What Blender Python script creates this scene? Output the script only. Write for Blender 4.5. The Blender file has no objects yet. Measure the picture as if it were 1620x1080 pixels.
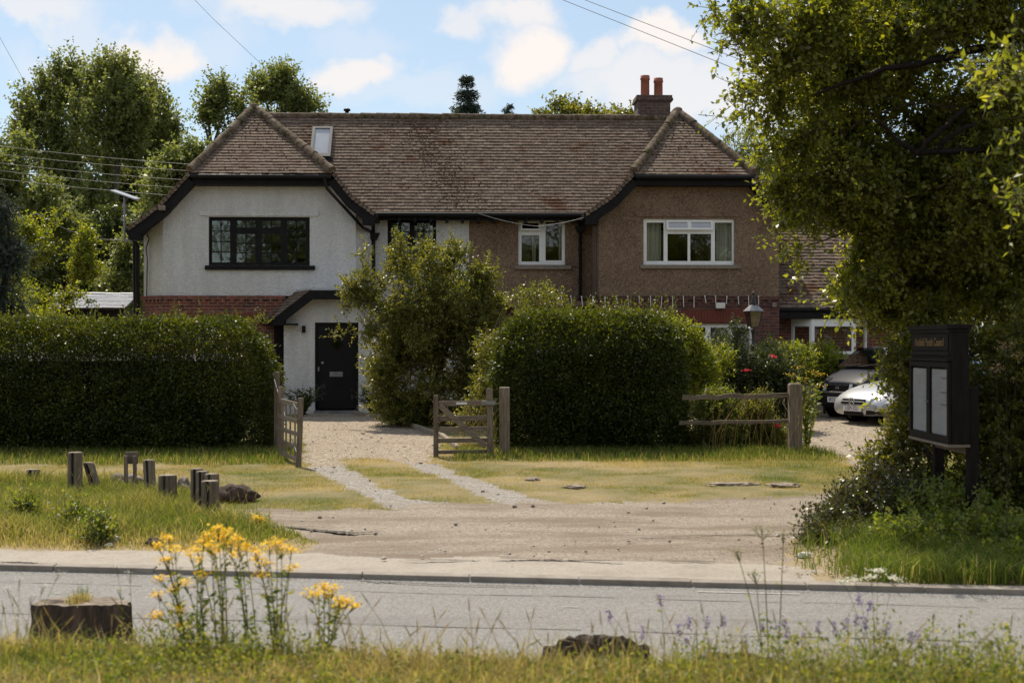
import bpy, bmesh, math, random
import numpy as np
from mathutils import Vector, Matrix, noise as mnoise
random.seed(7); RNG = np.random.default_rng(11)
R = math.radians
scene = bpy.context.scene
COL = scene.collection
# ------------------------------------------------------------------ camera, sky, sun, exposure
CAMZ = 2.0; F = 2250.0; HY = 544.0
cam_d = bpy.data.cameras.new("camera"); cam = bpy.data.objects.new("camera", cam_d); COL.objects.link(cam)
cam.location = (0, 0, CAMZ); cam.rotation_euler = (R(90), 0, 0)
cam_d.lens = 50; cam_d.sensor_width = 36; cam_d.shift_y = 4/1620.0
cam_d.clip_start = 0.1; cam_d.clip_end = 5000
cam_d.dof.use_dof = True; cam_d.dof.focus_distance = 27; cam_d.dof.aperture_fstop = 3.2
scene.camera = cam
SUN_EL, SUN_AZ = 56.0, -24.0          # azimuth from +Y, negative = left
sd = bpy.data.lights.new("sun", 'SUN'); sun = bpy.data.objects.new("sun", sd); COL.objects.link(sun)
sd.energy = 4.8; sd.angle = R(0.5); sd.color = (1.0, 0.90, 0.75)
sdir = Vector((math.sin(R(SUN_AZ))*math.cos(R(SUN_EL)), math.cos(R(SUN_AZ))*math.cos(R(SUN_EL)), math.sin(R(SUN_EL))))
sun.rotation_euler = (-sdir).to_track_quat('-Z', 'Y').to_euler()
sun.location = (0, 0, 30)
w = bpy.data.worlds.new("World"); scene.world = w; w.use_nodes = True
def setup_world():
    nt = w.node_tree; nt.nodes.clear(); N = nt.nodes.new; L = nt.links.new
    out = N('ShaderNodeOutputWorld'); bg = N('ShaderNodeBackground'); L(bg.outputs[0], out.inputs[0])
    sky = N('ShaderNodeTexSky'); sky.sky_type = 'NISHITA'; sky.sun_disc = False
    sky.sun_elevation = R(SUN_EL); sky.sun_rotation = R(SUN_AZ); sky.air_density = 1.0; sky.dust_density = 0.6; sky.ozone_density = 1.6
    bg.inputs[1].default_value = 0.096
    tc = N('ShaderNodeTexCoord')
    nz = N('ShaderNodeTexNoise'); nz.inputs['Scale'].default_value = 13; nz.inputs['Detail'].default_value = 8; nz.inputs['Roughness'].default_value = .58
    L(tc.outputs['Generated'], nz.inputs['Vector'])
    # the puffs of cloud, as warped ellipses in the sky's own directions
    wrp = N('ShaderNodeVectorMath'); wrp.operation = 'MULTIPLY_ADD'
    L(nz.outputs['Color'], wrp.inputs[0]); wrp.inputs[1].default_value = (.12, .0, .085); 
    off = N('ShaderNodeVectorMath'); off.operation = 'ADD'; L(tc.outputs['Generated'], off.inputs[0]); off.inputs[1].default_value = (-.06, 0, -.0425)
    L(off.outputs[0], wrp.inputs[2])
    acc = None
    for (px, py, rx, ry, st) in [(255,88,70,50,.95),(60,8,110,26,.6),(155,70,50,80,.35),(80,95,80,40,.3),(440,6,140,34,.75),(575,112,62,34,.85),
                                 (725,40,52,34,.6),(820,26,85,34,.8),(858,98,95,62,1.0),(1065,62,60,40,.95),(980,92,50,38,.7),
                                 (1070,140,150,60,.7),(1250,100,120,120,.7),(560,60,90,30,.2),(690,150,160,30,.25),(350,60,60,40,.2)]:
        a, b = (px-810)/F, (HY-py)/F; n = math.sqrt(1+a*a+b*b)
        sub = N('ShaderNodeVectorMath'); sub.operation = 'SUBTRACT'; L(wrp.outputs[0], sub.inputs[0]); sub.inputs[1].default_value = (a/n, 1/n, b/n)
        mul = N('ShaderNodeVectorMath'); mul.operation = 'MULTIPLY'; L(sub.outputs[0], mul.inputs[0]); mul.inputs[1].default_value = (F/rx, F/rx*.3, F/ry)
        ln = N('ShaderNodeVectorMath'); ln.operation = 'LENGTH'; L(mul.outputs[0], ln.inputs[0])
        mr = N('ShaderNodeMapRange'); mr.interpolation_type = 'SMOOTHSTEP'; L(ln.outputs['Value'], mr.inputs[0])
        mr.inputs[1].default_value = 1.2; mr.inputs[2].default_value = .45; mr.inputs[3].default_value = 0; mr.inputs[4].default_value = st
        if acc is None: acc = mr.outputs[0]
        else:
            mx = N('ShaderNodeMath'); mx.operation = 'MAXIMUM'; L(acc, mx.inputs[0]); L(mr.outputs[0], mx.inputs[1]); acc = mx.outputs[0]
    # broken cloud over the rest of the sky
    n2 = N('ShaderNodeTexNoise'); n2.inputs['Scale'].default_value = 2.2; n2.inputs['Detail'].default_value = 6; L(tc.outputs['Generated'], n2.inputs['Vector'])
    m2 = N('ShaderNodeMapRange'); m2.interpolation_type = 'SMOOTHSTEP'; L(n2.outputs[0], m2.inputs[0]); m2.inputs[1].default_value = .40; m2.inputs[2].default_value = .60; m2.inputs[4].default_value = .45
    sx = N('ShaderNodeSeparateXYZ'); L(tc.outputs['Generated'], sx.inputs[0])
    m3 = N('ShaderNodeMapRange'); m3.interpolation_type = 'SMOOTHSTEP'; L(sx.outputs['Y'], m3.inputs[0]); m3.inputs[1].default_value = .8; m3.inputs[2].default_value = .3
    mm = N('ShaderNodeMath'); mm.operation = 'MULTIPLY'; L(m2.outputs[0], mm.inputs[0]); L(m3.outputs[0], mm.inputs[1])
    mx = N('ShaderNodeMath'); mx.operation = 'MAXIMUM'; L(acc, mx.inputs[0]); L(mm.outputs[0], mx.inputs[1])
    mix = N('ShaderNodeMix'); mix.data_type = 'RGBA'; L(mx.outputs[0], mix.inputs[0])
    # a little summer haze whitens the blue
    hz = N('ShaderNodeMix'); hz.data_type = 'RGBA'; hz.inputs[0].default_value = .36; L(sky.outputs[0], hz.inputs[6]); hz.inputs[7].default_value = (6.4, 7.7, 8.6, 1)
    L(hz.outputs[2], mix.inputs[6]); mix.inputs[7].default_value = (8.5, 7.9, 7.5, 1)
    L(mix.outputs[2], bg.inputs[0])
setup_world()
vs = scene.view_settings; vs.view_transform = 'Standard'; vs.look = 'None'; vs.gamma = 1; vs.exposure = 0.30; vs.use_curve_mapping = False
scene.cycles.use_denoising = True
scene.cycles.max_bounces = 8; scene.cycles.transparent_max_bounces = 12
scene.cycles.sample_clamp_indirect = 6

# ------------------------------------------------------------------ helpers
def gz(x, y):
    s = y + .145*x - 11.81
    if s < -4.45: t = min(1, (-s-4.45)/.55); return .45*t*t*(3-2*t)
    if s < 0: return 0.0
    t = min(1, s/21.0); return .06 + .37*t
def gzv(x, y):
    s = y + .145*x - 11.81
    t = np.clip((-s-4.45)/.55, 0, 1); z = .45*t*t*(3-2*t)
    return np.where(s < 0, z, .06 + .37*np.clip(s/21.0, 0, 1))
def P(px, py, d): return Vector(((px-810)/F*d, d, CAMZ+(HY-py)/F*d))
def G(px, py):
    """the point of the ground seen at a picture position"""
    d = 12.0
    for _ in range(60):
        x = (px-810)/F*d; d = .5*d + .5*(CAMZ-gz(x, d))*F/(py-HY)
    x = (px-810)/F*d
    return Vector((x, d, gz(x, d)))
def Gd(px, d):
    x = (px-810)/F*d; return Vector((x, d, gz(x, d)))
def hash2(i, j, s):
    v = np.sin(i*127.1 + j*311.7 + s*74.7)*43758.5453; return v - np.floor(v)
def vnoise(x, y, s=0):
    xi, yi = np.floor(x), np.floor(y); xf, yf = x-xi, y-yi
    u, v = xf*xf*(3-2*xf), yf*yf*(3-2*yf)
    return (hash2(xi,yi,s)*(1-u)+hash2(xi+1,yi,s)*u)*(1-v) + (hash2(xi,yi+1,s)*(1-u)+hash2(xi+1,yi+1,s)*u)*v
def fbm(x, y, s=0): return vnoise(x,y,s)*.5 + vnoise(x*2.1,y*2.1,s+1)*.3 + vnoise(x*4.3,y*4.3,s+2)*.2
def in_poly(px, py, poly):
    ins = np.zeros(np.shape(px), bool); n = len(poly)
    for i in range(n):
        x1, y1 = poly[i]; x2, y2 = poly[(i+1) % n]
        c = ((y1 > py) != (y2 > py)) & (px < (x2-x1)*(py-y1)/((y2-y1) or 1e-9)+x1); ins ^= c
    return ins
def setp(o, label=None, cat=None, group=None, kind=None):
    if label: o['label'] = label
    if cat: o['category'] = cat
    if group: o['group'] = group
    if kind: o['kind'] = kind
    return o
MATS = {}
ORIG = {}
def thing(name, loc, label, cat, group=None, rot=0):
    o = bpy.data.objects.new(name, None); COL.objects.link(o); o.location = loc; o.rotation_euler = (0, 0, rot); o.empty_display_size = .2
    ORIG[o.name] = Matrix.Translation(Vector(loc)) @ Matrix.Rotation(rot, 4, 'Z')
    return setp(o, label, cat, group)
def np_mesh(name, V, Fc, mat, parent=None, loc=None, attrs=None, local=False, smooth=False, nv=4):
    V = np.asarray(V, dtype=np.float64).reshape(-1, 3)
    M = None
    if parent is not None and not local: M = ORIG.get(parent.name)
    if M is not None:
        Mi = np.array(M.inverted()); V = V @ Mi[:3,:3].T + Mi[:3,3]
    if loc is not None: V = V - np.array(loc)
    Fc = np.asarray(Fc, dtype=np.int32); k = Fc.shape[1]
    me = bpy.data.meshes.new(name); me.vertices.add(len(V)); me.vertices.foreach_set('co', V.astype(np.float32).ravel())
    me.loops.add(Fc.size); me.loops.foreach_set('vertex_index', Fc.ravel())
    me.polygons.add(len(Fc)); me.polygons.foreach_set('loop_start', np.arange(0, Fc.size, k, dtype=np.int32))
    me.update(calc_edges=True)
    if attrs:
        for an, (dom, arr) in attrs.items():
            at = me.attributes.new(an, 'FLOAT', dom); at.data.foreach_set('value', np.asarray(arr, dtype=np.float32))
    if smooth: me.polygons.foreach_set('use_smooth', np.ones(len(Fc), bool))
    if mat: me.materials.append(mat)
    o = bpy.data.objects.new(name, me); COL.objects.link(o)
    if parent is not None:
        o.parent = parent
        if M is not None: ORIG[o.name] = M
    if loc is not None: o.location = loc
    return o
class MB:
    def __init__(s): s.v = []; s.f = []; s.rnd = []; s.sm = []
    def add(s, vs_, fs, r=None, smooth=False):
        b = len(s.v); s.v += [tuple(p) for p in vs_]
        r = random.random() if r is None else r
        for f in fs: s.f.append([b+i for i in f]); s.rnd.append(r); s.sm.append(smooth)
    def hexa(s, p, r=None):
        s.add(p, [(0,3,2,1),(4,5,6,7),(0,1,5,4),(1,2,6,5),(2,3,7,6),(3,0,4,7)], r)
    def box(s, x0,y0,z0,x1,y1,z1, r=None):
        s.hexa([(x0,y0,z0),(x1,y0,z0),(x1,y1,z0),(x0,y1,z0),(x0,y0,z1),(x1,y0,z1),(x1,y1,z1),(x0,y1,z1)], r)
    def beam(s, a, b, wd, ht, up=(0,0,1), r=None):
        """rectangular bar from a to b; wd across, ht along up"""
        a, b = Vector(a), Vector(b); d = (b-a).normalized(); sd_ = d.cross(Vector(up))
        if sd_.length < 1e-4: sd_ = d.cross(Vector((0,1,0)))
        sd_.normalize(); u = sd_.cross(d).normalized(); h = []
        for q in (a, b):
            h.append([q - sd_*wd/2 - u*ht/2, q + sd_*wd/2 - u*ht/2, q + sd_*wd/2 + u*ht/2, q - sd_*wd/2 + u*ht/2])
        s.hexa(h[0]+h[1], r)
    def tube(s, pts, rad, n=8, r=None, cap=True, smooth=True):
        pts = [Vector(p) for p in pts]; rads = rad if hasattr(rad, '__len__') else [rad]*len(pts)
        vs_, fs = [], []; ref = None
        for i, p in enumerate(pts):
            d = (pts[min(i+1, len(pts)-1)] - pts[max(i-1, 0)]).normalized()
            if ref is None: ref = Vector((0,0,1)) if abs(d.z) < .9 else Vector((1,0,0))
            a = d.cross(ref).normalized(); b = a.cross(d).normalized(); ref = b
            for k in range(n):
                t = 2*math.pi*k/n; vs_.append(p + (a*math.cos(t)+b*math.sin(t))*rads[i])
        for i in range(len(pts)-1):
            for k in range(n): fs.append((i*n+k, i*n+(k+1)%n, (i+1)*n+(k+1)%n, (i+1)*n+k))
        r = random.random() if r is None else r
        s.add(vs_, fs, r, smooth)
        if cap:
            s.add(vs_[:n], [tuple(reversed(range(n)))], r); s.add(vs_[-n:], [tuple(range(n))], r)
    def lathe(s, c, prof, n=20, r=None, smooth=True):
        c = Vector(c); vs_, fs = [], []
        for (ra, z) in prof:
            for k in range(n):
                t = 2*math.pi*k/n; vs_.append((c.x+ra*math.cos(t), c.y+ra*math.sin(t), c.z+z))
        for i in range(len(prof)-1):
            for k in range(n): fs.append((i*n+k, i*n+(k+1)%n, (i+1)*n+(k+1)%n, (i+1)*n+k))
        fs.append(tuple(reversed(range(n)))); fs.append(tuple((len(prof)-1)*n+k for k in range(n)))
        s.add(vs_, fs, r, smooth)
    def panel(s, outline, holes, fn, depth, r=None, back=False):
        """flat plate with holes; outline/holes lists of (a,b); fn(a,b,t) -> point, t = distance behind the face"""
        bm = bmesh.new(); edges = []
        loops = [outline]+holes
        for lp in loops:
            vv = [bm.verts.new((a, b, 0)) for a, b in lp]
            for i in range(len(vv)): edges.append(bm.edges.new((vv[i], vv[(i+1) % len(vv)])))
        bmesh.ops.triangle_fill(bm, use_beauty=True, use_dissolve=False, edges=edges, normal=(0,0,1))
        bm.verts.index_update()
        pts = [(v.co.x, v.co.y) for v in bm.verts]
        fs = [[v.index for v in f.verts] for f in bm.faces]; bm.free()
        r = random.random() if r is None else r
        s.add([fn(a,b,0) for a,b in pts], fs, r)
        if back: s.add([fn(a,b,depth) for a,b in pts], [list(reversed(f)) for f in fs], r)
        for lp in loops:
            n = len(lp)
            s.add([fn(a,b,0) for a,b in lp]+[fn(a,b,depth) for a,b in lp], [(i,(i+1)%n,n+(i+1)%n,n+i) for i in range(n)], r)
    def build(s, name, mat, parent=None, local=False, loc=None, bevel=0, label=None, recalc=True, subsurf=0):
        V = [Vector(p) for p in s.v]; M = None
        if parent is not None and not local: M = ORIG.get(parent.name)
        if M is not None:
            Mi = M.inverted(); V = [Mi @ p for p in V]
        if loc is not None: lv = Vector(loc); V = [p-lv for p in V]
        me = bpy.data.meshes.new(name); me.from_pydata([tuple(p) for p in V], [], s.f)
        if recalc:
            bm = bmesh.new(); bm.from_mesh(me); bmesh.ops.recalc_face_normals(bm, faces=bm.faces); bm.to_mesh(me); bm.free()
        at = me.attributes.new('rnd', 'FLOAT', 'FACE'); at.data.foreach_set('value', s.rnd)
        me.polygons.foreach_set('use_smooth', s.sm)
        uv = me.uv_layers.new(name='UVMap'); co = np.empty(len(me.vertices)*3, np.float32); me.vertices.foreach_get('co', co); co = co.reshape(-1,3)
        uvs = np.empty((len(me.loops), 2), np.float32)
        for p in me.polygons:
            n = p.normal
            for li in p.loop_indices:
                c = co[me.loops[li].vertex_index]
                if abs(n.z) > .85: uvs[li] = (c[0], c[1])
                else:
                    h = math.hypot(n.x, n.y) or 1; tx, ty = -n.y/h, n.x/h
                    uvs[li] = (c[0]*tx + c[1]*ty, c[2])
        uv.data.foreach_set('uv', uvs.ravel())
        me.materials.append(mat)
        o = bpy.data.objects.new(name, me); COL.objects.link(o)
        if parent is not None:
            o.parent = parent
            if M is not None: ORIG[o.name] = M
        if loc is not None: o.location = loc
        if bevel:
            md = o.modifiers.new('bevel', 'BEVEL'); md.width = bevel; md.segments = 2; md.limit_method = 'ANGLE'
        if subsurf:
            md = o.modifiers.new('sub', 'SUBSURF'); md.levels = subsurf; md.render_levels = subsurf
        if label: o['label'] = label
        return o
# ------------------------------------------------------------------ materials
def ramp(N, L, src, stops):
    r = N('ShaderNodeValToRGB'); L(src, r.inputs[0]); e = r.color_ramp.elements
    while len(e) < len(stops): e.new(.5)
    for i, (p, c) in enumerate(stops): e[i].position = p; e[i].color = (c[0], c[1], c[2], 1)
    return r.outputs[0]
def mat(name, stops, scale=6, rough=.8, bump=0, bscale=40, attr=None, amix=.5, metal=0, spec=.4, stretch=(1,1,1), detail=5, coord='Object', bdist=.01, mott=None):
    """procedural surface: colour ramp driven by noise (plus a per-piece random attribute), noise bump"""
    m = bpy.data.materials.new(name); m.use_nodes = True; nt = m.node_tree; N = nt.nodes.new; L = nt.links.new
    b = nt.nodes['Principled BSDF']; b.inputs['Roughness'].default_value = rough; b.inputs['Metallic'].default_value = metal
    b.inputs['Specular IOR Level'].default_value = spec
    tc = N('ShaderNodeTexCoord'); mp = N('ShaderNodeMapping'); L(tc.outputs[coord], mp.inputs[0]); mp.inputs['Scale'].default_value = stretch
    nz = N('ShaderNodeTexNoise'); nz.inputs['Scale'].default_value = scale; nz.inputs['Detail'].default_value = detail; nz.inputs['Roughness'].default_value = .6; L(mp.outputs[0], nz.inputs[0])
    src = nz.outputs[0]
    mr = N('ShaderNodeMapRange'); L(src, mr.inputs[0]); mr.inputs[1].default_value = .3; mr.inputs[2].default_value = .7; src = mr.outputs[0]
    if attr:
        at = N('ShaderNodeAttribute'); at.attribute_name = attr
        mx = N('ShaderNodeMix'); mx.data_type = 'FLOAT'; mx.inputs[0].default_value = amix; L(src, mx.inputs[2]); L(at.outputs['Fac'], mx.inputs[3]); src = mx.outputs[0]
    col = ramp(N, L, src, stops)
    if mott:
        n3 = N('ShaderNodeTexNoise'); n3.inputs['Scale'].default_value = mott[0]; n3.inputs['Detail'].default_value = 6; n3.inputs['Roughness'].default_value = .7; L(tc.outputs[coord], n3.inputs[0])
        m3 = N('ShaderNodeMapRange'); m3.interpolation_type = 'SMOOTHSTEP'; L(n3.outputs[0], m3.inputs[0]); m3.inputs[1].default_value = mott[2]; m3.inputs[2].default_value = mott[3]
        m4 = N('ShaderNodeMix'); m4.data_type = 'RGBA'; L(m3.outputs[0], m4.inputs[0]); L(col, m4.inputs[6]); m4.inputs[7].default_value = (*mott[1], 1); col = m4.outputs[2]
    L(col, b.inputs['Base Color'])
    if bump:
        n2 = N('ShaderNodeTexNoise'); n2.inputs['Scale'].default_value = bscale; n2.inputs['Detail'].default_value = 4; L(mp.outputs[0], n2.inputs[0])
        bp = N('ShaderNodeBump'); bp.inputs['Strength'].default_value = bump; bp.inputs['Distance'].default_value = bdist; L(n2.outputs[0], bp.inputs['Height']); L(bp.outputs[0], b.inputs['Normal'])
    MATS[name] = m; return m
def leafmat(name, cols, trans=.4, tcol=None, rough=.38, spec=.5):
    m = bpy.data.materials.new(name); m.use_nodes = True; nt = m.node_tree; N = nt.nodes.new; L = nt.links.new
    b = nt.nodes['Principled BSDF']; out = nt.nodes['Material Output']; b.inputs['Roughness'].default_value = rough; b.inputs['Specular IOR Level'].default_value = spec
    at = N('ShaderNodeAttribute'); at.attribute_name = 'rnd'
    n = len(cols); c = ramp(N, L, at.outputs['Fac'], [(i/(n-1), k) for i, k in enumerate(cols)])
    L(c, b.inputs['Base Color'])
    if trans:
        tr = N('ShaderNodeBsdfTranslucent'); mu = N('ShaderNodeMix'); mu.data_type = 'RGBA'; mu.blend_type = 'MULTIPLY'; mu.inputs[0].default_value = 1
        L(c, mu.inputs[6]); mu.inputs[7].default_value = (*(tcol or (2.6, 2.3, 1.0)), 1); mu.clamp_result = False
        L(mu.outputs[2], tr.inputs[0]); ms = N('ShaderNodeMixShader'); ms.inputs[0].default_value = trans
        L(b.outputs[0], ms.inputs[1]); L(tr.outputs[0], ms.inputs[2]); L(ms.outputs[0], out.inputs[0])
    MATS[name] = m; return m
def pebble(name, c1, c2, scale, bstr, dist):
    m = bpy.data.materials.new(name); m.use_nodes = True; nt = m.node_tree; N = nt.nodes.new; L = nt.links.new
    b = nt.nodes['Principled BSDF']; b.inputs['Roughness'].default_value = .9
    tc = N('ShaderNodeTexCoord'); v = N('ShaderNodeTexVoronoi'); v.inputs['Scale'].default_value = scale; L(tc.outputs['Object'], v.inputs[0])
    nz = N('ShaderNodeTexNoise'); nz.inputs['Scale'].default_value = 1.3; nz.inputs['Detail'].default_value = 6; L(tc.outputs['Object'], nz.inputs[0])
    sp = N('ShaderNodeSeparateColor'); L(v.outputs['Color'], sp.inputs[0])
    mx = N('ShaderNodeMix'); mx.data_type = 'FLOAT'; mx.inputs[0].default_value = .45; L(sp.outputs[0], mx.inputs[2]); L(nz.outputs[0], mx.inputs[3])
    c = ramp(N, L, mx.outputs[0], [(.15, c1), (.85, c2)])
    mp = N('ShaderNodeMapping'); L(tc.outputs['Object'], mp.inputs[0]); mp.inputs['Scale'].default_value = (2.2, 2.2, .35)
    n3 = N('ShaderNodeTexNoise'); n3.inputs['Scale'].default_value = 1.4; n3.inputs['Detail'].default_value = 7; n3.inputs['Roughness'].default_value = .65; L(mp.outputs[0], n3.inputs[0])
    m3 = N('ShaderNodeMapRange'); L(n3.outputs[0], m3.inputs[0]); m3.inputs[1].default_value = .32; m3.inputs[2].default_value = .68; m3.inputs[3].default_value = .86; m3.inputs[4].default_value = 1.05
    sc = N('ShaderNodeVectorMath'); sc.operation = 'SCALE'; L(c, sc.inputs[0]); L(m3.outputs[0], sc.inputs['Scale']); L(sc.outputs[0], b.inputs['Base Color'])
    bp = N('ShaderNodeBump'); bp.inputs['Strength'].default_value = bstr; bp.inputs['Distance'].default_value = dist; bp.invert = True
    L(v.outputs['Distance'], bp.inputs['Height']); L(bp.outputs[0], b.inputs['Normal'])
    MATS[name] = m; return m
def brickmat(name, c1, c2, mortar):
    m = bpy.data.materials.new(name); m.use_nodes = True; nt = m.node_tree; N = nt.nodes.new; L = nt.links.new
    b = nt.nodes['Principled BSDF']; b.inputs['Roughness'].default_value = .88
    tc = N('ShaderNodeTexCoord'); bt = N('ShaderNodeTexBrick'); L(tc.outputs['UV'], bt.inputs[0])
    bt.inputs['Scale'].default_value = 1; bt.inputs['Brick Width'].default_value = .225; bt.inputs['Row Height'].default_value = .075; bt.inputs['Mortar Size'].default_value = .006
    bt.inputs['Mortar Smooth'].default_value = .2; bt.inputs['Bias'].default_value = -.1
    bt.inputs['Color1'].default_value = (*c1, 1); bt.inputs['Color2'].default_value = (*c2, 1); bt.inputs['Mortar'].default_value = (*mortar, 1)
    nz = N('ShaderNodeTexNoise'); nz.inputs['Scale'].default_value = 9; nz.inputs['Detail'].default_value = 5; L(tc.outputs['UV'], nz.inputs[0])
    mr = N('ShaderNodeMapRange'); L(nz.outputs[0], mr.inputs[0]); mr.inputs[1].default_value = .3; mr.inputs[2].default_value = .7; mr.inputs[3].default_value = .65; mr.inputs[4].default_value = 1.25
    mu = N('ShaderNodeVectorMath'); mu.operation = 'SCALE'; L(bt.outputs[0], mu.inputs[0]); L(mr.outputs[0], mu.inputs['Scale']); L(mu.outputs[0], b.inputs['Base Color'])
    bp = N('ShaderNodeBump'); bp.inputs['Strength'].default_value = .6; bp.inputs['Distance'].default_value = .006; bp.invert = True; L(bt.outputs['Fac'], bp.inputs['Height']); L(bp.outputs[0], b.inputs['Normal'])
    MATS[name] = m; return m
def stonemat(name, cols, scale, bstr=.7, dist=.01, patch=(.5, (.2,.15,.1), .5, .7), rough=.9, pscale=(1,1,1), fine=None):
    """loose stone surface: cells of mixed colour with relief, larger patches of another tone"""
    m = bpy.data.materials.new(name); m.use_nodes = True; nt = m.node_tree; N = nt.nodes.new; L = nt.links.new
    b = nt.nodes['Principled BSDF']; b.inputs['Roughness'].default_value = rough; b.inputs['Specular IOR Level'].default_value = .25
    tc = N('ShaderNodeTexCoord'); v = N('ShaderNodeTexVoronoi'); v.inputs['Scale'].default_value = scale; L(tc.outputs['Object'], v.inputs[0])
    sp = N('ShaderNodeSeparateColor'); L(v.outputs['Color'], sp.inputs[0])
    n = len(cols); c = ramp(N, L, sp.outputs[0], [(i/(n-1), k) for i, k in enumerate(cols)])
    mp = N('ShaderNodeMapping'); L(tc.outputs['Object'], mp.inputs[0]); mp.inputs['Scale'].default_value = pscale
    nz = N('ShaderNodeTexNoise'); nz.inputs['Scale'].default_value = patch[0]; nz.inputs['Detail'].default_value = 7; nz.inputs['Roughness'].default_value = .65; L(mp.outputs[0], nz.inputs[0])
    mr = N('ShaderNodeMapRange'); mr.interpolation_type = 'SMOOTHSTEP'; L(nz.outputs[0], mr.inputs[0]); mr.inputs[1].default_value = patch[2]; mr.inputs[2].default_value = patch[3]; mr.inputs[4].default_value = .85
    mx = N('ShaderNodeMix'); mx.data_type = 'RGBA'; L(mr.outputs[0], mx.inputs[0]); L(c, mx.inputs[6]); mx.inputs[7].default_value = (*patch[1], 1)
    L(mx.outputs[2], b.inputs['Base Color'])
    n2 = N('ShaderNodeTexNoise'); n2.inputs['Scale'].default_value = 3; n2.inputs['Detail'].default_value = 9; L(tc.outputs['Object'], n2.inputs[0])
    ad = N('ShaderNodeMath'); ad.operation = 'MULTIPLY_ADD'; L(n2.outputs[0], ad.inputs[0]); ad.inputs[1].default_value = -1.5; L(v.outputs['Distance'], ad.inputs[2])
    bp = N('ShaderNodeBump'); bp.inputs['Strength'].default_value = bstr; bp.inputs['Distance'].default_value = dist; bp.invert = True; L(ad.outputs[0], bp.inputs['Height']); L(bp.outputs[0], b.inputs['Normal'])
    MATS[name] = m; return m
def glassmat(name, tint=(1,1,1), refl=.25):
    m = bpy.data.materials.new(name); m.use_nodes = True; nt = m.node_tree; N = nt.nodes.new; L = nt.links.new
    nt.nodes.remove(nt.nodes['Principled BSDF']); out = nt.nodes['Material Output']
    tr = N('ShaderNodeBsdfTransparent'); tr.inputs[0].default_value = (*tint, 1); gl = N('ShaderNodeBsdfGlossy'); gl.inputs['Roughness'].default_value = .02
    tc = N('ShaderNodeTexCoord'); nz = N('ShaderNodeTexNoise'); nz.inputs['Scale'].default_value = 2.2; L(tc.outputs['Object'], nz.inputs[0])
    bp = N('ShaderNodeBump'); bp.inputs['Strength'].default_value = .15; bp.inputs['Distance'].default_value = .02; L(nz.outputs[0], bp.inputs['Height']); L(bp.outputs[0], gl.inputs['Normal'])
    lw = N('ShaderNodeLayerWeight'); lw.inputs[0].default_value = .3
    mr = N('ShaderNodeMapRange'); L(lw.outputs['Facing'], mr.inputs[0]); mr.inputs[3].default_value = refl; mr.inputs[4].default_value = .9
    ms = N('ShaderNodeMixShader'); L(mr.outputs[0], ms.inputs[0]); L(tr.outputs[0], ms.inputs[1]); L(gl.outputs[0], ms.inputs[2]); L(ms.outputs[0], out.inputs[0])
    MATS[name] = m; return m

M_render = pebble('white render', (.53,.51,.495), (.655,.635,.62), 30, .85, .018)
M_dash = pebble('brown pebbledash', (.084,.048,.031), (.315,.21,.138), 44, 1.0, .014)
M_brick = brickmat('red brick', (.22,.062,.036), (.10,.036,.027), (.24,.19,.16))
M_dbrick = brickmat('weathered brick', (.10,.060,.048), (.065,.042,.036), (.15,.125,.11))
M_soldier = mat('red rubbed brick', [(0,(.11,.030,.02)),(1,(.19,.050,.028))], 5, .85, .4, 60, stretch=(14,1,1))
M_black = mat('black painted wood', [(0,(.005,.0042,.0042)),(1,(.014,.012,.012))], 8, .55, .2, 30, spec=.15)
M_blackp = mat('black plastic', [(0,(.006,.006,.007)),(1,(.013,.013,.015))], 8, .4, spec=.2)
M_charc = mat('charcoal door paint', [(0,(.009,.0075,.008)),(1,(.014,.012,.0125))], 3, .5, spec=.15)
M_white = mat('white frame', [(0,(.72,.71,.69)),(1,(.82,.81,.8))], 5, .35)
M_sill = mat('concrete sill', [(0,(.16,.13,.10)),(1,(.26,.21,.17))], 14, .9, .3, 60)
M_tile = mat('clay roof tile', [(0,(.072,.048,.036)),(.4,(.128,.091,.069)),(.7,(.188,.140,.106)),(1,(.275,.218,.168))], 16, .9, .5, 70, attr='rnd', amix=.30, spec=.2, bdist=.008, mott=(1.3,(.085,.035,.016),.55,.68))
M_hip = mat('mossy ridge tile', [(0,(.05,.036,.025)),(.5,(.135,.10,.072)),(1,(.24,.19,.145))], 11, .95, .9, 50, attr='rnd', amix=.25, spec=.15, mott=(6,(.06,.05,.02),.5,.62))
M_moss = mat('roof moss', [(0,(.035,.022,.012)),(1,(.10,.055,.025))], 20, 1, .8, 90, attr='rnd')
M_felt = mat('roof underlay', [(0,(.012,.01,.009)),(1,(.02,.018,.016))], 5, 1)
M_slate = mat('pale slates', [(0,(.30,.31,.34)),(1,(.46,.47,.5))], 10, .45, .3, 40, attr='rnd')
M_pot = mat('terracotta', [(0,(.22,.065,.04)),(1,(.34,.115,.07))], 7, .8, .3, 30)
M_glass = glassmat('window glass', (.88,.88,.86), .06)
M_glassb = glassmat('leaded glass', (.6,.65,.6), .13)
M_curt = mat('pale curtain', [(0,(.42,.43,.36)),(1,(.66,.67,.58))], 3, .9, .5, 14, stretch=(9,9,.5))
M_wood = mat('weathered oak', [(0,(.075,.055,.04)),(.5,(.175,.137,.102)),(1,(.30,.245,.19))], 5, .85, .7, 26, attr='rnd', amix=.35, stretch=(7,7,.8))
M_woodh = mat('weathered rail', [(0,(.08,.06,.044)),(.5,(.165,.13,.098)),(1,(.28,.225,.175))], 5, .85, .7, 26, attr='rnd', amix=.35, stretch=(.9,7,7))
M_woodd = mat('dark stained timber', [(0,(.004,.003,.003)),(1,(.016,.011,.009))], 5, .6, .5, 26, stretch=(5,5,.8), spec=.15)
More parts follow.
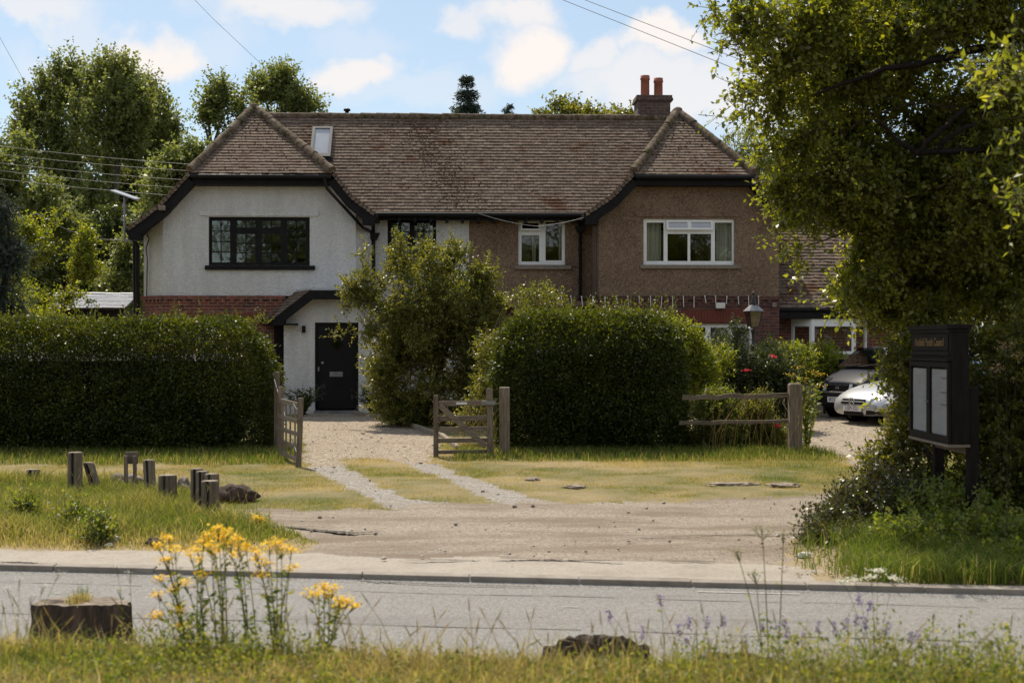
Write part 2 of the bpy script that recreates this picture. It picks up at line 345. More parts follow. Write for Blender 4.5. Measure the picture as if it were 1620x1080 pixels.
M_bark = mat('bark', [(0,(.022,.016,.011)),(.6,(.07,.05,.036)),(1,(.12,.09,.065))], 6, .95, 1, 22, stretch=(3,3,.6), bdist=.02)
M_bark2 = mat('pale poplar bark', [(0,(.05,.045,.035)),(1,(.17,.15,.12))], 4, .95, .8, 12, stretch=(2,2,.7), bdist=.03)
M_cut = mat('weathered cut wood', [(0,(.13,.10,.075)),(1,(.33,.27,.21))], 9, .9, .6, 30)
M_twig = mat('twigs', [(0,(.03,.022,.014)),(1,(.10,.07,.045))], 6, .9)
M_metal = mat('grey metal', [(0,(.16,.16,.165)),(1,(.3,.3,.31))], 6, .45, metal=.6)
M_cable = mat('cable', [(0,(.015,.015,.016)),(1,(.03,.03,.03))], 6, .6)
M_cablep = mat('weathered grey cable', [(0,(.14,.135,.13)),(1,(.22,.21,.2))], 6, .6)
M_rock = mat('rock', [(0,(.05,.042,.036)),(.5,(.16,.13,.11)),(1,(.32,.28,.25))], 5, .95, 1, 18, bdist=.02)
M_stone = mat('loose stone', [(0,(.13,.11,.09)),(.5,(.33,.29,.25)),(1,(.62,.58,.52))], 30, .9, .4, 60, attr='rnd', amix=.8)
M_litter = mat('pale litter', [(0,(.5,.46,.42)),(1,(.8,.78,.74))], 12, .7)
M_shard = mat('orange shard', [(0,(.42,.14,.06)),(1,(.6,.3,.18))], 12, .8)
M_paper = mat('notice paper', [(0,(.68,.65,.66)),(1,(.84,.81,.82))], 2, .8)
M_iron = mat('cast iron', [(0,(.012,.011,.01)),(1,(.045,.03,.022))], 9, .5, .3, 40)
M_gold = mat('faded gold lettering', [(0,(.15,.09,.035)),(1,(.24,.155,.06))], 5, .7)
M_road = stonemat('worn asphalt', [(.12,.115,.108),(.19,.182,.172),(.22,.212,.20),(.285,.275,.26)], 95, .5, .006, patch=(.7,(.135,.13,.125),.5,.8), pscale=(.35,2.2,1))
M_pave = stonemat('concrete edge', [(.27,.238,.20),(.31,.275,.23),(.35,.312,.262)], 60, .3, .004, patch=(1.6,(.22,.185,.15),.46,.75))
M_kerb = mat('kerb stone', [(0,(.17,.145,.12)),(1,(.33,.29,.245))], 6, .9, .4, 50, attr='rnd', amix=.3)
M_lane = stonemat('rough lane surface', [(.16,.132,.102),(.235,.195,.152),(.275,.232,.185),(.37,.325,.27)], 62, .6, .012, patch=(.9,(.155,.118,.085),.40,.66), pscale=(.5,1.8,1))
M_gravel = stonemat('tan gravel', [(.125,.092,.064),(.24,.19,.14),(.31,.255,.192),(.44,.38,.30)], 40, .8, .016, patch=(1.0,(.20,.135,.095),.5,.8))
M_track = stonemat('grey stone track', [(.13,.115,.10),(.215,.195,.17),(.265,.24,.212),(.37,.345,.31)], 44, .6, .012, patch=(1.3,(.22,.19,.16),.42,.75))
def soilmat():
    m = bpy.data.materials.new('dry turf'); m.use_nodes = True; nt = m.node_tree; N = nt.nodes.new; L = nt.links.new
    b = nt.nodes['Principled BSDF']; b.inputs['Roughness'].default_value = 1; b.inputs['Specular IOR Level'].default_value = .1
    at = N('ShaderNodeAttribute'); at.attribute_name = 'dry'; tc = N('ShaderNodeTexCoord')
    nz = N('ShaderNodeTexNoise'); nz.inputs['Scale'].default_value = 26; nz.inputs['Detail'].default_value = 6; L(tc.outputs['Object'], nz.inputs[0])
    mx = N('ShaderNodeMix'); mx.data_type = 'FLOAT'; mx.inputs[0].default_value = .35; L(at.outputs['Fac'], mx.inputs[2]); L(nz.outputs[0], mx.inputs[3])
    c = ramp(N, L, mx.outputs[0], [(0,(.06,.08,.025)),(.35,(.12,.12,.048)),(.65,(.24,.195,.11)),(1,(.34,.265,.18))]); L(c, b.inputs['Base Color'])
    bp = N('ShaderNodeBump'); bp.inputs['Strength'].default_value = .9; bp.inputs['Distance'].default_value = .02; L(nz.outputs[0], bp.inputs['Height']); L(bp.outputs[0], b.inputs['Normal'])
    return m
M_soil = soilmat()
ML_grass = leafmat('grass blade', [(.085,.135,.020),(.15,.185,.034),(.27,.245,.075),(.42,.325,.16),(.50,.40,.25)], .45, (1.5,1.5,.85), .6, .2)
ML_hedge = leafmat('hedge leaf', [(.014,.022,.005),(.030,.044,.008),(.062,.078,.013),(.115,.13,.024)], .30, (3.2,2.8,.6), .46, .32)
ML_tree = leafmat('tree leaf', [(.060,.074,.014),(.105,.125,.022),(.16,.18,.032),(.25,.245,.05)], .48, (2.7,2.5,.6), .36, .5)
ML_bush = leafmat('bush leaf', [(.055,.066,.016),(.09,.105,.024),(.14,.15,.036),(.23,.22,.075)], .42, (2.6,2.3,.6), .42, .45)
ML_poplar = leafmat('poplar leaf', [(.070,.090,.032),(.11,.135,.046),(.155,.18,.066),(.21,.225,.10)], .45, (2.0,1.9,.9), .45, .4)
ML_bright = leafmat('bright leaf', [(.09,.12,.014),(.14,.18,.022),(.19,.22,.032),(.27,.24,.055)], .5, (2.1,1.9,.5), .45, .35)
ML_dark = leafmat('dark leaf', [(.014,.024,.007),(.026,.040,.010),(.045,.062,.014),(.08,.10,.022)], .30, (2.4,2.2,.7), .42, .45)
ML_spruce = leafmat('blue needle', [(.012,.024,.018),(.024,.042,.034),(.045,.07,.06),(.09,.12,.11)], .15, None, .6, .3)
ML_weed = leafmat('weed leaf', [(.065,.095,.018),(.11,.15,.026),(.17,.20,.045),(.28,.25,.10)], .45, (2.0,1.9,.7), .5, .3)
ML_dry = leafmat('dry leaf', [(.10,.06,.035),(.18,.11,.06),(.26,.18,.10)], .2, (1.2,1.1,.8), .8, .2)
ML_yellow = leafmat('yellow petal', [(.82,.48,.004),(.90,.58,.006),(.94,.68,.012)], .3, (1.0,1.0,.8), .6, .2)
ML_purple = leafmat('purple petal', [(.13,.09,.22),(.22,.16,.32),(.34,.27,.42)], .3, (1.2,1.1,1.2), .6, .2)
ML_cream = leafmat('cream petal', [(.5,.5,.36),(.68,.66,.5),(.78,.76,.64)], .3, (1,1,1), .6, .2)
ML_red = leafmat('red petal', [(.5,.01,.02),(.7,.02,.05)], .2, (1,1,1), .6, .2)
# ------------------------------------------------------------------ foliage builders
def unit(v): return v/np.maximum(np.linalg.norm(v, axis=-1, keepdims=True), 1e-9)
def leaf_quads(Pp, D, Nn, Ln, W, fold=.2, bend=0):
    D = unit(D); S = unit(np.cross(D, Nn)); N2 = np.cross(S, D); Ln = Ln[:,None]; W = W[:,None]
    mid = Pp + D*Ln*.45
    V = np.stack([Pp, mid + S*W/2 + N2*fold*W, Pp + D*Ln - N2*bend*Ln, mid - S*W/2 + N2*fold*W], 1)
    return V.reshape(-1, 3)
def quads_idx(n): return np.arange(4*n, dtype=np.int32).reshape(n, 4)
def blob_points(blobs, n, edge=.35, rng=RNG):
    B = np.array([b[:6] for b in blobs], float); wgt = np.array([(b[6] if len(b) > 6 else 1) for b in blobs])*(B[:,3]*B[:,5]+B[:,3]*B[:,4]+B[:,4]*B[:,5]); wgt /= wgt.sum()
    k = rng.choice(len(B), n, p=wgt); d = unit(rng.normal(size=(n,3))); r = rng.random(n)**edge
    c = B[k,:3]; rad = B[k,3:6]; 
    return c + d*rad*r[:,None], unit(d/rad), k
def crown(blobs, ntwig, nleaf, leaf, twig, lw=.6, up=.15, droop=0, edge=.35, spread=.8, rng=RNG, stems=True, outw=.7, lump=None):
    """leafy twigs spread through the crown's volume. returns leaf verts, rnd, stem verts, stem faces"""
    Pt, O, k = blob_points(blobs, ntwig, edge, rng)
    if lump:   # gaps and clumps
        sc, th = lump
        m = vnoise(Pt[:,0]*sc+Pt[:,1]*.7*sc, Pt[:,2]*sc, 5)*.6 + vnoise(Pt[:,1]*sc*1.3+9, Pt[:,0]*sc-Pt[:,2]*sc*.5, 8)*.4
        keep = m > th; Pt, O, k = Pt[keep], O[keep], k[keep]; ntwig = len(Pt)
    D = unit(O*outw + rng.normal(size=(ntwig,3))*.6 + np.array([0,0,up])); T = twig*(.5+rng.random(ntwig))
    st = Pt - D*T[:,None]*.4
    t = (np.arange(nleaf)+.6)/nleaf
    ph = rng.random(ntwig)*6.28
    A = unit(np.cross(D, rng.normal(size=(ntwig,3)))); Bv = np.cross(D, A)
    base = st[:,None,:] + D[:,None,:]*(T[:,None]*t[None])[:,:,None] + np.array([0,0,-1])*(droop*T[:,None]*t[None]**2)[:,:,None]
    ang = ph[:,None] + np.arange(nleaf)[None]*2.4 + rng.normal(size=(ntwig,nleaf))*.4
    side = A[:,None,:]*np.cos(ang)[:,:,None] + Bv[:,None,:]*np.sin(ang)[:,:,None]
    LD = unit(D[:,None,:]*(1-spread*.5) + side*spread + rng.normal(size=side.shape)*.25 + np.array([0,0,-droop*.5]))
    LN = rng.normal(size=side.shape)*.6 + np.array([0,0,.8])
    n = ntwig*nleaf; ll = leaf*(.65+.6*rng.random(n))
    V = leaf_quads(base.reshape(-1,3), LD.reshape(-1,3), LN.reshape(-1,3), ll, ll*lw*(.8+.4*rng.random(n)))
    tw = rng.random(ntwig); r = np.clip(.55*tw[:,None] + .45*rng.random((ntwig,nleaf)), 0, 1).ravel()
    sv = sf = None
    if stems:
        w0 = max(.0025, twig*.012); e = st + D*T[:,None] + np.array([0,0,-1])*(droop*T)[:,None]
        tri = [A, -A*.5+Bv*.87, -A*.5-Bv*.87]
        sv = np.stack([st+q*w0 for q in tri]+[e+q*w0*.4 for q in tri], 1).reshape(-1,3)
        b = np.arange(ntwig)[:,None]*6
        sf = np.concatenate([b+np.array([[0,1,4,3]]), b+np.array([[1,2,5,4]]), b+np.array([[2,0,3,5]])], 0)
    return V, r, sv, sf
def limbs(mb, base, targets, r0, rng=random, wob=.12, up=.4, n=7):
    """tapering limbs from the trunk to points in the crown"""
    for (tp, st, rr) in targets:
        tp, st = Vector(tp), Vector(st); L_ = (tp-st).length; pts = []; 
        off = Vector((rng.uniform(-1,1), rng.uniform(-1,1), rng.uniform(0,1)))*wob*L_
        for i in range(n+1):
            t = i/n; p = st.lerp(tp, t) + off*math.sin(math.pi*t) + Vector((0,0,up*L_*.25*math.sin(math.pi*t))) + Vector((rng.uniform(-1,1),rng.uniform(-1,1),rng.uniform(-1,1)))*wob*.18*L_*(0<i<n)
            pts.append(p)
        mb.tube(pts, [rr*(1-.8*i/n) for i in range(n+1)], 7)
def tree(name, label, cat, base, blobs, ntwig, nleaf, leaf, twig, lmat, tr=.12, group=None, bark=None, stems=True, trunk_top=None, nl=8, twmat=None, lr=.4, **kw):
    base = Vector(base); root = thing(name, base, label, cat, group)
    V, r, sv, sf = crown(blobs, ntwig, nleaf, leaf, twig, stems=stems, **kw)
    cr = np_mesh('crown', V, quads_idx(len(V)//4), lmat, root, attrs={'rnd': ('FACE', r)})
    if stems: np_mesh('twigs', sv, sf, twmat or M_twig, cr)
    mb = MB(); bl = sorted(blobs, key=lambda b: b[2]); top = Vector(trunk_top) if trunk_top else Vector(bl[len(bl)//2][:3])
    pts = [base + Vector((0,0,-.15))]+[base.lerp(top, t)+Vector((random.uniform(-.3,.3)*tr,random.uniform(-.3,.3)*tr,0)) for t in (.15,.35,.55,.75)]+[top]
    mb.tube(pts, [tr*1.25, tr*1.05, tr*.9, tr*.75, tr*.55, tr*.3], 10)
    tg = []
    for b in (bl if len(bl) <= nl else random.sample(bl, nl)):
        c = Vector(b[:3]); t = min(.95, max(.2, ((c-base).dot(top-base)/max((top-base).length_squared,1e-6))*.8)); tg.append((c, base.lerp(top, t), tr*lr))
    limbs(mb, base, tg, tr)
    mb.build('trunk', bark or M_bark, root)
    return root
def pb(px, py, d, rx, ry=None, dr=None, w=1):
    """ellipsoid of crown given where and how large it looks at its distance"""
    ry = rx if ry is None else ry; p = P(px, py, d); s = d/F
    return (p.x, p.y, p.z, rx*s, (dr if dr else (rx+ry)/2*s), ry*s, w)
def clumpy(blobs, n=7, s=.40, vert=1.0, keep=.55, seed=1):
    rg = random.Random(seed); out = []
    for b in blobs:
        w_ = b[6] if len(b) > 6 else 1; out.append((b[0], b[1], b[2], b[3]*.72, b[4]*.72, b[5]*.78, w_*keep))
        for _ in range(n):
            th = rg.uniform(0, 6.283); cz = rg.uniform(-.6, 1); r = math.sqrt(max(0, 1-cz*cz)); q = rg.uniform(.62, 1.0); k = s*rg.uniform(.6, 1.25)
            out.append((b[0]+b[3]*r*math.cos(th)*q, b[1]+b[4]*r*math.sin(th)*q, b[2]+b[5]*cz*q*.92, b[3]*k, b[4]*k, b[5]*k*vert, w_*1.0))
    return out
def rbox_shell(n, x0, x1, y0, y1, z0, z1, rad, th, wob=.1, rng=RNG):
    """points in the outer shell of a clipped hedge (rounded box, uneven)"""
    c = np.array([(x0+x1)/2, (y0+y1)/2, (z0+z1)/2]); h = np.array([(x1-x0)/2, (y1-y0)/2, (z1-z0)/2])
    out = []; outn = []
    got = 0
    while got < n:
        p = (rng.random((n*3,3))*2-1)*(h+wob*1.5); q = np.abs(p)-(h-rad); 
        q[:,2] = np.where(p[:,2] < 0, np.minimum(q[:,2], 0), q[:,2])   # square foot
        o = np.maximum(q, 0); dd = np.linalg.norm(o, axis=1)+np.minimum(q.max(1), 0)-rad
        nz = (fbm(p[:,0]*1.2+p[:,1], p[:,2]*1.2, 3)-.5)*2*wob + (fbm((p[:,0]-p[:,1])*4, p[:,2]*4, 9)-.5)*wob*.9
        s = dd-nz; k = (s < .0) & (s > -th*rng.random(len(s))**1.0)
        g = unit(np.where(o.max(1, keepdims=True) > 1e-6, o, (q == q.max(1, keepdims=True))*1.0)*np.sign(p))
        out.append(p[k]+c); outn.append(g[k]); got += k.sum()
    return np.concatenate(out)[:n], np.concatenate(outn)[:n]
def hedge(name, label, x0, x1, y0, y1, ztop, rad, n, leaf, lmat, wob=.1, yaw=0, tuft=0, tuftx=(0,1), bare=None):
    cx, cy = (x0+x1)/2, (y0+y1)/2; zb = gz(cx, cy)
    root = thing(name, (cx, cy, zb), label, 'hedge')
    Pt, Nn = rbox_shell(n, x0, x1, y0, y1, zb-.05, ztop, rad, .30, wob)
    if bare is not None:
        k = bare(Pt); Pt, Nn = Pt[k], Nn[k]; n = len(Pt)
    Pt = Pt + Nn*(RNG.random((n,1))**12)*.12; D = unit(Nn*.75 + RNG.normal(size=(n,3))*.6 + np.array([0,0,.15])); LN = Nn*.6 + RNG.normal(size=(n,3))*.55 + np.array([0,0,.3])
    ll = leaf*(.5+.95*RNG.random(n)); V = leaf_quads(Pt, D, LN, ll, ll*.62)
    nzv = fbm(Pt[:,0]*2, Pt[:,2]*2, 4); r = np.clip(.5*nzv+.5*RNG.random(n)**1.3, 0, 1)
    if tuft:   # untrimmed shoots on top
        m = tuft; tx = x0 + (x1-x0)*(tuftx[0]+(tuftx[1]-tuftx[0])*RNG.random(m)); ty = y0+.15+(y1-y0-.3)*RNG.random(m)
        hgt = .08+.32*RNG.random(m)**2.2; q = []; dd = []
        for j in range(10):
            t = (j+.5)/10; q.append(np.stack([tx+.12*t*np.sin(tx*37), ty, ztop-.06+hgt*t], 1)); dd.append(RNG.normal(size=(m,3))*.7+np.array([0,0,.6]))
        q = np.concatenate(q); dd = np.concatenate(dd); l2 = leaf*(.7+.5*RNG.random(len(q)))
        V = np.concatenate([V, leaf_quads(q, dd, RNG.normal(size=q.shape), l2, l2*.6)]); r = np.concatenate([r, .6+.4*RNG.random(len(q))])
    np_mesh('foliage', V, quads_idx(len(V)//4), lmat, root, attrs={'rnd': ('FACE', r)})
    # woody inside as one solid dark box, added to stop light passing through
    m = MB(); e = .30+rad*.22
    m.box(x0+e, y0+.36, zb-.02, x1-e, y1-.36, ztop-.36-rad*.25); m.build('opaque_core', M_woodd, root, bevel=rad*.5)
    return root
# ------------------------------------------------------------------ terrain, road, lane, drives
def axis(parts):
    out = [parts[0][0]]
    for a, b, st in parts:
        n = max(1, int(round((b-a)/st))); out += list(np.linspace(a, b, n+1)[1:])
    return np.array(out)
XS = axis([(-700,-200,100),(-200,-60,20),(-60,-20,4),(-20,-9.5,.5),(-9.5,9.5,.07),(9.5,20,.5),(20,60,4),(60,200,20),(200,700,100)])
SS = axis([(-150,-30,20),(-30,-9,1.5),(-9,-5.2,.25),(-5.2,-4.45,.05),(-4.45,0,.09),(0,.13,.13),(.13,12,.07),(12,26,.16),(26,60,2),(60,200,20),(200,1400,150)])
POLY_LANE = [(300,800),(352,803),(500,806),(620,805),(650,798),(770,795),(850,796),(1000,793),(1150,791),(1290,783),(1420,775),(1500,800),(1345,800),(1300,830),(1262,860),(1235,892),(1100,893),(640,893),(392,893),(500,864),(512,858),(470,846),(430,838),(380,826),(340,820),(300,815)]
POLY_COURT = [(477,640),(478,690),(484,740),(540,736),(545,728),(585,723),(640,733),(676,730),(688,722),(700,706),(680,685),(600,663),(560,640)]
POLY_TR1 = [(484,728),(484,740),(520,755),(560,776),(600,796),(622,805),(660,803),(720,797),(640,788),(600,768),(560,748),(541,732)]
POLY_TR2 = [(585,722),(640,733),(700,757),(760,786),(775,797),(870,796),(830,785),(775,766),(720,745),(676,730),(640,722)]
POLY_RC = [(1262,655),(1262,700),(1290,712),(1330,724),(1352,738),(1368,760),(1355,784),(1450,780),(1450,655)]
def cls_grid():
    xc = (XS[1:]+XS[:-1])/2; sc = (SS[1:]+SS[:-1])/2
    X, S = np.meshgrid(xc, sc); Y = S - .145*X + 11.81; Z = gzv(X, Y)
    Yp = np.maximum(Y, .5); px = 810 + X/Yp*F; py = HY + (CAMZ-Z)/Yp*F
    amp = 60/np.maximum(Yp, 5); fine_ = (vnoise(X*13, Y*13, 77)-.5)
    npx = px + ((fbm(X*3, Y*3, 1)-.5)*8+fine_*5)*amp; npy = py + ((fbm(X*3+50, Y*3, 2)-.5)*2.2+fine_*1.3)*amp
    c = np.zeros(X.shape, int)
    c[(S > -4.45) & (S < 0)] = 1
    inpx = Y > 5
    c[(in_poly(npx, npy, POLY_COURT) | in_poly(npx, npy, POLY_RC)) & inpx] = 4
    c[(in_poly(npx, npy, POLY_TR1) | in_poly(npx, npy, POLY_TR2)) & inpx & (c != 4)] = 5
    c[in_poly(npx, npy, POLY_LANE) & inpx & (S > .9)] = 3
    c[(S > .13) & (S < .95+(fbm(X*2, Y*2, 4)-.5)*.16) & (X < 2.45+(fbm(Y*5, X*5, 6)-.5)*.5)] = 2
    c[(S > 0) & (S < .13)] = 6
    return c
def lawn_dry(X, Y): 
    hay = np.clip((1.75-(Y+.145*X-11.81))/.6, 0, 1)*np.clip((Y-11)/.5, 0, 1)
    return np.clip(.75*fbm(X*.55, Y*.8, 21)+.6*fbm(X*2.2, Y*2.6, 22)-.12+.8*hay, 0, 1)
CLS = cls_grid()
def class_at(X, Y):
    i = np.clip(np.searchsorted(XS, X)-1, 0, len(XS)-2); j = np.clip(np.searchsorted(SS, Y+.145*X-11.81)-1, 0, len(SS)-2); return CLS[j, i]
def build_ground():
    X, S = np.meshgrid(XS, SS); Y = S - .145*X + 11.81; Z = gzv(X, Y)
    Z = np.where(np.abs(S) < 1e-6, 0.028, Z)
    near = (np.abs(X) < 12) & (Y < 40)
    Z = Z + np.where(near & (S > .3), (fbm(X*1.1, Y*1.1, 12)-.5)*.05 + (fbm(X*6, Y*6, 14)-.5)*.022, 0) + np.where(S < -4.6, (fbm(X*3, Y*3, 15)-.5)*.08, 0)
    Z = Z + np.where((S > -4.45) & (S < 0), .03*np.sin(np.clip((S+4.45)/4.45, 0, 1)*math.pi), 0)
    V = np.stack([X, Y, Z], -1).reshape(-1, 3); nx = len(XS)
    j, i = np.meshgrid(np.arange(len(SS)-1), np.arange(len(XS)-1), indexing='ij'); a = j*nx+i
    Q = np.stack([a, a+1, a+1+nx, a+nx], -1).reshape(-1, 4); c = CLS.ravel()
    names = {0: ('ground', M_soil, 'grassy ground of the verges and lawns'), 1: ('road', M_road, 'worn grey asphalt road'), 2: ('pavement', M_pave, 'pale concrete strip beside the kerb'),
             3: ('lane', M_lane, 'rough potholed stony lane'), 4: ('gravel_driveway', M_gravel, 'tan gravel driveway'), 5: ('wheel_tracks', M_track, 'pair of grey stone wheel tracks')}
    for k, (nm, m, lb) in names.items():
        q = Q[c == k]; used, inv = np.unique(q, return_inverse=True); vv = V[used]
        dry = lawn_dry(vv[:,0], vv[:,1])
        o = np_mesh(nm, vv, inv.reshape(-1,4), m, attrs={'dry': ('POINT', dry)}, smooth=True); setp(o, lb, None, None, 'structure')
    # kerb stones: one low course, joints between stones
    x = -14.0; mb = MB()
    while x < 16:
        l = .91; y = 11.81-.145*x; y1 = 11.81-.145*(x+l-.008); wz = random.uniform(-.004,.004); zt = .068+wz
        a, b_ = (x, y-.01), (x+l-.008, y1-.01)
        mb.hexa([(a[0],a[1],-.05),(b_[0],b_[1],-.05),(b_[0],b_[1]+.15,-.05),(a[0],a[1]+.15,-.05),(a[0],a[1],zt),(b_[0],b_[1],zt),(b_[0],b_[1]+.15,zt+.004),(a[0],a[1]+.15,zt+.004)])
        x += l
    o = mb.build('kerb', M_kerb, bevel=.012); setp(o, 'low pale kerb of long stones', None, None, 'structure')
build_ground()
def scatter_stones():
    n = 1100; mb_v, mb_f, rr = [], [], []
    ico = bmesh.new(); bmesh.ops.create_icosphere(ico, subdivisions=1, radius=1); iv = np.array([v.co[:] for v in ico.verts]); jf = np.array([[v.index for v in f.verts] for f in ico.faces]); ico.free()
    X = RNG.uniform(-7, 7.5, n*4); Y = RNG.uniform(11.3, 29, n*4); c = class_at(X, Y); k = ((c >= 3) & (c <= 5)); k |= (c == 2) & (RNG.random(n*4) < .06)
    X, Y, c = X[k][:n], Y[k][:n], c[k][:n]; n = len(X); Z = gzv(X, Y)
    sz = (.004 + .020*RNG.random(n)**6)*np.where(c == 3, .8, 1.0)
    V = iv[None]*(sz[:,None,None])*(.6+.8*RNG.random((n,12,1)))*np.array([1.2,1.2,.7]) + np.stack([X, Y, Z+sz*.35+.008], -1)[:,None,:]
    Fq = jf[None] + (np.arange(n)*12)[:,None,None]
    o = np_mesh('loose_stones', V.reshape(-1,3), Fq.reshape(-1,3), M_stone, attrs={'rnd': ('FACE', np.repeat(RNG.random(n), 20))}); setp(o, 'loose stones scattered over the lane and drive', None, None, 'stuff')
scatter_stones()
def cracks():
    m = MB()
    def strip(pts, w0):
        q = [G(*p) for p in pts]; den = []
        for a, b in zip(q[:-1], q[1:]):
            for t in np.linspace(0, 1, 14)[:-1]: den.append(a.lerp(b, t))
        den.append(q[-1]); n = len(den)
        for i in range(n-1):
            a, b = den[i], den[i+1]; wa = w0*math.sin(math.pi*(i+.02)/n)*random.uniform(.5,1.4)+.004; 
            za, zb = gz(a.x,a.y)+.016, gz(b.x,b.y)+.016; jt = random.uniform(-.02,.02)
            m.add([(a.x,a.y-wa+jt,za),(b.x,b.y-wa,zb),(b.x,b.y+wa,zb),(a.x,a.y+wa+jt,za)], [(0,1,2,3)])
    strip([(642,888),(700,887.5),(760,889)], .015); strip([(775,889),(860,888),(985,889)], .02); strip([(1040,889),(1130,890)], .012)
    strip([(432,833),(500,840),(560,845),(605,842)], .05); strip([(980,853),(1100,849),(1260,846)], .012); strip([(0,891),(30,891.5),(60,893)], .03)
    strip([(560,917),(700,921),(860,924)], .007)
    o = m.build('lane_cracks', mat('dark crack', [(0,(.03,.026,.022)),(1,(.07,.06,.05))], 8, 1)); setp(o, 'dark broken edges and cracks across the lane mouth', None, None, 'structure')
    # repaired trench lines and a faded line along the road
    m = MB()
    for (s0, wd) in ((-.55,.012),(-1.95,.014)):
        xs = np.arange(-8, 9, .16)
        for a, b in zip(xs[:-1], xs[1:]):
            if random.random() < .06: continue
            ya = 11.81-.145*a+s0+.02*math.sin(a*3); yb = 11.81-.145*b+s0+.02*math.sin(b*3); z = .03*math.sin((s0+4.45)/4.45*math.pi)+.006; ww = wd*random.uniform(.3,1)
            m.add([(a,ya-ww,z),(b,yb-ww,z),(b,yb+ww,z),(a,ya+ww,z)], [(0,1,2,3)])
    o = m.build('road_seams', mat('tar seam', [(0,(.10,.096,.09)),(1,(.17,.165,.155))], 14, .7)); setp(o, 'thin dark tar seams running along the road', None, None, 'structure')
    m = MB()
    for a in np.arange(-8, 9, .15):
        if random.random() < .9: continue
        s0 = -1.05; ya = 11.81-.145*a+s0; b = a+.15*random.uniform(.4,1); yb = 11.81-.145*b+s0; z = .03*math.sin((s0+4.45)/4.45*math.pi)+.0055
        m.add([(a,ya-.012,z),(b,yb-.012,z),(b,yb+.014,z),(a,ya+.014,z)], [(0,1,2,3)])
    for a in np.arange(1.5, 2.3, .1):
        s0 = -.13; ya = 11.81-.145*a+s0; b = a+.1; yb = 11.81-.145*b+s0
        m.add([(a,ya-.02,.008),(b,yb-.02,.008),(b,yb+.02,.008),(a,ya+.02,.008)], [(0,1,2,3)])
    o = m.build('road_marking', mat('worn road paint', [(0,(.26,.25,.24)),(1,(.42,.41,.39))], 20, .8)); setp(o, 'worn thin white line on the road', None, None, 'structure')
cracks()
# ------------------------------------------------------------------ grass
def blades(X, Y, Z, H, Wd, r, lean=.5, seg=1, hdir=None):
    n = len(X); a = RNG.random(n)*6.28; side = np.stack([np.cos(a), np.sin(a), np.zeros(n)], -1); la = RNG.random(n)*6.28; l = lean*RNG.random(n)
    ld = np.stack([np.cos(la)*l, np.sin(la)*l, np.zeros(n)], -1); B = np.stack([X, Y, Z-.005], -1); up = np.array([0,0,1.])
    if seg == 1:
        V = np.stack([B-side*Wd[:,None]/2, B+side*Wd[:,None]/2, B+(up+ld)*H[:,None]], 1).reshape(-1,3)
        return V, np.arange(3*n).reshape(n,3), r
    m = B + (up+ld*.35)*(H*.55)[:,None]; t = B + (up*.92+ld*1.15)*H[:,None]
    V = np.stack([B-side*Wd[:,None]/2, B+side*Wd[:,None]/2, m+side*Wd[:,None]*.4, m-side*Wd[:,None]*.4, t, t+side*Wd[:,None]*.05], 1).reshape(-1,3)
    b = np.arange(n)[:,None]*6; Fq = np.concatenate([b+np.array([[0,1,2,3]]), b+np.array([[3,2,5,4]])], 0)
    return V, Fq, np.concatenate([r, r])
def sample_cls(n, x0, x1, y0, y1, cl=0, cond=None):
    X = RNG.uniform(x0, x1, n); Y = RNG.uniform(y0, y1, n); k = class_at(X, Y) == cl
    if cond is not None: k &= cond(X, Y)
    return X[k], Y[k]
def pxy(X, Y): Z = gzv(X, Y); return 810+X/Y*F, HY+(CAMZ-Z)/Y*F
TALL_L = [(-60,762),(40,764),(180,772),(300,790),(352,806),(380,822),(440,838),(520,860),(480,868),(400,884),(-60,884)]
RIGHTBANK = [(1235,905),(1262,866),(1300,826),(1345,795),(1400,752),(2100,740),(2100,960),(1400,925)]
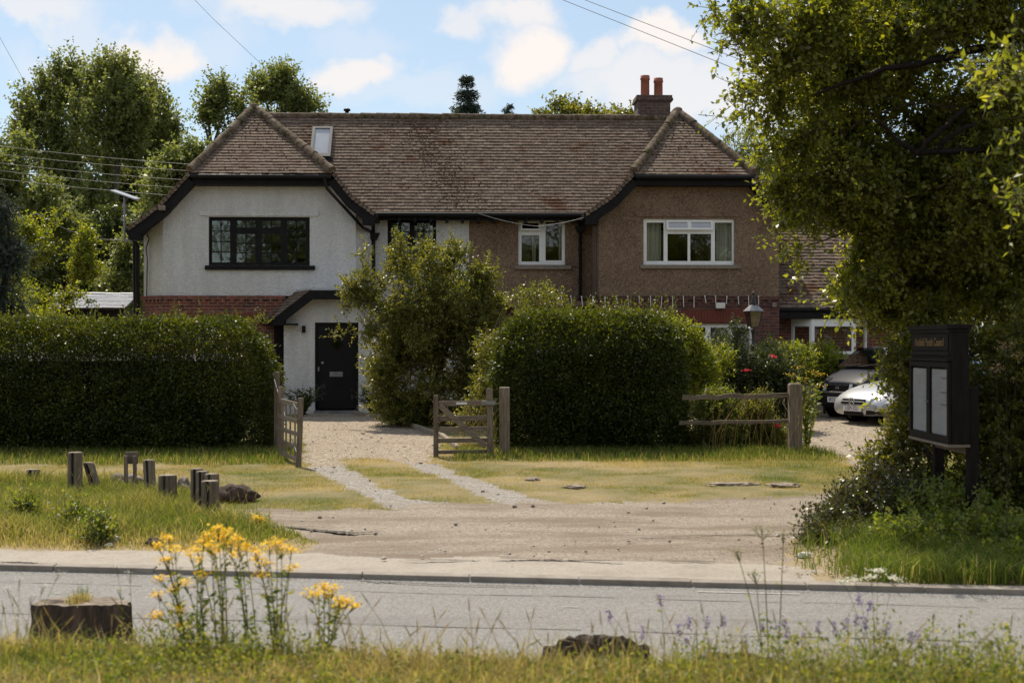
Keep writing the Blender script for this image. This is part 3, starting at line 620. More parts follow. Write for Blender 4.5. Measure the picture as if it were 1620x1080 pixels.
def grass():
    lb = lambda o, t: setp(o, t, None, None, 'stuff')
    # short dry lawn
    X, Y = sample_cls(620000, -10, 9, 13.0, 24.5, 0)
    px, py = pxy(X, Y); k = ~in_poly(px, py, TALL_L) & ~in_poly(px, py, RIGHTBANK); X, Y = X[k], Y[k]
    X = X+RNG.normal(size=len(X))*.035; Y = Y+RNG.normal(size=len(Y))*.05; dens = vnoise(X*9, Y*9, 31); k = (RNG.random(len(X)) < .45+.7*dens); X, Y = X[k], Y[k]; n = len(X)
    dry = np.clip(lawn_dry(X, Y)*1.15-.05 + (RNG.random(n)-.5)*.35, 0, 1)
    edge = np.clip((Y+.145*X-11.81-9.0)/1.5, 0, 1)          # longer and greener near hedges and gates
    H = (.014+.026*RNG.random(n))*(1+.7*edge); V, Fq, r = blades(X, Y, gzv(X, Y)-.004, H, np.full(n,.007), np.clip(dry-.15*edge, 0, 1), .9)
    lb(np_mesh('lawn_grass', V, Fq, ML_grass, attrs={'rnd': ('FACE', r)}), 'short summer dry lawn grass')
    # greener lips of grass where it meets the lane
    # tall grass bank at left
    X, Y = sample_cls(200000, -9, 0, 12.2, 20, 0); px, py = pxy(X, Y); k = in_poly(px, py, TALL_L) ; X, Y, py, px = X[k], Y[k], py[k], px[k]; n = len(X)
    strawy = np.clip((py-845)/25, 0, 1); tip = np.clip((px-380)/100, 0, 1); nz = fbm(X*1.7, Y*1.7, 41)
    H = (.05+.24*RNG.random(n)*(.3+1.1*nz))*(1-.80*np.clip(strawy+tip*.7, 0, 1)); k = RNG.random(n) < .35+.65*(1-strawy)
    r = np.clip(.18+.5*(nz-.35)+.25*(RNG.random(n))**2+.62*strawy*RNG.random(n)**.5+.5*(RNG.random(n) < .10), 0, 1)
    V, Fq, r = blades(X[k], Y[k], gzv(X, Y)[k], H[k], np.full(k.sum(), .009), r[k], .75, 2)
    lb(np_mesh('bank_grass', V, Fq, ML_grass, attrs={'rnd': ('FACE', r)}), 'tall rough grass around the wooden stumps')
    # strip of uncut grass below the left hedge and right of it
    X = np.concatenate([RNG.uniform(-10,-3.4,26000), RNG.uniform(-.9,5.2,22000)]); Y = np.concatenate([22.95-1.9*RNG.random(26000)**1.6, 22.85-1.5*RNG.random(22000)**1.8])
    k = class_at(X, Y) == 0; X, Y = X[k], Y[k]; n = len(X); H = .03+.15*RNG.random(n)**3; r = np.clip(.0+.8*RNG.random(n)**2.2, 0, 1)
    V, Fq, r = blades(X, Y, gzv(X, Y), H, np.full(n, .009), r, .6, 2)
    lb(np_mesh('hedge_foot_grass', V, Fq, ML_grass, attrs={'rnd': ('FACE', r)}), 'uncut grass along the foot of the hedges')
    # right bank, lush
    X, Y = sample_cls(170000, 1.5, 8.5, 11.4, 19, 0); px, py = pxy(X, Y); k = in_poly(px, py, RIGHTBANK); X, Y, px, py = X[k], Y[k], px[k], py[k]; n = len(X)
    bare = np.clip((1425-px)/110, 0, 1)*np.clip((py-790)/40, 0, 1); k = RNG.random(n) > bare*.93; X, Y = X[k], Y[k]; n = len(X); nz = fbm(X*2, Y*2, 51)
    H = (.05+.22*RNG.random(n)*(.4+nz)); r = np.clip(.0+.35*RNG.random(n)+.5*(RNG.random(n) < .07), 0, 1)
    V, Fq, r = blades(X, Y, gzv(X, Y), H, np.full(n, .009), r, .9, 2)
    lb(np_mesh('roadside_grass', V, Fq, ML_grass, attrs={'rnd': ('FACE', r)}), 'lush green grass below the notice board')
    # near verge in front of the camera
    X = RNG.uniform(-3.4, 3.4, 120000); S = RNG.uniform(-7.6, -4.55, 120000); Y = S-.145*X+11.81; k = Y > 3.8; X, Y, S = X[k], Y[k], S[k]; n = len(X)
    nz = fbm(X*1.6, Y*1.6, 61); rgt = np.clip((X-.1)/1.2, 0, 1)
    far = np.clip((S+5.6)/1.0, 0, 1); H = .02+.08*RNG.random(n)*(.4+nz)*(1+.8*far) + (RNG.random(n) < (.05+.10*rgt)*(.3+1.2*far))*.20*RNG.random(n)*(1+.4*rgt)
    r = np.clip(.22+.9*(nz-.25)+.45*RNG.random(n)-.05*rgt, 0, 1)
    V, Fq, r = blades(X, Y, gzv(X, Y)+.002, H, .0035+.004*RNG.random(n), r, .9, 2)
    lb(np_mesh('verge_grass', V, Fq, ML_grass, attrs={'rnd': ('FACE', r)}), 'soft focus grass of the near verge')
    # thin dry stalks with seed heads
    def stalks(name, pts, label, hh=(.25,.5)):
        m = MB()
        for (x, y) in pts:
            z = gz(x, y); h = random.uniform(*hh); lx, ly = random.gauss(0,.25)*h, random.gauss(0,.25)*h
            q = [(x+lx*t*t, y+ly*t*t, z+h*t*(1-.08*t)) for t in (0,.35,.7,1)]; rr = random.uniform(.5, 1)
            m.tube(q, [.0022,.002,.0015,.001], 4, rr, cap=False)
            e = Vector(q[-1]); d = (e-Vector(q[-2])).normalized(); m.tube([e, e+d*.02, e+d*.05, e+d*.075], [.001,.0034,.0028,.0006], 5, rr, cap=False)
        return lb(m.build(name, ML_grass, recalc=False), label)
    st = []
    for _ in range(230):
        x = random.uniform(-2.9, 2.9) ; st.append((x, random.uniform(6.2, 7.4)-.145*x-.1))
    stalks('verge_stalks', st, 'thin dry grass stalks of the near verge', (.12,.34))
    stalks('bank_stalks', [(random.uniform(-7.5,-2.6), random.uniform(14,17.5)) for _ in range(90)], 'straw coloured seed stalks on the bank', (.25,.6))
    stalks('fence_stalks', [(random.uniform(3.0,4.6), random.uniform(22.2,23.2)) for _ in range(40)], 'tall straw stalks beside the rail fence', (.5,1.1))
    stalks('gate_stalks', [(random.uniform(-1.0,-.2), random.uniform(22.4,23.6)) for _ in range(40)], 'arching straw grass behind the gate', (.5,1.1))
grass()
# ------------------------------------------------------------------ the house
TH = R(2.2); HO = Vector((0, 34, 0))
HM = Matrix.Translation(HO) @ Matrix.Rotation(TH, 4, 'Z'); HMi = HM.inverted()
def L(px, py, v):
    """house coordinates (u, v, z) of the point of plane v that shows at this picture position"""
    o = HMi @ Vector((0,0,CAMZ)); d = HMi.to_3x3() @ Vector(((px-810)/F, 1, (HY-py)/F)); t = (v-o.y)/d.y; return o + d*t
def LU(px, v): return L(px, 500, v).x
def LZ(py, v, px=810): return L(px, py, v).z
house = thing('semi_detached_house', HO, 'pair of joined cottages, white left, brown pebbledash right, under one mossy tiled roof', 'house', None, TH)
FZ = .40
def tiles(mb, poly, gauge=.116, width=.165, jit=1.0, seed=1):
    """plain tiles laid in courses over a flat roof polygon (3D, any winding)"""
    rg = random.Random(seed); pts = [Vector(p) for p in poly]; n = Vector((0,0,0))
    for i in range(len(pts)): n += (pts[i]-pts[0]).cross(pts[(i+1)%len(pts)]-pts[0])
    n.normalize(); n = n if n.z > 0 else -n
    a = n.cross(Vector((0,0,1))).normalized(); a = -a; u = n.cross(a).normalized(); u = u if u.z > 0 else -u
    if a.cross(u).dot(n) < 0: a = -a
    o = pts[0]; st = [((p-o).dot(a), (p-o).dot(u)) for p in pts]
    t0, t1 = min(q[1] for q in st), max(q[1] for q in st)
    def span(t):
        xs = []
        for i in range(len(st)):
            (s1, v1), (s2, v2) = st[i], st[(i+1)%len(st)]
            if (v1 > t) != (v2 > t): xs.append(s1+(s2-s1)*(t-v1)/(v2-v1))
        return (min(xs), max(xs)) if len(xs) >= 2 else None
    row = 0; t = t0
    while t < t1:
        sp = span(min(t+gauge*.5, t1-1e-4))
        if sp:
            wav = .006*math.sin(row*1.7); s = sp[0] - (width*.5 if row % 2 else 0)
            while s < sp[1]:
                w0 = max(s, sp[0]-.02); w1 = min(s+width-.004, sp[1]+.02)
                if w1-w0 > .03:
                    lift = .036+rg.uniform(-.003,.005)*jit; sk = rg.uniform(-.003,.003)*jit; tt = t-.012+rg.uniform(-.004,.004)*jit; L_ = gauge+.05; th_ = .024
                    def q(x, y, h): return o + a*x + u*y + n*h
                    p = [q(w0,tt,lift+sk-th_), q(w1,tt,lift-sk-th_), q(w1,tt+L_,.0), q(w0,tt+L_,.0), q(w0,tt,lift+sk), q(w1,tt,lift-sk), q(w1,tt+L_,.010), q(w0,tt+L_,.010)]
                    mb.add(p, [(4,5,6,7),(0,1,5,4),(1,2,6,5),(3,0,4,7)], rg.random())
                s += width
        t += gauge; row += 1
def underlay(mb, poly, drop=.03):
    pts = [Vector(p) for p in poly]; n = Vector((0,0,0))
    for i in range(len(pts)): n += (pts[i]-pts[0]).cross(pts[(i+1)%len(pts)]-pts[0])
    n.normalize(); n = n if n.z > 0 else -n
    k = len(pts); A = [p-n*.008 for p in pts]; B = [p-n*(.008+drop) for p in pts]
    mb.add(A+B, [tuple(range(k)), tuple(range(2*k-1, k-1, -1))]+[(i,(i+1)%k,k+(i+1)%k,k+i) for i in range(k)])
def halfround(mb, a, b, rad, seg=.42, lift=.0):
    a, b = Vector(a), Vector(b); d = (b-a); ln = d.length; d.normalize(); n = max(1, int(round(ln/seg)))
    for i in range(n):
        p, q = a+d*(ln*i/n-.0), a+d*(ln*(i+1)/n+.02); r = rad*random.uniform(.94,1.05); j = Vector((random.uniform(-.008,.008),random.uniform(-.008,.008),random.uniform(-.008,.008)+lift))
        mb.tube([p+j, q+j], [r*1.06, r*.95], 12)
def roofs():
    tb, ub, hb = MB(), MB(), MB()
    ZR, VR = 7.92, 3.3
    eL = L(590, 335, .85); ez = LZ(336, .85, 760)
    # main slope
    ap1 = L(402, 172, 1.6); ap2 = L(1072, 178, 1.6)
    U0, U1 = ap1.x-.05, ap2.x+.05
    main = [(U0,.85,ez),(U1,.85,ez),(U1,VR,ZR),(U0,VR,ZR)]
    tiles(tb, main, seed=3); underlay(ub, main)
    back = [(U0-2,VR+2.6,ez),(U1+2,VR+2.6,ez),(U1,VR,ZR),(U0,VR,ZR)]; underlay(ub, back)
    halfround(hb, (U0,VR,ZR+.01),(U1,VR,ZR+.01), .10)
    info = {}
    for key, ap, cl, cr, el, er in (('l', ap1, L(301,272,-.35), L(526,272,-.35), L(203,361,-.35), L(592,337,-.35)),
                                    ('r', ap2, L(1003,273,-.35), L(1193,275,-.35), L(927,337,-.35), L(1262,340,-.35))):
        za = ap.z; vb = VR+1.2; vback = VR+2.4
        hip = [(cl.x,-.42,cl.z-.04),(cr.x,-.42,cr.z-.04),(ap.x,ap.y,za)]
        tiles(tb, hip, seed=5); underlay(ub, hip)
        for c, e, s in ((cl, el, -1), (cr, er, 1)):
            # the lower run bows out a little
            mid = Vector(((c.x+e.x)/2 - s*.05, 0, (c.z+e.z)/2 - .07))
            up = [(c.x,-.40,c.z),(ap.x,ap.y,za),(ap.x,vb,za),(c.x,vback,c.z)]
            lo1 = [(mid.x,-.40,mid.z),(c.x,-.40,c.z),(c.x,vback,c.z),(mid.x,vback,mid.z)]
            lo2 = [(e.x,-.40,e.z),(mid.x,-.40,mid.z),(mid.x,vback,mid.z),(e.x,vback,e.z)]
            for q, sdn in ((up, 11), (lo1, 12), (lo2, 13)): tiles(tb, q, seed=sdn+s); underlay(ub, q)
            halfround(hb, (c.x,-.40,c.z+.03), (ap.x, ap.y, za+.03), .105, .36)
            info[key+('l' if s < 0 else 'r')] = (c, mid, e)
        halfround(hb, (ap.x, ap.y-.02, za+.03), (ap.x, VR+.3, za+.03), .10)
        hb.lathe((ap.x, ap.y-.03, za-.10), [(.05,0),(.11,.03),(.13,.11),(.11,.19),(.04,.23)], 12)
        info[key] = (ap, cl, cr, el, er)
    mossb = None
    # clumps of moss, thickest on the worn diagonal patch
    mb = MB(); rg = random.Random(4); nrm = Vector((0, -(ZR-ez), VR-.85)).normalized()
    def clump(u_, t_, s_):
        c = Vector((u_, .85+(VR-.85)*t_, ez+(ZR-ez)*t_)) + nrm*.022; k = 6; ring = []
        rr = [s_*rg.uniform(.6,1.3) for _ in range(k)]
        dn = Vector((0, VR-.85, ZR-ez)).normalized(); ax = Vector((1,0,0))
        vs_ = [c + ax*rr[i]*math.cos(i*6.283/k)*1.3 + dn*rr[i]*math.sin(i*6.283/k)*.8 for i in range(k)] + [c + nrm*s_*.7]
        mb.add(vs_, [(i,(i+1)%k,k) for i in range(k)])
    for _ in range(2100):
        u_ = rg.uniform(U0+.3, U1-.3); t_ = rg.random()
        clump(u_, t_, rg.uniform(.008,.026))
    for _ in range(1500):
        t_ = rg.random()**.8; px_ = 742-85*t_ + rg.gauss(0, 24) ; u_ = (px_-810)/F*36; clump(u_, t_, rg.uniform(.012,.038))
    # gutters, fascias, barge boards, soffits
    bb = MB(); gb = MB()
    gb.tube([(LU(592,.8),.80,ez-.06),(LU(930,.8),.80,ez-.06)], .055, 8); bb.box(LU(592,.9), .93, ez-.19, LU(930,.9), .97, ez-.03)
    for px_ in range(632, 930, 25): u_ = LU(px_, 1.1); bb.box(u_-.035, .85, ez-.24, u_+.035, 1.26, ez-.06)
    for key in 'lr':
        ap, cl, cr, el, er = info[key]
        bb.box(cl.x+.05, -.34, cl.z-.26, cr.x-.05, -.30, cl.z-.07); gb.tube([(cl.x+.02,-.46,cl.z-.11),(cr.x-.02,-.46,cl.z-.11)], .055, 8)
        bb.box(cl.x+.1, -.34, cl.z-.30, cr.x-.1, .02, cl.z-.262)
        for s in 'lr':
            c, mid, e = info[key+s]; sg = -1 if s == 'l' else 1
            for a_, b_ in ((c, mid), (mid, e)):
                bb.beam((a_.x-sg*.02,-.35,a_.z-.20),(b_.x-sg*.02,-.35,b_.z-.20), .045, .22)
                nv_ = int((b_-a_).length/.11)
                for i_ in range(nv_):
                    q0, q1 = a_.lerp(b_, i_/nv_), a_.lerp(b_, (i_+.93)/nv_); jj = random.uniform(-.008,.008); tb.beam((q0.x+sg*.01,-.385,q0.z-.055+jj),(q1.x+sg*.01,-.385,q1.z-.035+jj), .07, .075)
                bb.beam((a_.x-sg*.05,-.17,a_.z-.27),(b_.x-sg*.05,-.17,b_.z-.27), .36, .03)
            bb.box(min(e.x,e.x-sg*.28), -.372, e.z-.27, max(e.x,e.x-sg*.28), .0, e.z-.15)
            bb.beam((e.x, -.38, e.z-.07),(e.x, VR+2.3, e.z-.07), .09, .09)
    for key in 'lr':   # staining moss under the hip peaks
        ap, cl, cr, el, er = info[key]
        for _ in range(260):
            t_ = rg.random()**1.7; s_ = rg.uniform(-1,1)*(t_)*.9; y_ = ap.y+(-.42-ap.y)*t_; z_ = ap.z+(cl.z-.04-ap.z)*t_+.05; hw_ = (cr.x-cl.x)/2; c = Vector((ap.x+((cl.x+cr.x)/2-ap.x)*t_+s_*hw_, y_, z_)); k = 6; rr = rg.uniform(.007,.02)
            mb.add([c+Vector((rr*1.3*math.cos(i*1.047), -rr*.5*math.sin(i*1.047), rr*.6*math.sin(i*1.047))) for i in range(k)]+[c+Vector((0,-rr*.5,rr*.5))], [(i,(i+1)%k,k) for i in range(k)])
    roof = tb.build('roof', M_tile, house, local=True)
    ub.build('roof_underlay', M_felt, roof, local=True)
    hb.build('ridge_tiles', M_hip, roof, local=True)
    o = mb.build('moss', M_moss, roof, local=True); o['kind'] = 'stuff'
    bb.build('barge_boards', M_black, roof, local=True); gb.build('gutter', M_blackp, roof, local=True)
    return info, ez
RI, EZ = roofs()
M_dbr2 = brickmat('dark red brick', (.13,.042,.03), (.07,.03,.024), (.15,.115,.1))
ZS = LZ(468, 0, 400)      # underside of the render, top of the brick
def front(v): return lambda a, b, t: (a, v+t, b)
def rect(x0, y0, x1, y1, v):
    a = L(x0, y0, v); b = L(x1, y1, v); return [(a.x, b.z), (b.x, b.z), (b.x, a.z), (a.x, a.z)]
HOLES = {'w1': (330,343,490,420), 'w2': (613,343,690,424), 'w3': (820,345,894,419), 'w4': (1018,346,1162,419), 'w5': (1092,512,1192,566)}
V_REC = 1.25
def walls():
    ap, cl, cr, el, er = RI['l']; m = MB()
    u0 = LU(258, 0); u1 = LU(563, 0); cz = cl.z-.26
    c, md, e = RI['ll']; c2, md2, e2 = RI['lr']
    def under(cx, side, u):   # height of the verge above wall point u
        c_, m_, e_ = side; A = [(c_.x, c_.z), (m_.x, m_.z), (e_.x, e_.z)]
        if (u-c_.x)*(m_.x-c_.x) < 0: return cz
        for (xa, za), (xb, zb) in zip(A[:-1], A[1:]):
            if (u-xa)*(u-xb) <= 0: return min(cz, za+(zb-za)*(u-xa)/(xb-xa)-.24)
        return A[-1][1]-.24
    def us(side): c_, m_, e_ = side; return m_.x
    def outline(u0, u1, sl, sr, zb):
        xs = sorted([u0, u1] + [x for x in (sl[0].x, sl[1].x, sr[0].x, sr[1].x) if u0 < x < u1] + list(np.linspace(u0, u1, 9)[1:-1]))
        return [(u0, zb), (u1, zb)] + [(x, under(None, sl if x < (sl[0].x+sr[0].x)/2 else sr, x)) for x in reversed(xs)]
    m.panel(outline(u0, u1, RI['ll'], RI['lr'], ZS), [rect(*HOLES['w1'], 0)], front(0), .14)
    # splayed corner and return walls
    us_, vs_ = u0-.58, .58; zt = under(None, RI['ll'], u0)
    zc = RI['ll'][2].z-.2
    m.add([(u0,0,ZS),(us_,vs_,ZS),(us_,vs_,max(zc,under(None,RI['ll'],us_))),(u0,0,zt)], [(0,1,2,3)])
    m.add([(us_,vs_,FZ),(us_,6.0,FZ),(us_,6.0,zc+.02),(us_,vs_,max(zc,under(None,RI['ll'],us_)))], [(0,1,2,3)])
    uw = LU(590, V_REC)
    m.add([(u1,0,FZ),(uw,V_REC,FZ),(uw,V_REC,EZ-.05),(u1,0,under(None,RI['lr'],u1))], [(0,1,2,3)])
    um = LU(742, V_REC)
    m.panel([(uw,FZ),(um,FZ),(um,EZ+.1),(uw,EZ+.1)], [rect(*HOLES['w2'], V_REC)], front(V_REC), .14)
    # raised band over the window
    r0 = L(316,333,0); r1 = L(504,342,0); m.box(r0.x, -.035, r1.z, r1.x, .01, r0.z)
    m.box(um-.05, V_REC-.012, FZ, um-.004, V_REC+.02, EZ-.2)
    m.build('wall', M_render, house, local=True, label='white rough rendered wall')
    # brown half
    ap, cl, cr, el, er = RI['r']; cz = cl.z-.26; m = MB(); v0 = LU(947, 0); v1 = LU(1232, 0); uw2 = LU(936, V_REC)
    m.panel([(um,ZS),(uw2,ZS),(uw2,EZ+.1),(um,EZ+.1)], [rect(*HOLES['w3'], V_REC)], front(V_REC), .14)
    m.add([(v0,0,ZS),(uw2,V_REC,ZS),(uw2,V_REC,EZ-.05),(v0,0,under(None,RI['rl'],v0))], [(0,1,2,3)])
    m.panel(outline(v0, v1, RI['rl'], RI['rr'], ZS), [rect(*HOLES['w4'], 0)], front(0), .14)
    m.add([(v1,0,ZS),(v1,6,ZS),(v1,6,EZ),(v1,0,under(None,RI['rr'],v1))], [(0,1,2,3)])
    r0 = L(1006,334,0); r1 = L(1172,343,0); m.box(r0.x, -.025, r1.z, r1.x, .01, r0.z)
    m.build('wall', M_dash, house, local=True, label='brown pebbledash wall')
    # rear wall closing the shell, floor, party wall and ceiling keep the rooms dark
    m = MB(); m.box(us_, 5.9, FZ, v1, 6.0, EZ+.2); m.box(us_+.02, .2, FZ-.35, v1-.02, 5.88, FZ-.02); m.box(um-.1, 1.5, FZ, um+.1, 5.88, EZ); m.box(us_+.05, .7, ZS-.2, v1-.05, 5.86, ZS-.1)
    m.box(us_+.05, 1.4, EZ+.05, v1-.05, 5.86, EZ+.12)
    m.build('rear_wall', M_dash, house, local=True)
    # brickwork below
    m = MB(); p = -.02; zb = FZ-.1
    m.panel([(u0-.01,zb),(LU(452,0),zb),(LU(452,0),ZS),(u0-.01,ZS)], [], front(p), .3)
    m.add([(u0-.01,p,zb),(us_-.02,vs_-.01,zb),(us_-.02,vs_-.01,ZS),(u0-.01,p,ZS)], [(0,1,2,3)])
    m.build('brick_wall', M_brick, house, local=True, label='red brick base of the white half'); m = MB()
    m.panel([(um,zb),(uw2-.01,zb),(uw2-.01,ZS),(um,ZS)], [], front(V_REC+p), .3)
    m.add([(v0-.01,p,zb),(uw2-.01,V_REC+p,zb),(uw2-.01,V_REC+p,ZS),(v0-.01,p,ZS)], [(0,1,2,3)])
    m.panel([(v0-.01,zb),(v1+.01,zb),(v1+.01,ZS),(v0-.01,ZS)], [rect(*HOLES['w5'], p)], front(p), .16)
    m.add([(v1+.01,p,zb),(v1+.01,6,zb),(v1+.01,6,ZS),(v1+.01,p,ZS)], [(0,1,2,3)])
    bw = m.build('brick_wall', M_dbr2, house, local=True, label='darker red brick base of the brown half')
    for a, b in ((v0-.01, v1+.01), (u0-.01, LU(452,0))):
        if a < 0: d.build('corbel_course', M_dbr2, bw, local=True)
        d = MB()
        d.box(a, p-.045, ZS-.075, b, p+.01, ZS+.004, .3); x = a+.02
        while x < b-.11: d.box(x, p-.035, ZS-.15, x+.105, p+.01, ZS-.077); x += .225
        d.box(a, p-.02, ZS-.226, b, p+.01, ZS-.152, .2)
    n = 5
    for i in range(n):   # corbels run round the splay
        t0, t1 = i/n, (i+.55)/n; q0 = Vector((u0-.01-.57*t0, p+.57*t0, 0)); q1 = Vector((u0-.01-.57*t1, p+.57*t1, 0)); o_ = Vector((-.7,-.7,0))*.04
        d.hexa([q0+o_+Vector((0,0,ZS-.15)), q1+o_+Vector((0,0,ZS-.15)), q1+Vector((0,0,ZS-.15)), q0+Vector((0,0,ZS-.15)), q0+o_+Vector((0,0,ZS-.077)), q1+o_+Vector((0,0,ZS-.077)), q1+Vector((0,0,ZS-.077)), q0+Vector((0,0,ZS-.077))])
    q0 = Vector((u0+.01,p,0)); q1 = Vector((us_-.02,vs_,0)); o_ = Vector((-.7,-.7,0))*.05; a_, b_ = ZS-.075, ZS+.004
    d.hexa([q0+o_+Vector((0,0,a_)), q1+o_+Vector((0,0,a_)), q1+Vector((0,0,a_)), q0+Vector((0,0,a_)), q0+o_+Vector((0,0,b_)), q1+o_+Vector((0,0,b_)), q1+Vector((0,0,b_)), q0+Vector((0,0,b_))])
    d.build('corbel_course', M_brick, bw, local=True)
    for (x0, x1, y0, y1) in ((300,432,497,514),(1080,1198,490,510)):
        s = MB()
        a = L(x0,y0,0); b = L(x1,y1,0); k = int((b.x-a.x)/.075)
        for i in range(k): s.box(a.x+i*.075, p-.012+random.uniform(-.002,.002), b.z, a.x+i*.075+.068, p+.02, a.z)
        s.build('flat_arch', M_soldier, bw, local=True)
walls()
def window(rc, v, lights, fm, glass, label, sill=None, reveal=.06, bars=None, tilt=(), curtains=(), fw=.055, silm=None, thick=.05):
    x0, y0, x1, y1 = rc; vf = v+reveal; m = MB()
    holes = [rect(a, b, c, d, vf) for (a, b, c, d) in lights]
    m.panel(rect(x0, y0, x1, y1, v), holes, front(vf), thick, back=True)
    fr = m.build('window', fm, house, local=True, label=label)
    g = MB(); 
    for i, h in enumerate(holes):
        if i in tilt: continue
        (a, z0), (b, _), (_, z1), _ = h; g.box(a-.01, vf+.028, z0-.01, b+.01, vf+.034, z1+.01)
    g.build('pane', glass, fr, local=True)
    if bars:
        bm_ = MB()
        for i, (nx, ny) in bars.items():
            (a, z0), (b, _), (_, z1), _ = holes[i]
            for k in range(1, nx): x = a+(b-a)*k/nx; bm_.box(x-.011, vf+.012, z0, x+.011, vf+.026, z1)
            for k in range(1, ny): z = z0+(z1-z0)*k/ny; bm_.box(a, vf+.010, z-.011, b, vf+.024, z+.011)
        bm_.build('glazing_bars', fm, fr, local=True)
    for i in tilt:   # top-hung light standing open
        (a, z0), (b, _), (_, z1), _ = holes[i]; a -= .03; b += .03; z1 += .03; z0 -= .03; ang = R(16); w_ = .045
        def fn(p, q, t): d_ = z1-q; return (p, vf-.005 - math.sin(ang)*d_ + t*math.cos(ang), z1 - math.cos(ang)*d_ - t*math.sin(ang)*.5)
        cm = MB(); cm.panel([(a,z0),(b,z0),(b,z1),(a,z1)], [[(a+w_,z0+w_),(b-w_,z0+w_),(b-w_,z1-w_),(a+w_,z1-w_)]], fn, -.04, back=True); cs = cm.build('open_light', fm, fr, local=True)
        cg = MB(); cg.add([fn(a+w_,z0+w_,-.015),fn(b-w_,z0+w_,-.015),fn(b-w_,z1-w_,-.015),fn(a+w_,z1-w_,-.015)], [(0,1,2,3)]); cg.build('open_light_pane', MATS['dusk glass'], fr, local=True)
    if sill:
        a, b, c, d = sill; p0 = L(a, b, v-.06); p1 = L(c, d, v-.06); sm = MB(); sm.box(p0.x, v-.07, p1.z, p1.x, vf+.02, p0.z+.004)
        sm.build('sill', silm or M_sill, fr, local=True, bevel=.006)
    for (a, b, c, d, lean) in curtains:
        p0 = L(a, b, v+.22); p1 = L(c, d, v+.22); n = 26; vs_ = []; fs = []
        for i in range(n+1):
            for j in range(5):
                t = i/n; s = j/4; x = p0.x+(p1.x-p0.x)*t; z = p0.z+(p1.z-p0.z)*s; x += lean*(s*(1-s)*1.5)*(1-t if lean < 0 else t)
                vs_.append((x, v+.22+.03*math.sin(t*21)+.01*math.sin(t*50+s), z))
        for i in range(n):
            for j in range(4): fs.append((i*5+j, (i+1)*5+j, (i+1)*5+j+1, i*5+j+1))
        cm = MB(); cm.add(vs_, fs, .5, True); cm.build('curtain', M_curt, fr, local=True)
    return fr
glassmat('dusk glass', (.16,.19,.32), .35)
window(HOLES['w1'], 0, [(335,349,364,415),(374,349,404,360),(374,370,404,415),(414,349,444,360),(414,370,444,415),(454,349,484,415)], M_black, M_glassb,
       'wide black four light window with leaded panes', sill=(324,420,498,427), bars={0:(2,4),1:(2,1),2:(2,3),3:(2,1),4:(2,3),5:(2,4)}, silm=M_black)
window(HOLES['w2'], V_REC, [(619,348,648,420),(656,348,685,420)], M_black, M_glassb, 'black two light window behind the bush', sill=(610,424,694,430), bars={0:(2,4),1:(2,4)}, silm=M_black)
window(HOLES['w3'], V_REC, [(825,352,853,364),(825,372,853,414),(863,351,889,412)], M_white, M_glass, 'white window with one small top light ajar', sill=(814,420,904,426), tilt=(0,), curtains=((842,366,848,418,-.02),(884,350,892,416,.02)))
window(HOLES['w4'], 0, [(1023,352,1050,413),(1056,351,1088,363),(1056,370,1088,413),(1092,351,1125,363),(1092,370,1125,413),(1131,352,1158,413)], M_white, M_glass,
       'wide white window with two open top lights and drawn back curtains', sill=(1013,419,1172,425), tilt=(1,3), curtains=((1019,348,1046,418,-.10),(1133,348,1161,418,.08)))
window(HOLES['w5'], 0, [(1097,518,1116,560),(1124,518,1152,560),(1160,518,1186,560)], M_white, M_glass, 'white ground floor window behind the roses', sill=(1088,566,1196,572))
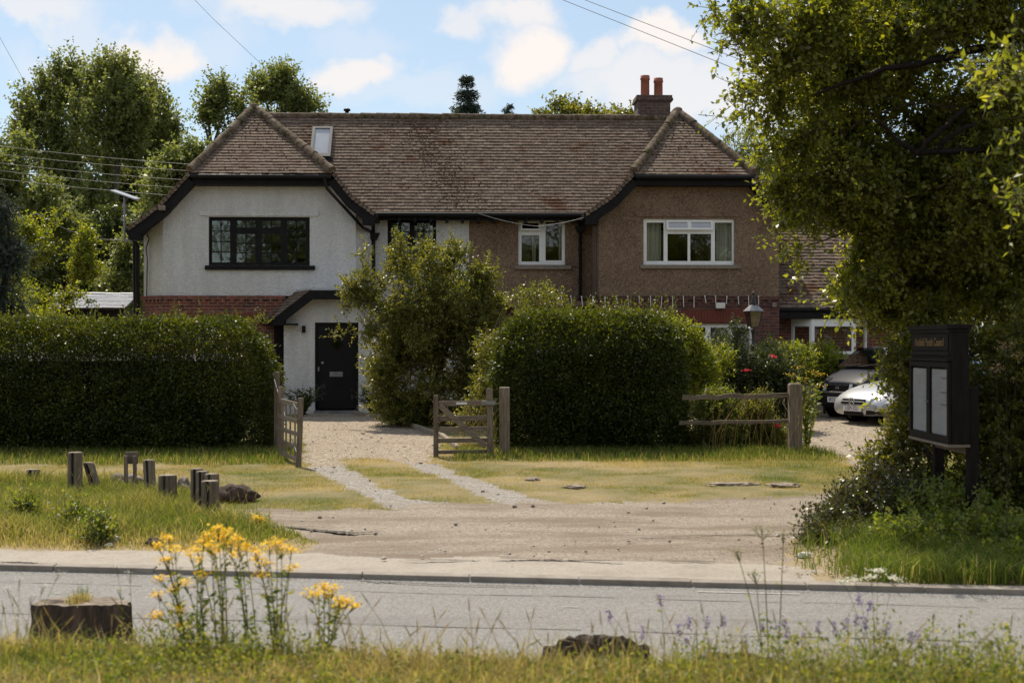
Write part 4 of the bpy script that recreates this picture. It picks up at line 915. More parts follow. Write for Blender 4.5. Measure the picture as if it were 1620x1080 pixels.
def wing():
    # lower range to the right: tiled slope, soffit and a splayed bay window
    tb, ub = MB(), MB(); a = L(1233,487,.1); b = L(1420,487,.1); ze = a.z; x0 = LU(1232,0)+.015; x1 = b.x+1.6
    sl = [(x0,.1,ze),(x1,.1,ze),(x1,2.9,ze+2.55),(x0,2.9,ze+2.55)]; tiles(tb, sl, seed=31, jit=2.0, gauge=.125); underlay(ub, sl)
    bs = [(x0,5.7,ze),(x1,5.7,ze),(x1,2.9,ze+2.55),(x0,2.9,ze+2.55)]; underlay(ub, bs)
    r = tb.build('roof', M_tile, house, local=True, label='lower tiled roof of the side range'); ub.build('roof_underlay', M_felt, r, local=True)
    h = MB(); halfround(h, (x0,2.9,ze+2.57),(x1,2.9,ze+2.57), .11); h.build('ridge_tiles', M_hip, r, local=True)
    s = MB(); s.box(x0, .06, ze-.26, x1, .62, ze-.04); s.tube([(x0,.06,ze-.05),(x1,.06,ze-.05)], .05, 8); s.build('soffit', M_black, r, local=True)
    w_ = MB(); w_.box(x0, .6, FZ-.1, x1, .8, ze-.26); w_.box(x1-.2, .8, FZ-.1, x1, 5.6, ze+.0); w_.build('brick_wall', M_brick, house, local=True, label='brick wall of the side range')
    # bay
    zt, zb_, zs = ze-.265, LZ(560,.1,1300), FZ-.1; u = [LU(1252,.55), LU(1284,.1), LU(1352,.1), LU(1372,.55)]; vv = [.58, .1, .1, .58]
    f = MB(); g = MB(); 
    for i in range(3):
        p0 = Vector((u[i], vv[i], 0)); p1 = Vector((u[i+1], vv[i+1], 0)); d = (p1-p0).normalized(); ln = (p1-p0).length; nn = Vector((-d.y, d.x, 0)); fr_ = .07; ztb = zt-.18
        fn = lambda a_, b_, t, p0=p0, d=d, nn=nn: tuple(p0 + d*a_ + nn*t + Vector((0,0,b_)))
        f.panel([(0,zb_),(ln,zb_),(ln,zt),(0,zt)], [[(fr_,zb_+fr_),(ln-fr_,zb_+fr_),(ln-fr_,ztb),(fr_,ztb)]], fn, .06, back=True)
        g.add([fn(fr_-.01,zb_+fr_-.01,.03), fn(ln-fr_+.01,zb_+fr_-.01,.03), fn(ln-fr_+.01,ztb+.01,.03), fn(fr_-.01,ztb+.01,.03)], [(0,1,2,3)])
    fr = f.build('window', M_white, house, local=True, label='white splayed bay window of the side range'); g.build('pane', M_glass, fr, local=True)
    k = MB(); q = [(u[i], vv[i]+(.02 if i in (1,2) else .0)) for i in range(4)]; q2 = [(a_, z_) for a_, z_ in q]
    k.add([(a_,b_,zs) for a_, b_ in q]+[(a_,b_,zb_-.003) for a_, b_ in q], [(0,1,5,4),(1,2,6,5),(2,3,7,6),(4,5,6,7)]); k.build('sill', M_sill, fr, local=True)
wing()
def chimney():
    v = 3.75; m = MB(); a = L(1006,190,v); b = L(1057,163,v); m.box(a.x, v-.4, 7.0, b.x, v+.4, b.z)
    ch = m.build('chimney', M_dbrick, house, local=True)
    c = MB(); c1 = L(1003,163,v); c2 = L(1061,155,v)
    h = (c2.z-c1.z)/2; c.box(c1.x, v-.45, c1.z, c2.x, v+.45, c1.z+h-.004); c.box(c1.x+.02, v-.43, c1.z+h, c2.x-.02, v+.43, c2.z); c.build('chimney_cap', M_dbrick, ch, local=True)
    for (px, pt, w_) in ((1020.5, 119, 14), (1041.5, 123, 14)):
        p = L(px, 157, v); t = L(px, pt, v); r = w_/2/F*38; H = t.z-p.z; k = MB()
        k.lathe((p.x, v, p.z-.02), [(r*1.1,0),(r,.05),(r*.97,H-.12),(r*1.1,H-.11),(r*1.1,H-.06),(r*1.0,H-.05),(r*1.05,H),(r*.8,H),(r*.78,H-.3)], 18); k.build('chimney_pot', M_pot, ch, local=True)
chimney()
def skylight():
    # hinged window lying in the main slope
    EZl, ZR, VR = EZ, 7.92, 3.3; sl = Vector((0, VR-.85, ZR-EZl)).normalized(); nr = Vector((0,-sl.z,sl.y)); 
    def on(px, py):   # point of the slope under a picture position
        lo, hi = .85, 3.3
        for _ in range(40):
            mid = (lo+hi)/2; z = EZl+(ZR-EZl)*(mid-.85)/(VR-.85)
            if L(px, py, mid).z > z: lo = mid
            else: hi = mid
        return Vector(L(px, py, lo))
    a, b, c = on(489,252), on(523,252), on(482,205); X = Vector((1,0,0)); w_ = b.x-a.x-.02; h = (c-a).dot(sl); o = Vector((a.x+.02, a.y, a.z))
    fn = lambda s, t, d: tuple(o + X*s + sl*t + nr*(.11-d))
    m = MB(); m.panel([(0,0),(w_,0),(w_,h),(0,h)], [[(.07,.12),(w_-.07,.12),(w_-.07,h-.07),(.07,h-.07)]], fn, .12, back=False)
    fr = m.build('skylight', mat('dark grey frame', [(0,(.05,.055,.065)),(1,(.08,.085,.095))], 5, .4), house, local=True); g = MB(); g.add([fn(.06,.11,.03), fn(w_-.06,.11,.03), fn(w_-.06,h-.06,.03), fn(.06,h-.06,.03)], [(0,1,2,3)])
    pm = mat('skylight blind glass', [(0,(.36,.38,.43)),(1,(.44,.46,.5))], 3, .12, spec=.8); g.build('pane', pm, fr, local=True)
    f = MB(); f.add([fn(-.06,-.14,.06), fn(w_+.06,-.14,.06), fn(w_+.06,.0,.05), fn(-.06,.0,.05)], [(0,1,2,3)]); f.build('flashing', M_black, fr, local=True)
    v = L(548,184,3.3); k = MB(); k.lathe((v.x, 3.5, 7.9), [(.05,0),(.05,.2),(.09,.21),(.09,.26),(.03,.28)], 10); k.build('vent_pipe', M_blackp, house, local=True)
skylight()
def pipes():
    # downpipes with their hopper heads
    m = MB(); h = L(591,370,1.1); m.tube([(h.x-.02,.80,EZ-.08),(h.x,1.12,EZ-.3),(h.x,1.15,h.z)], .035, 8); m.tube([(h.x,1.15,h.z),(h.x,1.16,FZ)], .04, 8)
    m.hexa([(h.x-.09,1.04,h.z-.14),(h.x+.09,1.04,h.z-.14),(h.x+.09,1.22,h.z-.14),(h.x-.09,1.22,h.z-.14),(h.x-.15,1.02,h.z+.02),(h.x+.15,1.02,h.z+.02),(h.x+.15,1.24,h.z+.02),(h.x-.15,1.24,h.z+.02)])
    p0, p1, p2 = L(513,282,-.46), L(517,298,-.43), L(574,360,-.1); m.tube([p0, p1, p2, (h.x-.05,1.1,h.z+.06)], .035, 8)
    m.build('downpipe', M_blackp, house, local=True, label='black downpipe with hopper beside the white gable')
    m = MB(); h = L(918,362,1.15); m.tube([(h.x-.05,.82,EZ-.08),(h.x,1.1,h.z+.1),(h.x,1.15,h.z),(h.x,1.15,FZ)], .04, 8)
    m.hexa([(h.x-.08,1.05,h.z-.1),(h.x+.08,1.05,h.z-.1),(h.x+.08,1.22,h.z-.1),(h.x-.08,1.22,h.z-.1),(h.x-.13,1.02,h.z+.06),(h.x+.13,1.02,h.z+.06),(h.x+.13,1.24,h.z+.06),(h.x-.13,1.24,h.z+.06)])
    for z in (4.3, 3.5): m.box(h.x-.06, 1.10, z, h.x+.06, 1.2, z+.04)
    m.build('downpipe', M_blackp, house, local=True, label='black downpipe on the brown wall')
    m = MB(); e = L(215,372,.3); m.tube([(RI['ll'][2].x-.02,.3,RI['ll'][2].z-.1),(e.x-.12,.3,e.z),(e.x+.02,.38,e.z-.25),(e.x+.03,.4,FZ)], .055, 8); m.tube([(e.x-.13,.7,4.8),(e.x-.1,.75,FZ)], .045, 8)
    m.build('downpipe', M_blackp, house, local=True, label='black downpipe at the far left corner')
    m = MB(); u_ = LU(946,0); m.tube([(u_-.03,.0,LZ(350,0,946)),(u_-.035,-.01,LZ(420,0,946)),(u_-.03,0,ZS-.2)], .012, 6); m.build('wall_cable', M_cable, house, local=True); m = MB()
    q = [L(232,368,.35), L(236,378,.33), L(231,392,.33), L(233,410,.33), L(232,468,.33)]; m.tube(q, .014, 6); m.tube([L(205,364,0), L(224,365,.3), L(232,368,.35)], .02, 6)
    m.build('wall_cable', M_cable, house, local=True)
    m = MB(); a = L(251,325,-.40); b = L(262,333,-.40); m.box(a.x, -.46, b.z, b.x, -.38, a.z); m.build('junction_box', M_sill, house, local=True, bevel=.01)
    m = MB(); a = L(1132,479,-.05); b = L(1146,488,-.05); m.box(a.x, -.17, b.z, b.x, -.06, a.z); m.build('bulkhead_light', M_litter, house, local=True, bevel=.015)
    m = MB(); a = L(1221,479,-.05); b = L(1228,486,-.05); m.box(a.x, -.12, b.z, b.x, -.04, a.z); m.build('alarm_sensor', M_sill, house, local=True, bevel=.015)
pipes()
def porch():
    V0, V1 = -1.35, 0.0; m = MB(); zf = FZ+.02
    uc = LU(533, V0); uL = LU(449, V0); uR = 2*uc-uL; zt = LZ(468, V0, 500); ze = LZ(508, V0, 449); uf = LU(497, V0); uf2 = 2*uc-uf
    d0 = L(498,510,V0); d1 = L(567,641,V0); door = [(d0.x,zf),(d1.x,zf),(d1.x,d0.z),(d0.x,d0.z)]
    m.panel([(uL,zf-.1),(d0.x,zf-.1),(d0.x,d0.z),(d1.x,d0.z),(d1.x,zf-.1),(uR,zf-.1),(uR,ze),(uf2,zt),(uf,zt),(uL,ze)], [], front(V0), .14)
    m.box(uL, V0+.14, zf-.1, uL+.12, V1-.02, ze-.02); m.box(uR-.12, V0+.14, zf-.1, uR, V1-.02, ze-.02)
    pr = m.build('porch', M_render, house, local=True)
    # door
    dm = MB(); dm.box(d0.x, V0+.05, d1.z, d0.x+.05, V0+.13, d0.z); dm.box(d1.x-.05, V0+.05, d1.z, d1.x, V0+.13, d0.z); dm.box(d0.x+.05, V0+.05, d0.z-.05, d1.x-.05, V0+.13, d0.z)
    a, b = d0.x+.053, d1.x-.053; zb_, zt_ = zf+.1, d0.z-.053; c = (a+b)/2; cz = LZ(545, V0, 531); r = .13
    dia = [(c, cz-r), (c+r, cz), (c, cz+r), (c-r, cz)]; dm.panel([(a,zb_),(b,zb_),(b,zt_),(a,zt_)], [dia], front(V0+.08), .045, back=True)
    dr = dm.build('door', M_charc, house, local=True); k = MB(); k.panel([(c,cz-r-.035),(c+r+.035,cz),(c,cz+r+.035),(c-r-.035,cz)], [dia], front(V0+.065), .02); k.build('door_moulding', M_black, dr, local=True)
    g = MB(); g.add([(c,V0+.1,cz-r-.01),(c+r+.01,V0+.1,cz),(c,V0+.1,cz+r+.01),(c-r-.01,V0+.1,cz)], [(0,1,2,3)]); g.build('pane', M_glassb, dr, local=True)
    k = MB(); q = L(510,574,V0); k.lathe((0,0,0), [(.012,0),(.035,.02),(.035,.05),(.01,.06)], 12); k.v = [(q.x+x, V0+.08-z, q.z+y) for x, y, z in k.v]; k.build('door_knob', M_metal, dr, local=True)
    k = MB(); q = L(503.5,583,V0); k.box(q.x-.02, V0+.055, q.z-.06, q.x+.02, V0+.085, q.z+.04); k.build('lock_plate', M_metal, dr, local=True, bevel=.006)
    k = MB(); q = L(521,588,V0); q2 = L(542,596,V0); k.box(q.x, V0+.06, q2.z, q2.x, V0+.085, q.z); k.build('letter_plate', M_metal, dr, local=True, bevel=.006)
    k = MB(); k.box(d0.x-.02, V0-.03, zf-.02, d1.x+.02, V0+.13, zf+.06); k.build('threshold', M_metal, dr, local=True)
    k = MB(); k.box(d0.x-.15, V0-.42, FZ-.2, d1.x+.15, V0-.032, zf-.022); k.build('door_step', M_dbrick, pr, local=True, bevel=.01)
    k = MB(); q = L(478,515,V0); q2 = L(483.5,526,V0); k.box(q.x, V0-.07, q2.z, q2.x, V0-.002, q.z); k.build('wall_light', M_black, pr, local=True)
    # side window strip beyond the porch
    s = MB(); a_ = L(434,512,0); b_ = L(446,604,0); s.box(a_.x, -.05, b_.z, uL-.03, .02, a_.z); s.build('window', M_black, house, local=True, label='tall black window beside the porch')
    # roof: cropped gable with overhanging verges
    tb, ub, bb = MB(), MB(), MB(); Vf = V0-.28; eL_ = L(436,503,Vf); fL = L(492,459,Vf); zr = fL.z; fr_x = 2*uc-fL.x; er_x = 2*uc-eL_.x
    dz, dx = (fL.z-eL_.z), (fL.x-eL_.x); eo = Vector((eL_.x, 0, eL_.z)); vbk = .0
    left = [(eo.x,Vf,eo.z),(fL.x,Vf,zr),(fL.x-.5,vbk,zr+.02),(eo.x-.5,vbk,eo.z+.02)]; right = [(er_x,Vf,eo.z),(fr_x,Vf,zr),(fr_x,vbk,zr),(er_x,vbk,eo.z)]
    fcrop = [(fL.x,Vf,zr),(fr_x,Vf,zr),(fr_x,vbk,zr+.04),(fL.x-.5,vbk,zr+.04)]
    tr2 = MB(); tiles(tb, left, seed=41); tiles(tr2, right, seed=42); underlay(ub, left); underlay(ub, right)
    underlay(ub, fcrop)
    ub.hexa([(fL.x-.03,Vf-.02,zr),(fr_x+.05,Vf-.02,zr),(fr_x+.05,vbk,zr+.02),(fL.x-.53,vbk,zr+.02),(fL.x-.03,Vf-.02,zr+.055),(fr_x+.05,Vf-.02,zr+.055),(fr_x+.05,vbk,zr+.075),(fL.x-.53,vbk,zr+.075)])
    prf = tb.build('porch_roof', M_tile, house, local=True); tr2.build('roof_slope', M_tile, prf, local=True); ub.build('roof_underlay', M_slate, prf, local=True)
    bb.beam((eo.x,Vf-.02,eo.z-.10),(fL.x+.02,Vf-.02,zr-.10), .05, .2); bb.beam((er_x,Vf-.02,eo.z-.10),(fr_x-.02,Vf-.02,zr-.10), .05, .2); bb.box(fL.x-.03, Vf-.046, zr-.21, fr_x+.03, Vf+.0, zr-.004)
    bb.beam((eo.x+.09,(Vf+V0)/2,eo.z-.12),(fL.x,(Vf+V0)/2,zr-.17), .26, .03); bb.box(fL.x, Vf+.01, zr-.19, fr_x, V0+.0, zr-.16)
    bb.box(eo.x-.06, Vf-.05, eo.z-.16, eo.x+.20, Vf+.30, eo.z-.03); bb.beam((eo.x-.04,Vf,eo.z-.06),(eo.x-.54,vbk,eo.z-.04), .09, .09); bb.hexa([(eo.x+.02,Vf,eo.z-.16),(eo.x+.5,Vf,eo.z-.16),(eo.x+.4,vbk,eo.z-.16),(eo.x-.48,vbk,eo.z-.16),(eo.x+.02,Vf,eo.z-.12),(eo.x+.5,Vf,eo.z-.12),(eo.x+.4,vbk,eo.z-.12),(eo.x-.48,vbk,eo.z-.12)]); bb.build('barge_boards', M_black, prf, local=True)
porch()
def icicles():
    # string of white icicle lights hung along the brick band
    root = thing('string_light', HM @ Vector((LU(1050,-.1), -.1, ZS-.05)), 'string of slim white hanging light tubes along the brick band of the brown house', 'string light')
    T = lambda p: HM @ Vector(p); xs = [888,903,920,938,957,975,993,1011,1029,1047,1064,1081,1098,1115,1132,1150,1168,1184,1200]; m = MB(); pts = []
    for x in xs: q = L(x, 469+random.uniform(-1,1), -.09); pts.append(T((q.x,-.09,q.z)))
    m.tube(pts, .006, 5); m.build('cable', M_cable, root)
    for p in pts:
        k = MB(); l = random.uniform(.16,.27); e = p+Vector((random.uniform(-.02,.03),-.01,-l)); k.tube([p, e], .010, 7); k.lathe(p+Vector((0,0,-.02)), [(.012,0),(.02,.01),(.016,.03)], 8); k.build('light_tube', M_litter, root)
icicles()
def aerial():
    p = HM @ L(197,382,.2); root = thing('solar_panel', (p.x, p.y, p.z), 'tilted pale solar panel on a slim mast at the left eaves', 'solar panel'); t = P(197,312,p.y)
    m = MB(); m.tube([p, (p.x, p.y, t.z)], .025, 8); m.tube([(p.x,p.y,t.z-.25),(p.x,p.y,t.z-.16)], .05, 8); m.beam((p.x,p.y,p.z+.03),(p.x+.45,p.y,p.z+.03), .04, .04); m.build('mast', M_metal, root)
    a = P(178,302.5,p.y); b = P(218,316.5,p.y); k = MB(); d = (b-a).normalized(); k.beam(a+Vector((0,0,.02)), b+Vector((0,0,.02)), .42, .03, up=(0,-.12,1)); k.build('panel', mat('solar panel glass', [(0,(.30,.31,.33)),(1,(.42,.43,.45))], 4, .3), root, bevel=.005)
    m = MB(); m.tube([P(190,345,p.y), P(205,352,p.y), P(230,350,p.y), P(250,341,p.y-.4)], .008, 5); m.build('cable', M_cablep, root)
aerial()
# ------------------------------------------------------------------ gates, fences, stumps, notice board, lamp
def post(mb, x, y, z0, z1, wd, dp=None, lean=(0,0), rot=0, rnd_top=.01):
    dp = dp or wd; c, s = math.cos(rot), math.sin(rot); r = random.random()
    def ring(z, k, lx, ly):
        q = [(-wd/2*k,-dp/2*k),(wd/2*k,-dp/2*k),(wd/2*k,dp/2*k),(-wd/2*k,dp/2*k)]; return [(x+a*c-b*s+lx, y+a*s+b*c+ly, z) for a, b in q]
    v = ring(z0,1,0,0)+ring((z0+z1)/2,.98,lean[0]/2+.004,lean[1]/2)+ring(z1-rnd_top,1,lean[0],lean[1])+ring(z1,.8,lean[0],lean[1])
    f = [(0,1,5,4),(1,2,6,5),(2,3,7,6),(3,0,4,7),(4,5,9,8),(5,6,10,9),(6,7,11,10),(7,4,8,11),(8,9,13,12),(9,10,14,13),(10,11,15,14),(11,8,12,15),(12,13,14,15)]; mb.add(v, f, r)
def one(f, mat_, bev=.004): m = MB(); f(m); return m, mat_, bev
def part(root, name, mat_, f, bev=.004, **k):
    m = MB(); f(m); return m.build(name, mat_, root, bevel=bev, **k)
def right_gate():
    y = 22.1; X = lambda px, yy=y: (px-810)/F*yy; Z = lambda py, yy=y: CAMZ+(HY-py)/F*yy; zb = gz(X(689), y)
    root = thing('field_gate', (X(735), y, zb), 'open weathered five bar timber gate hung beside the central hedge', 'gate')
    part(root, 'post', M_wood, lambda m: post(m, X(689.5), y, zb-.03, Z(625), .075, .08, rnd_top=.02))
    part(root, 'post', M_wood, lambda m: post(m, X(776), y+.05, zb+.0, Z(614), .10, .09, (-.02,0), rnd_top=.06))
    for py, h in ((637,8),(661,8),(678,7),(696,7),(714,6)):
        part(root, 'bar', M_woodh, lambda m: m.beam((X(692),y,Z(py+1)),(X(772),y+.04,Z(py)), .03, h/F*y))
    part(root, 'brace', M_woodh, lambda m: m.beam((X(696),y-.032,Z(641)),(X(769),y-.032,Z(706)), .03, .085))
    part(root, 'hinge_strap', M_metal, lambda m: m.box(X(762), y-.03, Z(640), X(784), y-.018, Z(634)), .002)
    part(root, 'nameplate', M_paper, lambda m: m.box(X(722), y-.025, Z(639.5), X(739), y-.019, Z(636.2)), .001)
    g = thing('gate_post', (X(798), y+.25, gz(X(798), y+.25)), 'thick square timber post between gate and central hedge', 'post')
    part(g, 'post', M_wood, lambda m: post(m, X(798,y+.25), y+.25, zb-.1, Z(612,y+.25), .165, .16, rnd_top=.01))
    part(g, 'hinge_hook', M_metal, lambda m: m.tube([(X(790,y+.25),y+.18,Z(638,y+.2)),(X(784,y+.2),y+.1,Z(638,y+.2)),(X(784,y+.2),y+.1,Z(630,y+.2))], .008, 6), 0)
right_gate()
def left_gate():
    a = G(472, 738); b = Vector((P(440,640,21.9).x, 21.9, gz(-3.6, 21.9))); root = thing('field_gate', tuple((a+b)/2), 'open timber gate seen end on beside the left hedge', 'gate')
    d = (b-a); 
    def at(t, z): q = a+d*t; return Vector((q.x, q.y, a.z+(b.z-a.z)*t+z))
    H = (738-629)/F*a.y
    part(root, 'post', M_wood, lambda m: post(m, a.x, a.y, a.z-.02, a.z+H, .075, .08, (.035,0), rnd_top=.01))
    part(root, 'post', M_wood, lambda m: post(m, b.x+.05, b.y-.05, b.z, b.z+1.12, .08, .09, rnd_top=.03))
    for z, h in ((.90,.07),(.66,.065),(.47,.06),(.28,.06),(.10,.06)):
        part(root, 'bar', M_woodh, lambda m: m.beam(at(.02,z), at(.98,z+.01), .028, h))
    for t in (.22,.45,.66,.84):
        part(root, 'upright', M_wood, lambda m: m.beam(at(t,.09)+Vector((.02,0,0)), at(t,.9)+Vector((.02,0,0)), .045, .02, up=(1,0,0)))
    g = thing('gate_post', (P(438,590,23.5).x, 23.5, gz(-3.88,23.5)), 'tall timber gate post against the end of the left hedge', 'post')
    part(g, 'post', M_wood, lambda m: post(m, P(438,590,23.5).x, 23.5, gz(-3.9,23.5)-.05, P(438,588,23.5).z, .085, .10))
    m = MB(); p0, p1 = P(434,600,23.35), Vector((a.x-.02, a.y-.06, a.z+.22)); md = P(452,660,22.2)
    m.tube([p0, p0.lerp(md,.5)+Vector((0,0,-.02)), md, md.lerp(p1,.5)+Vector((0,0,-.015)), p1], .0075, 6); o = m.build('rope', M_cablep, loc=tuple(p1)); setp(o, 'taut pale rope running down from the tall post to the left gate', 'rope')
    m = MB(); q = a+Vector((.0,-.03,H-.17)); m.tube([q+Vector((-.07,0,.09)), q+Vector((-.03,0,.02)), q, q+Vector((.03,0,-.01))], .008, 6); m.build('latch', M_litter, root)
left_gate()
def rail_fence():
    p = G(1257, 716); y = p.y; root = thing('rail_fence', p, 'two rail timber fence with one stout post beside the right drive', 'fence'); Z = lambda py: CAMZ+(HY-py)/F*y; X = lambda px: (px-810)/F*y
    part(root, 'post', M_wood, lambda m: post(m, X(1257.5), y, p.z-.05, Z(606), .20, .19, rnd_top=.025), .01)
    def rail(pts, wd, ht):
        m = MB(); q = []
        for (a, b), (c, d) in zip(pts[:-1], pts[1:]):
            m.beam((X(a),y+.02,Z(b)), (X(c),y+.02,Z(d)), wd, ht)
        return m.build('rail', M_woodh, root, bevel=.008)
    def wavy(pts, ht):
        m = MB(); n = len(pts); vs_, fs = [], []; 
        for i, (a, b) in enumerate(pts):
            h = ht*random.uniform(.85,1.15)/2; 
            for dy, dz in ((-.035,-h),(.035,-h),(.035,h),(-.035,h)): vs_.append((X(a), y+.03+dy, Z(b)+dz))
        for i in range(n-1):
            for k in range(4): fs.append((i*4+k, i*4+(k+1)%4, (i+1)*4+(k+1)%4, (i+1)*4+k))
        fs.append((0,1,2,3)); fs.append(tuple((n-1)*4+k for k in range(4))); m.add(vs_, fs); return m.build('rail', M_woodh, root)
    wavy([(1080,628),(1100,629),(1118,627),(1135,629),(1150,626),(1165,626),(1180,628),(1200,627),(1220,626),(1247,625)], .075)
    wavy([(1075,669),(1100,668),(1125,669),(1150,667),(1180,668),(1210,667),(1247,666)], .055)
rail_fence()
def bollards():
    lst = [(52.5,742,770,20,(0,0),'short stump post at the far left of the row of timber stumps'),(119.5,715,783,23,(0,0),'tallest timber stump post, upright with a deep crack'),
           (154,731,781,17,(-.11,0),'leaning timber stump post left of the small sign board'),(238,727,788,18,(-.02,0),'slender timber stump post just right of the small sign board'),
           (265,751,802,28,(0,0),'widest short timber stump post with a split face'),(311,741,806,19,(.0,0),'rear left stump of the tight cluster of four'),(320,745,809,19,(0,0),'second rear stump of the tight cluster of four'),
           (335,749,812,22,(0,0),'rear right stump of the tight cluster of four'),(334,760,822,27,(-.01,0),'front stump of the tight cluster of four, dark at its base')]
    for i, (px, t, b, w_, ln, lab) in enumerate(lst):
        p = G(px, b); y = p.y; r = w_/2/F*y; h = (b-t)/F*y; m = MB(); n = 18; prof = [(0,-.05),(.03,0),(h*.5,0),(h-.012,0),(h,-.008)]; sd_ = random.random()*9
        vs_, fs = [], []
        for z, dr in prof:
            for k in range(n):
                a = 6.283*k/n; crk = -.13 if k in (13, ) else 0; rr = r*(1+.05*math.sin(a*3+sd_)+.03*math.sin(a*7+sd_)+crk)+dr*(z > 0); lt = z/h if z > 0 else 0
                vs_.append((p.x+rr*math.cos(a)+ln[0]*lt, y+rr*math.sin(a)+ln[1]*lt, p.z+z))
        for j in range(len(prof)-1):
            for k in range(n): fs.append((j*n+k, j*n+(k+1)%n, (j+1)*n+(k+1)%n, (j+1)*n+k))
        m.add(vs_, fs, random.random()); root = thing('stump_post', tuple(p), lab, 'post', 'cut timber stump posts along the lane')
        m.build('trunk', M_wood, root, recalc=False)
        c = MB(); c.add([(q[0], q[1], q[2]+.001) for q in vs_[-n:]], [tuple(range(n))]); c.build('cut_top', M_cut, root, recalc=False)
        k = MB(); a = 6.283*13/n; x_ = p.x+r*.93*math.cos(a); y_ = y+r*.93*math.sin(a); 
        k.hexa([(x_-.006,y_-.012,p.z+h*.15),(x_+.006,y_-.012,p.z+h*.15),(x_+.006,y_+.01,p.z+h*.15),(x_-.006,y_+.01,p.z+h*.15),(x_-.009+ln[0],y_-.012,p.z+h),(x_+.009+ln[0],y_-.012,p.z+h),(x_+.009+ln[0],y_+.01,p.z+h),(x_-.009+ln[0],y_+.01,p.z+h)]); k.build('crack', M_felt, root)
    p = G(207, 778); y = p.y; root = thing('sign_board', tuple(p), 'small blank timber board on two thin legs among the stump posts', 'sign'); X = lambda px: (px-810)/F*y; Z = lambda py: CAMZ+(HY-py)/F*y
    for a, t in ((200,720),(214,720)): part(root, 'leg', M_wood, lambda m: post(m, X(a), y-.03, p.z-.05, Z(t), .045, .04))
    part(root, 'board', M_wood, lambda m: m.box(X(197), y, Z(733.5), X(218), y+.03, Z(714.5)))
bollards()
def rocks():
    def rock(name, label, cat, px, py, w_, h_, dp, m_, seed, flat=1.0):
        p = G(px, py); s = p.y/F; bm = bmesh.new(); bmesh.ops.create_icosphere(bm, subdivisions=4, radius=1); rg = Vector((seed*3.1, seed*1.7, 0)); vs_ = []
        for v in bm.verts:
            n_ = mnoise.fractal(v.co*1.6+rg, .9, 2.1, 5)*.35 + mnoise.noise(v.co*6+rg)*.05; q = v.co*(1+n_); vs_.append((p.x+q.x*w_/2*s, p.y+q.y*dp/2, p.z+max(-.08, q.z*h_*s*.75+h_*s*.35)))
        f = [[v.index for v in f_.verts] for f_ in bm.faces]; bm.free(); m = MB(); m.add(vs_, f, .5, True); o = m.build(name, m_, loc=tuple(p)); return setp(o, label, cat)
    rock('fallen_log', 'dark rotting log lying right of the stump cluster', 'log', 372, 793, 66, 24, .35, M_bark, 1)
    rock('boulder', 'dark boulder between the widest stump and the cluster', 'rock', 290, 783, 26, 24, .3, M_rock, 2)
    rock('boulder', 'low mottled rock behind the small sign board', 'rock', 200, 772, 62, 20, .4, M_rock, 3)
    rock('fallen_log', 'dark bark log end behind the slender stump', 'log', 232, 778, 26, 14, .3, M_bark, 4)
    for (px, py, w_, lab) in ((1160,768,75,'flat worn stone set in the right lawn near the lane'),(1240,769,50,'smaller flat stone at the right of the lawn'),(910,772,34,'pale flat slab in the middle lawn'),(843,760,22,'small pale flat slab left in the lawn')):
        rock('flat_stone', lab, 'rock', px, py, w_, 5, .25, M_cut, px*.01)
    for (px, py, w_, lab) in ((814,803,7,'dark pebble on the lane, left of two'),(843,802,6,'dark pebble on the lane, right of two'),(506,820,6,'dark pebble on the lane below the left lawn'),(905,972,1,'')):
        if lab: rock('pebble', lab, 'rock', px, py, w_, 4, .05, M_rock, px*.013)
    rock('litter_scrap', 'crumpled white litter in the grass left of the ragwort', 'litter', 185, 857, 14, 9, .08, M_litter, 6)
    rock('litter_scrap', 'thin pale litter scrap lying just left of the crumpled one', 'litter', 173, 864, 12, 5, .05, M_litter, 7)
    rock('broken_wood', 'dark broken piece of wood in the straw behind the ragwort', 'wood', 243, 862, 24, 11, .15, M_bark, 8)
    rock('brick_shard', 'orange and white brick shard in front of the large stump', 'brick', 107, 1046, 32, 18, .05, M_shard, 9)
    rock('brick_shard', 'small orange brick shard right of the larger shard', 'brick', 131, 1049, 12, 15, .04, M_shard, 10)
    rock('stone', 'pale stone in the grass right of the large stump', 'rock', 252, 1028, 20, 10, .05, M_litter, 11)
    rock('stone', 'pale flat stone at the bottom of the verge grass', 'rock', 514, 1047, 26, 7, .05, M_litter, 12)
    rock('driftwood', 'grey dead wood lying by the right bank at the lane mouth', 'wood', 1272, 880, 22, 7, .08, M_litter, 13)
rocks()
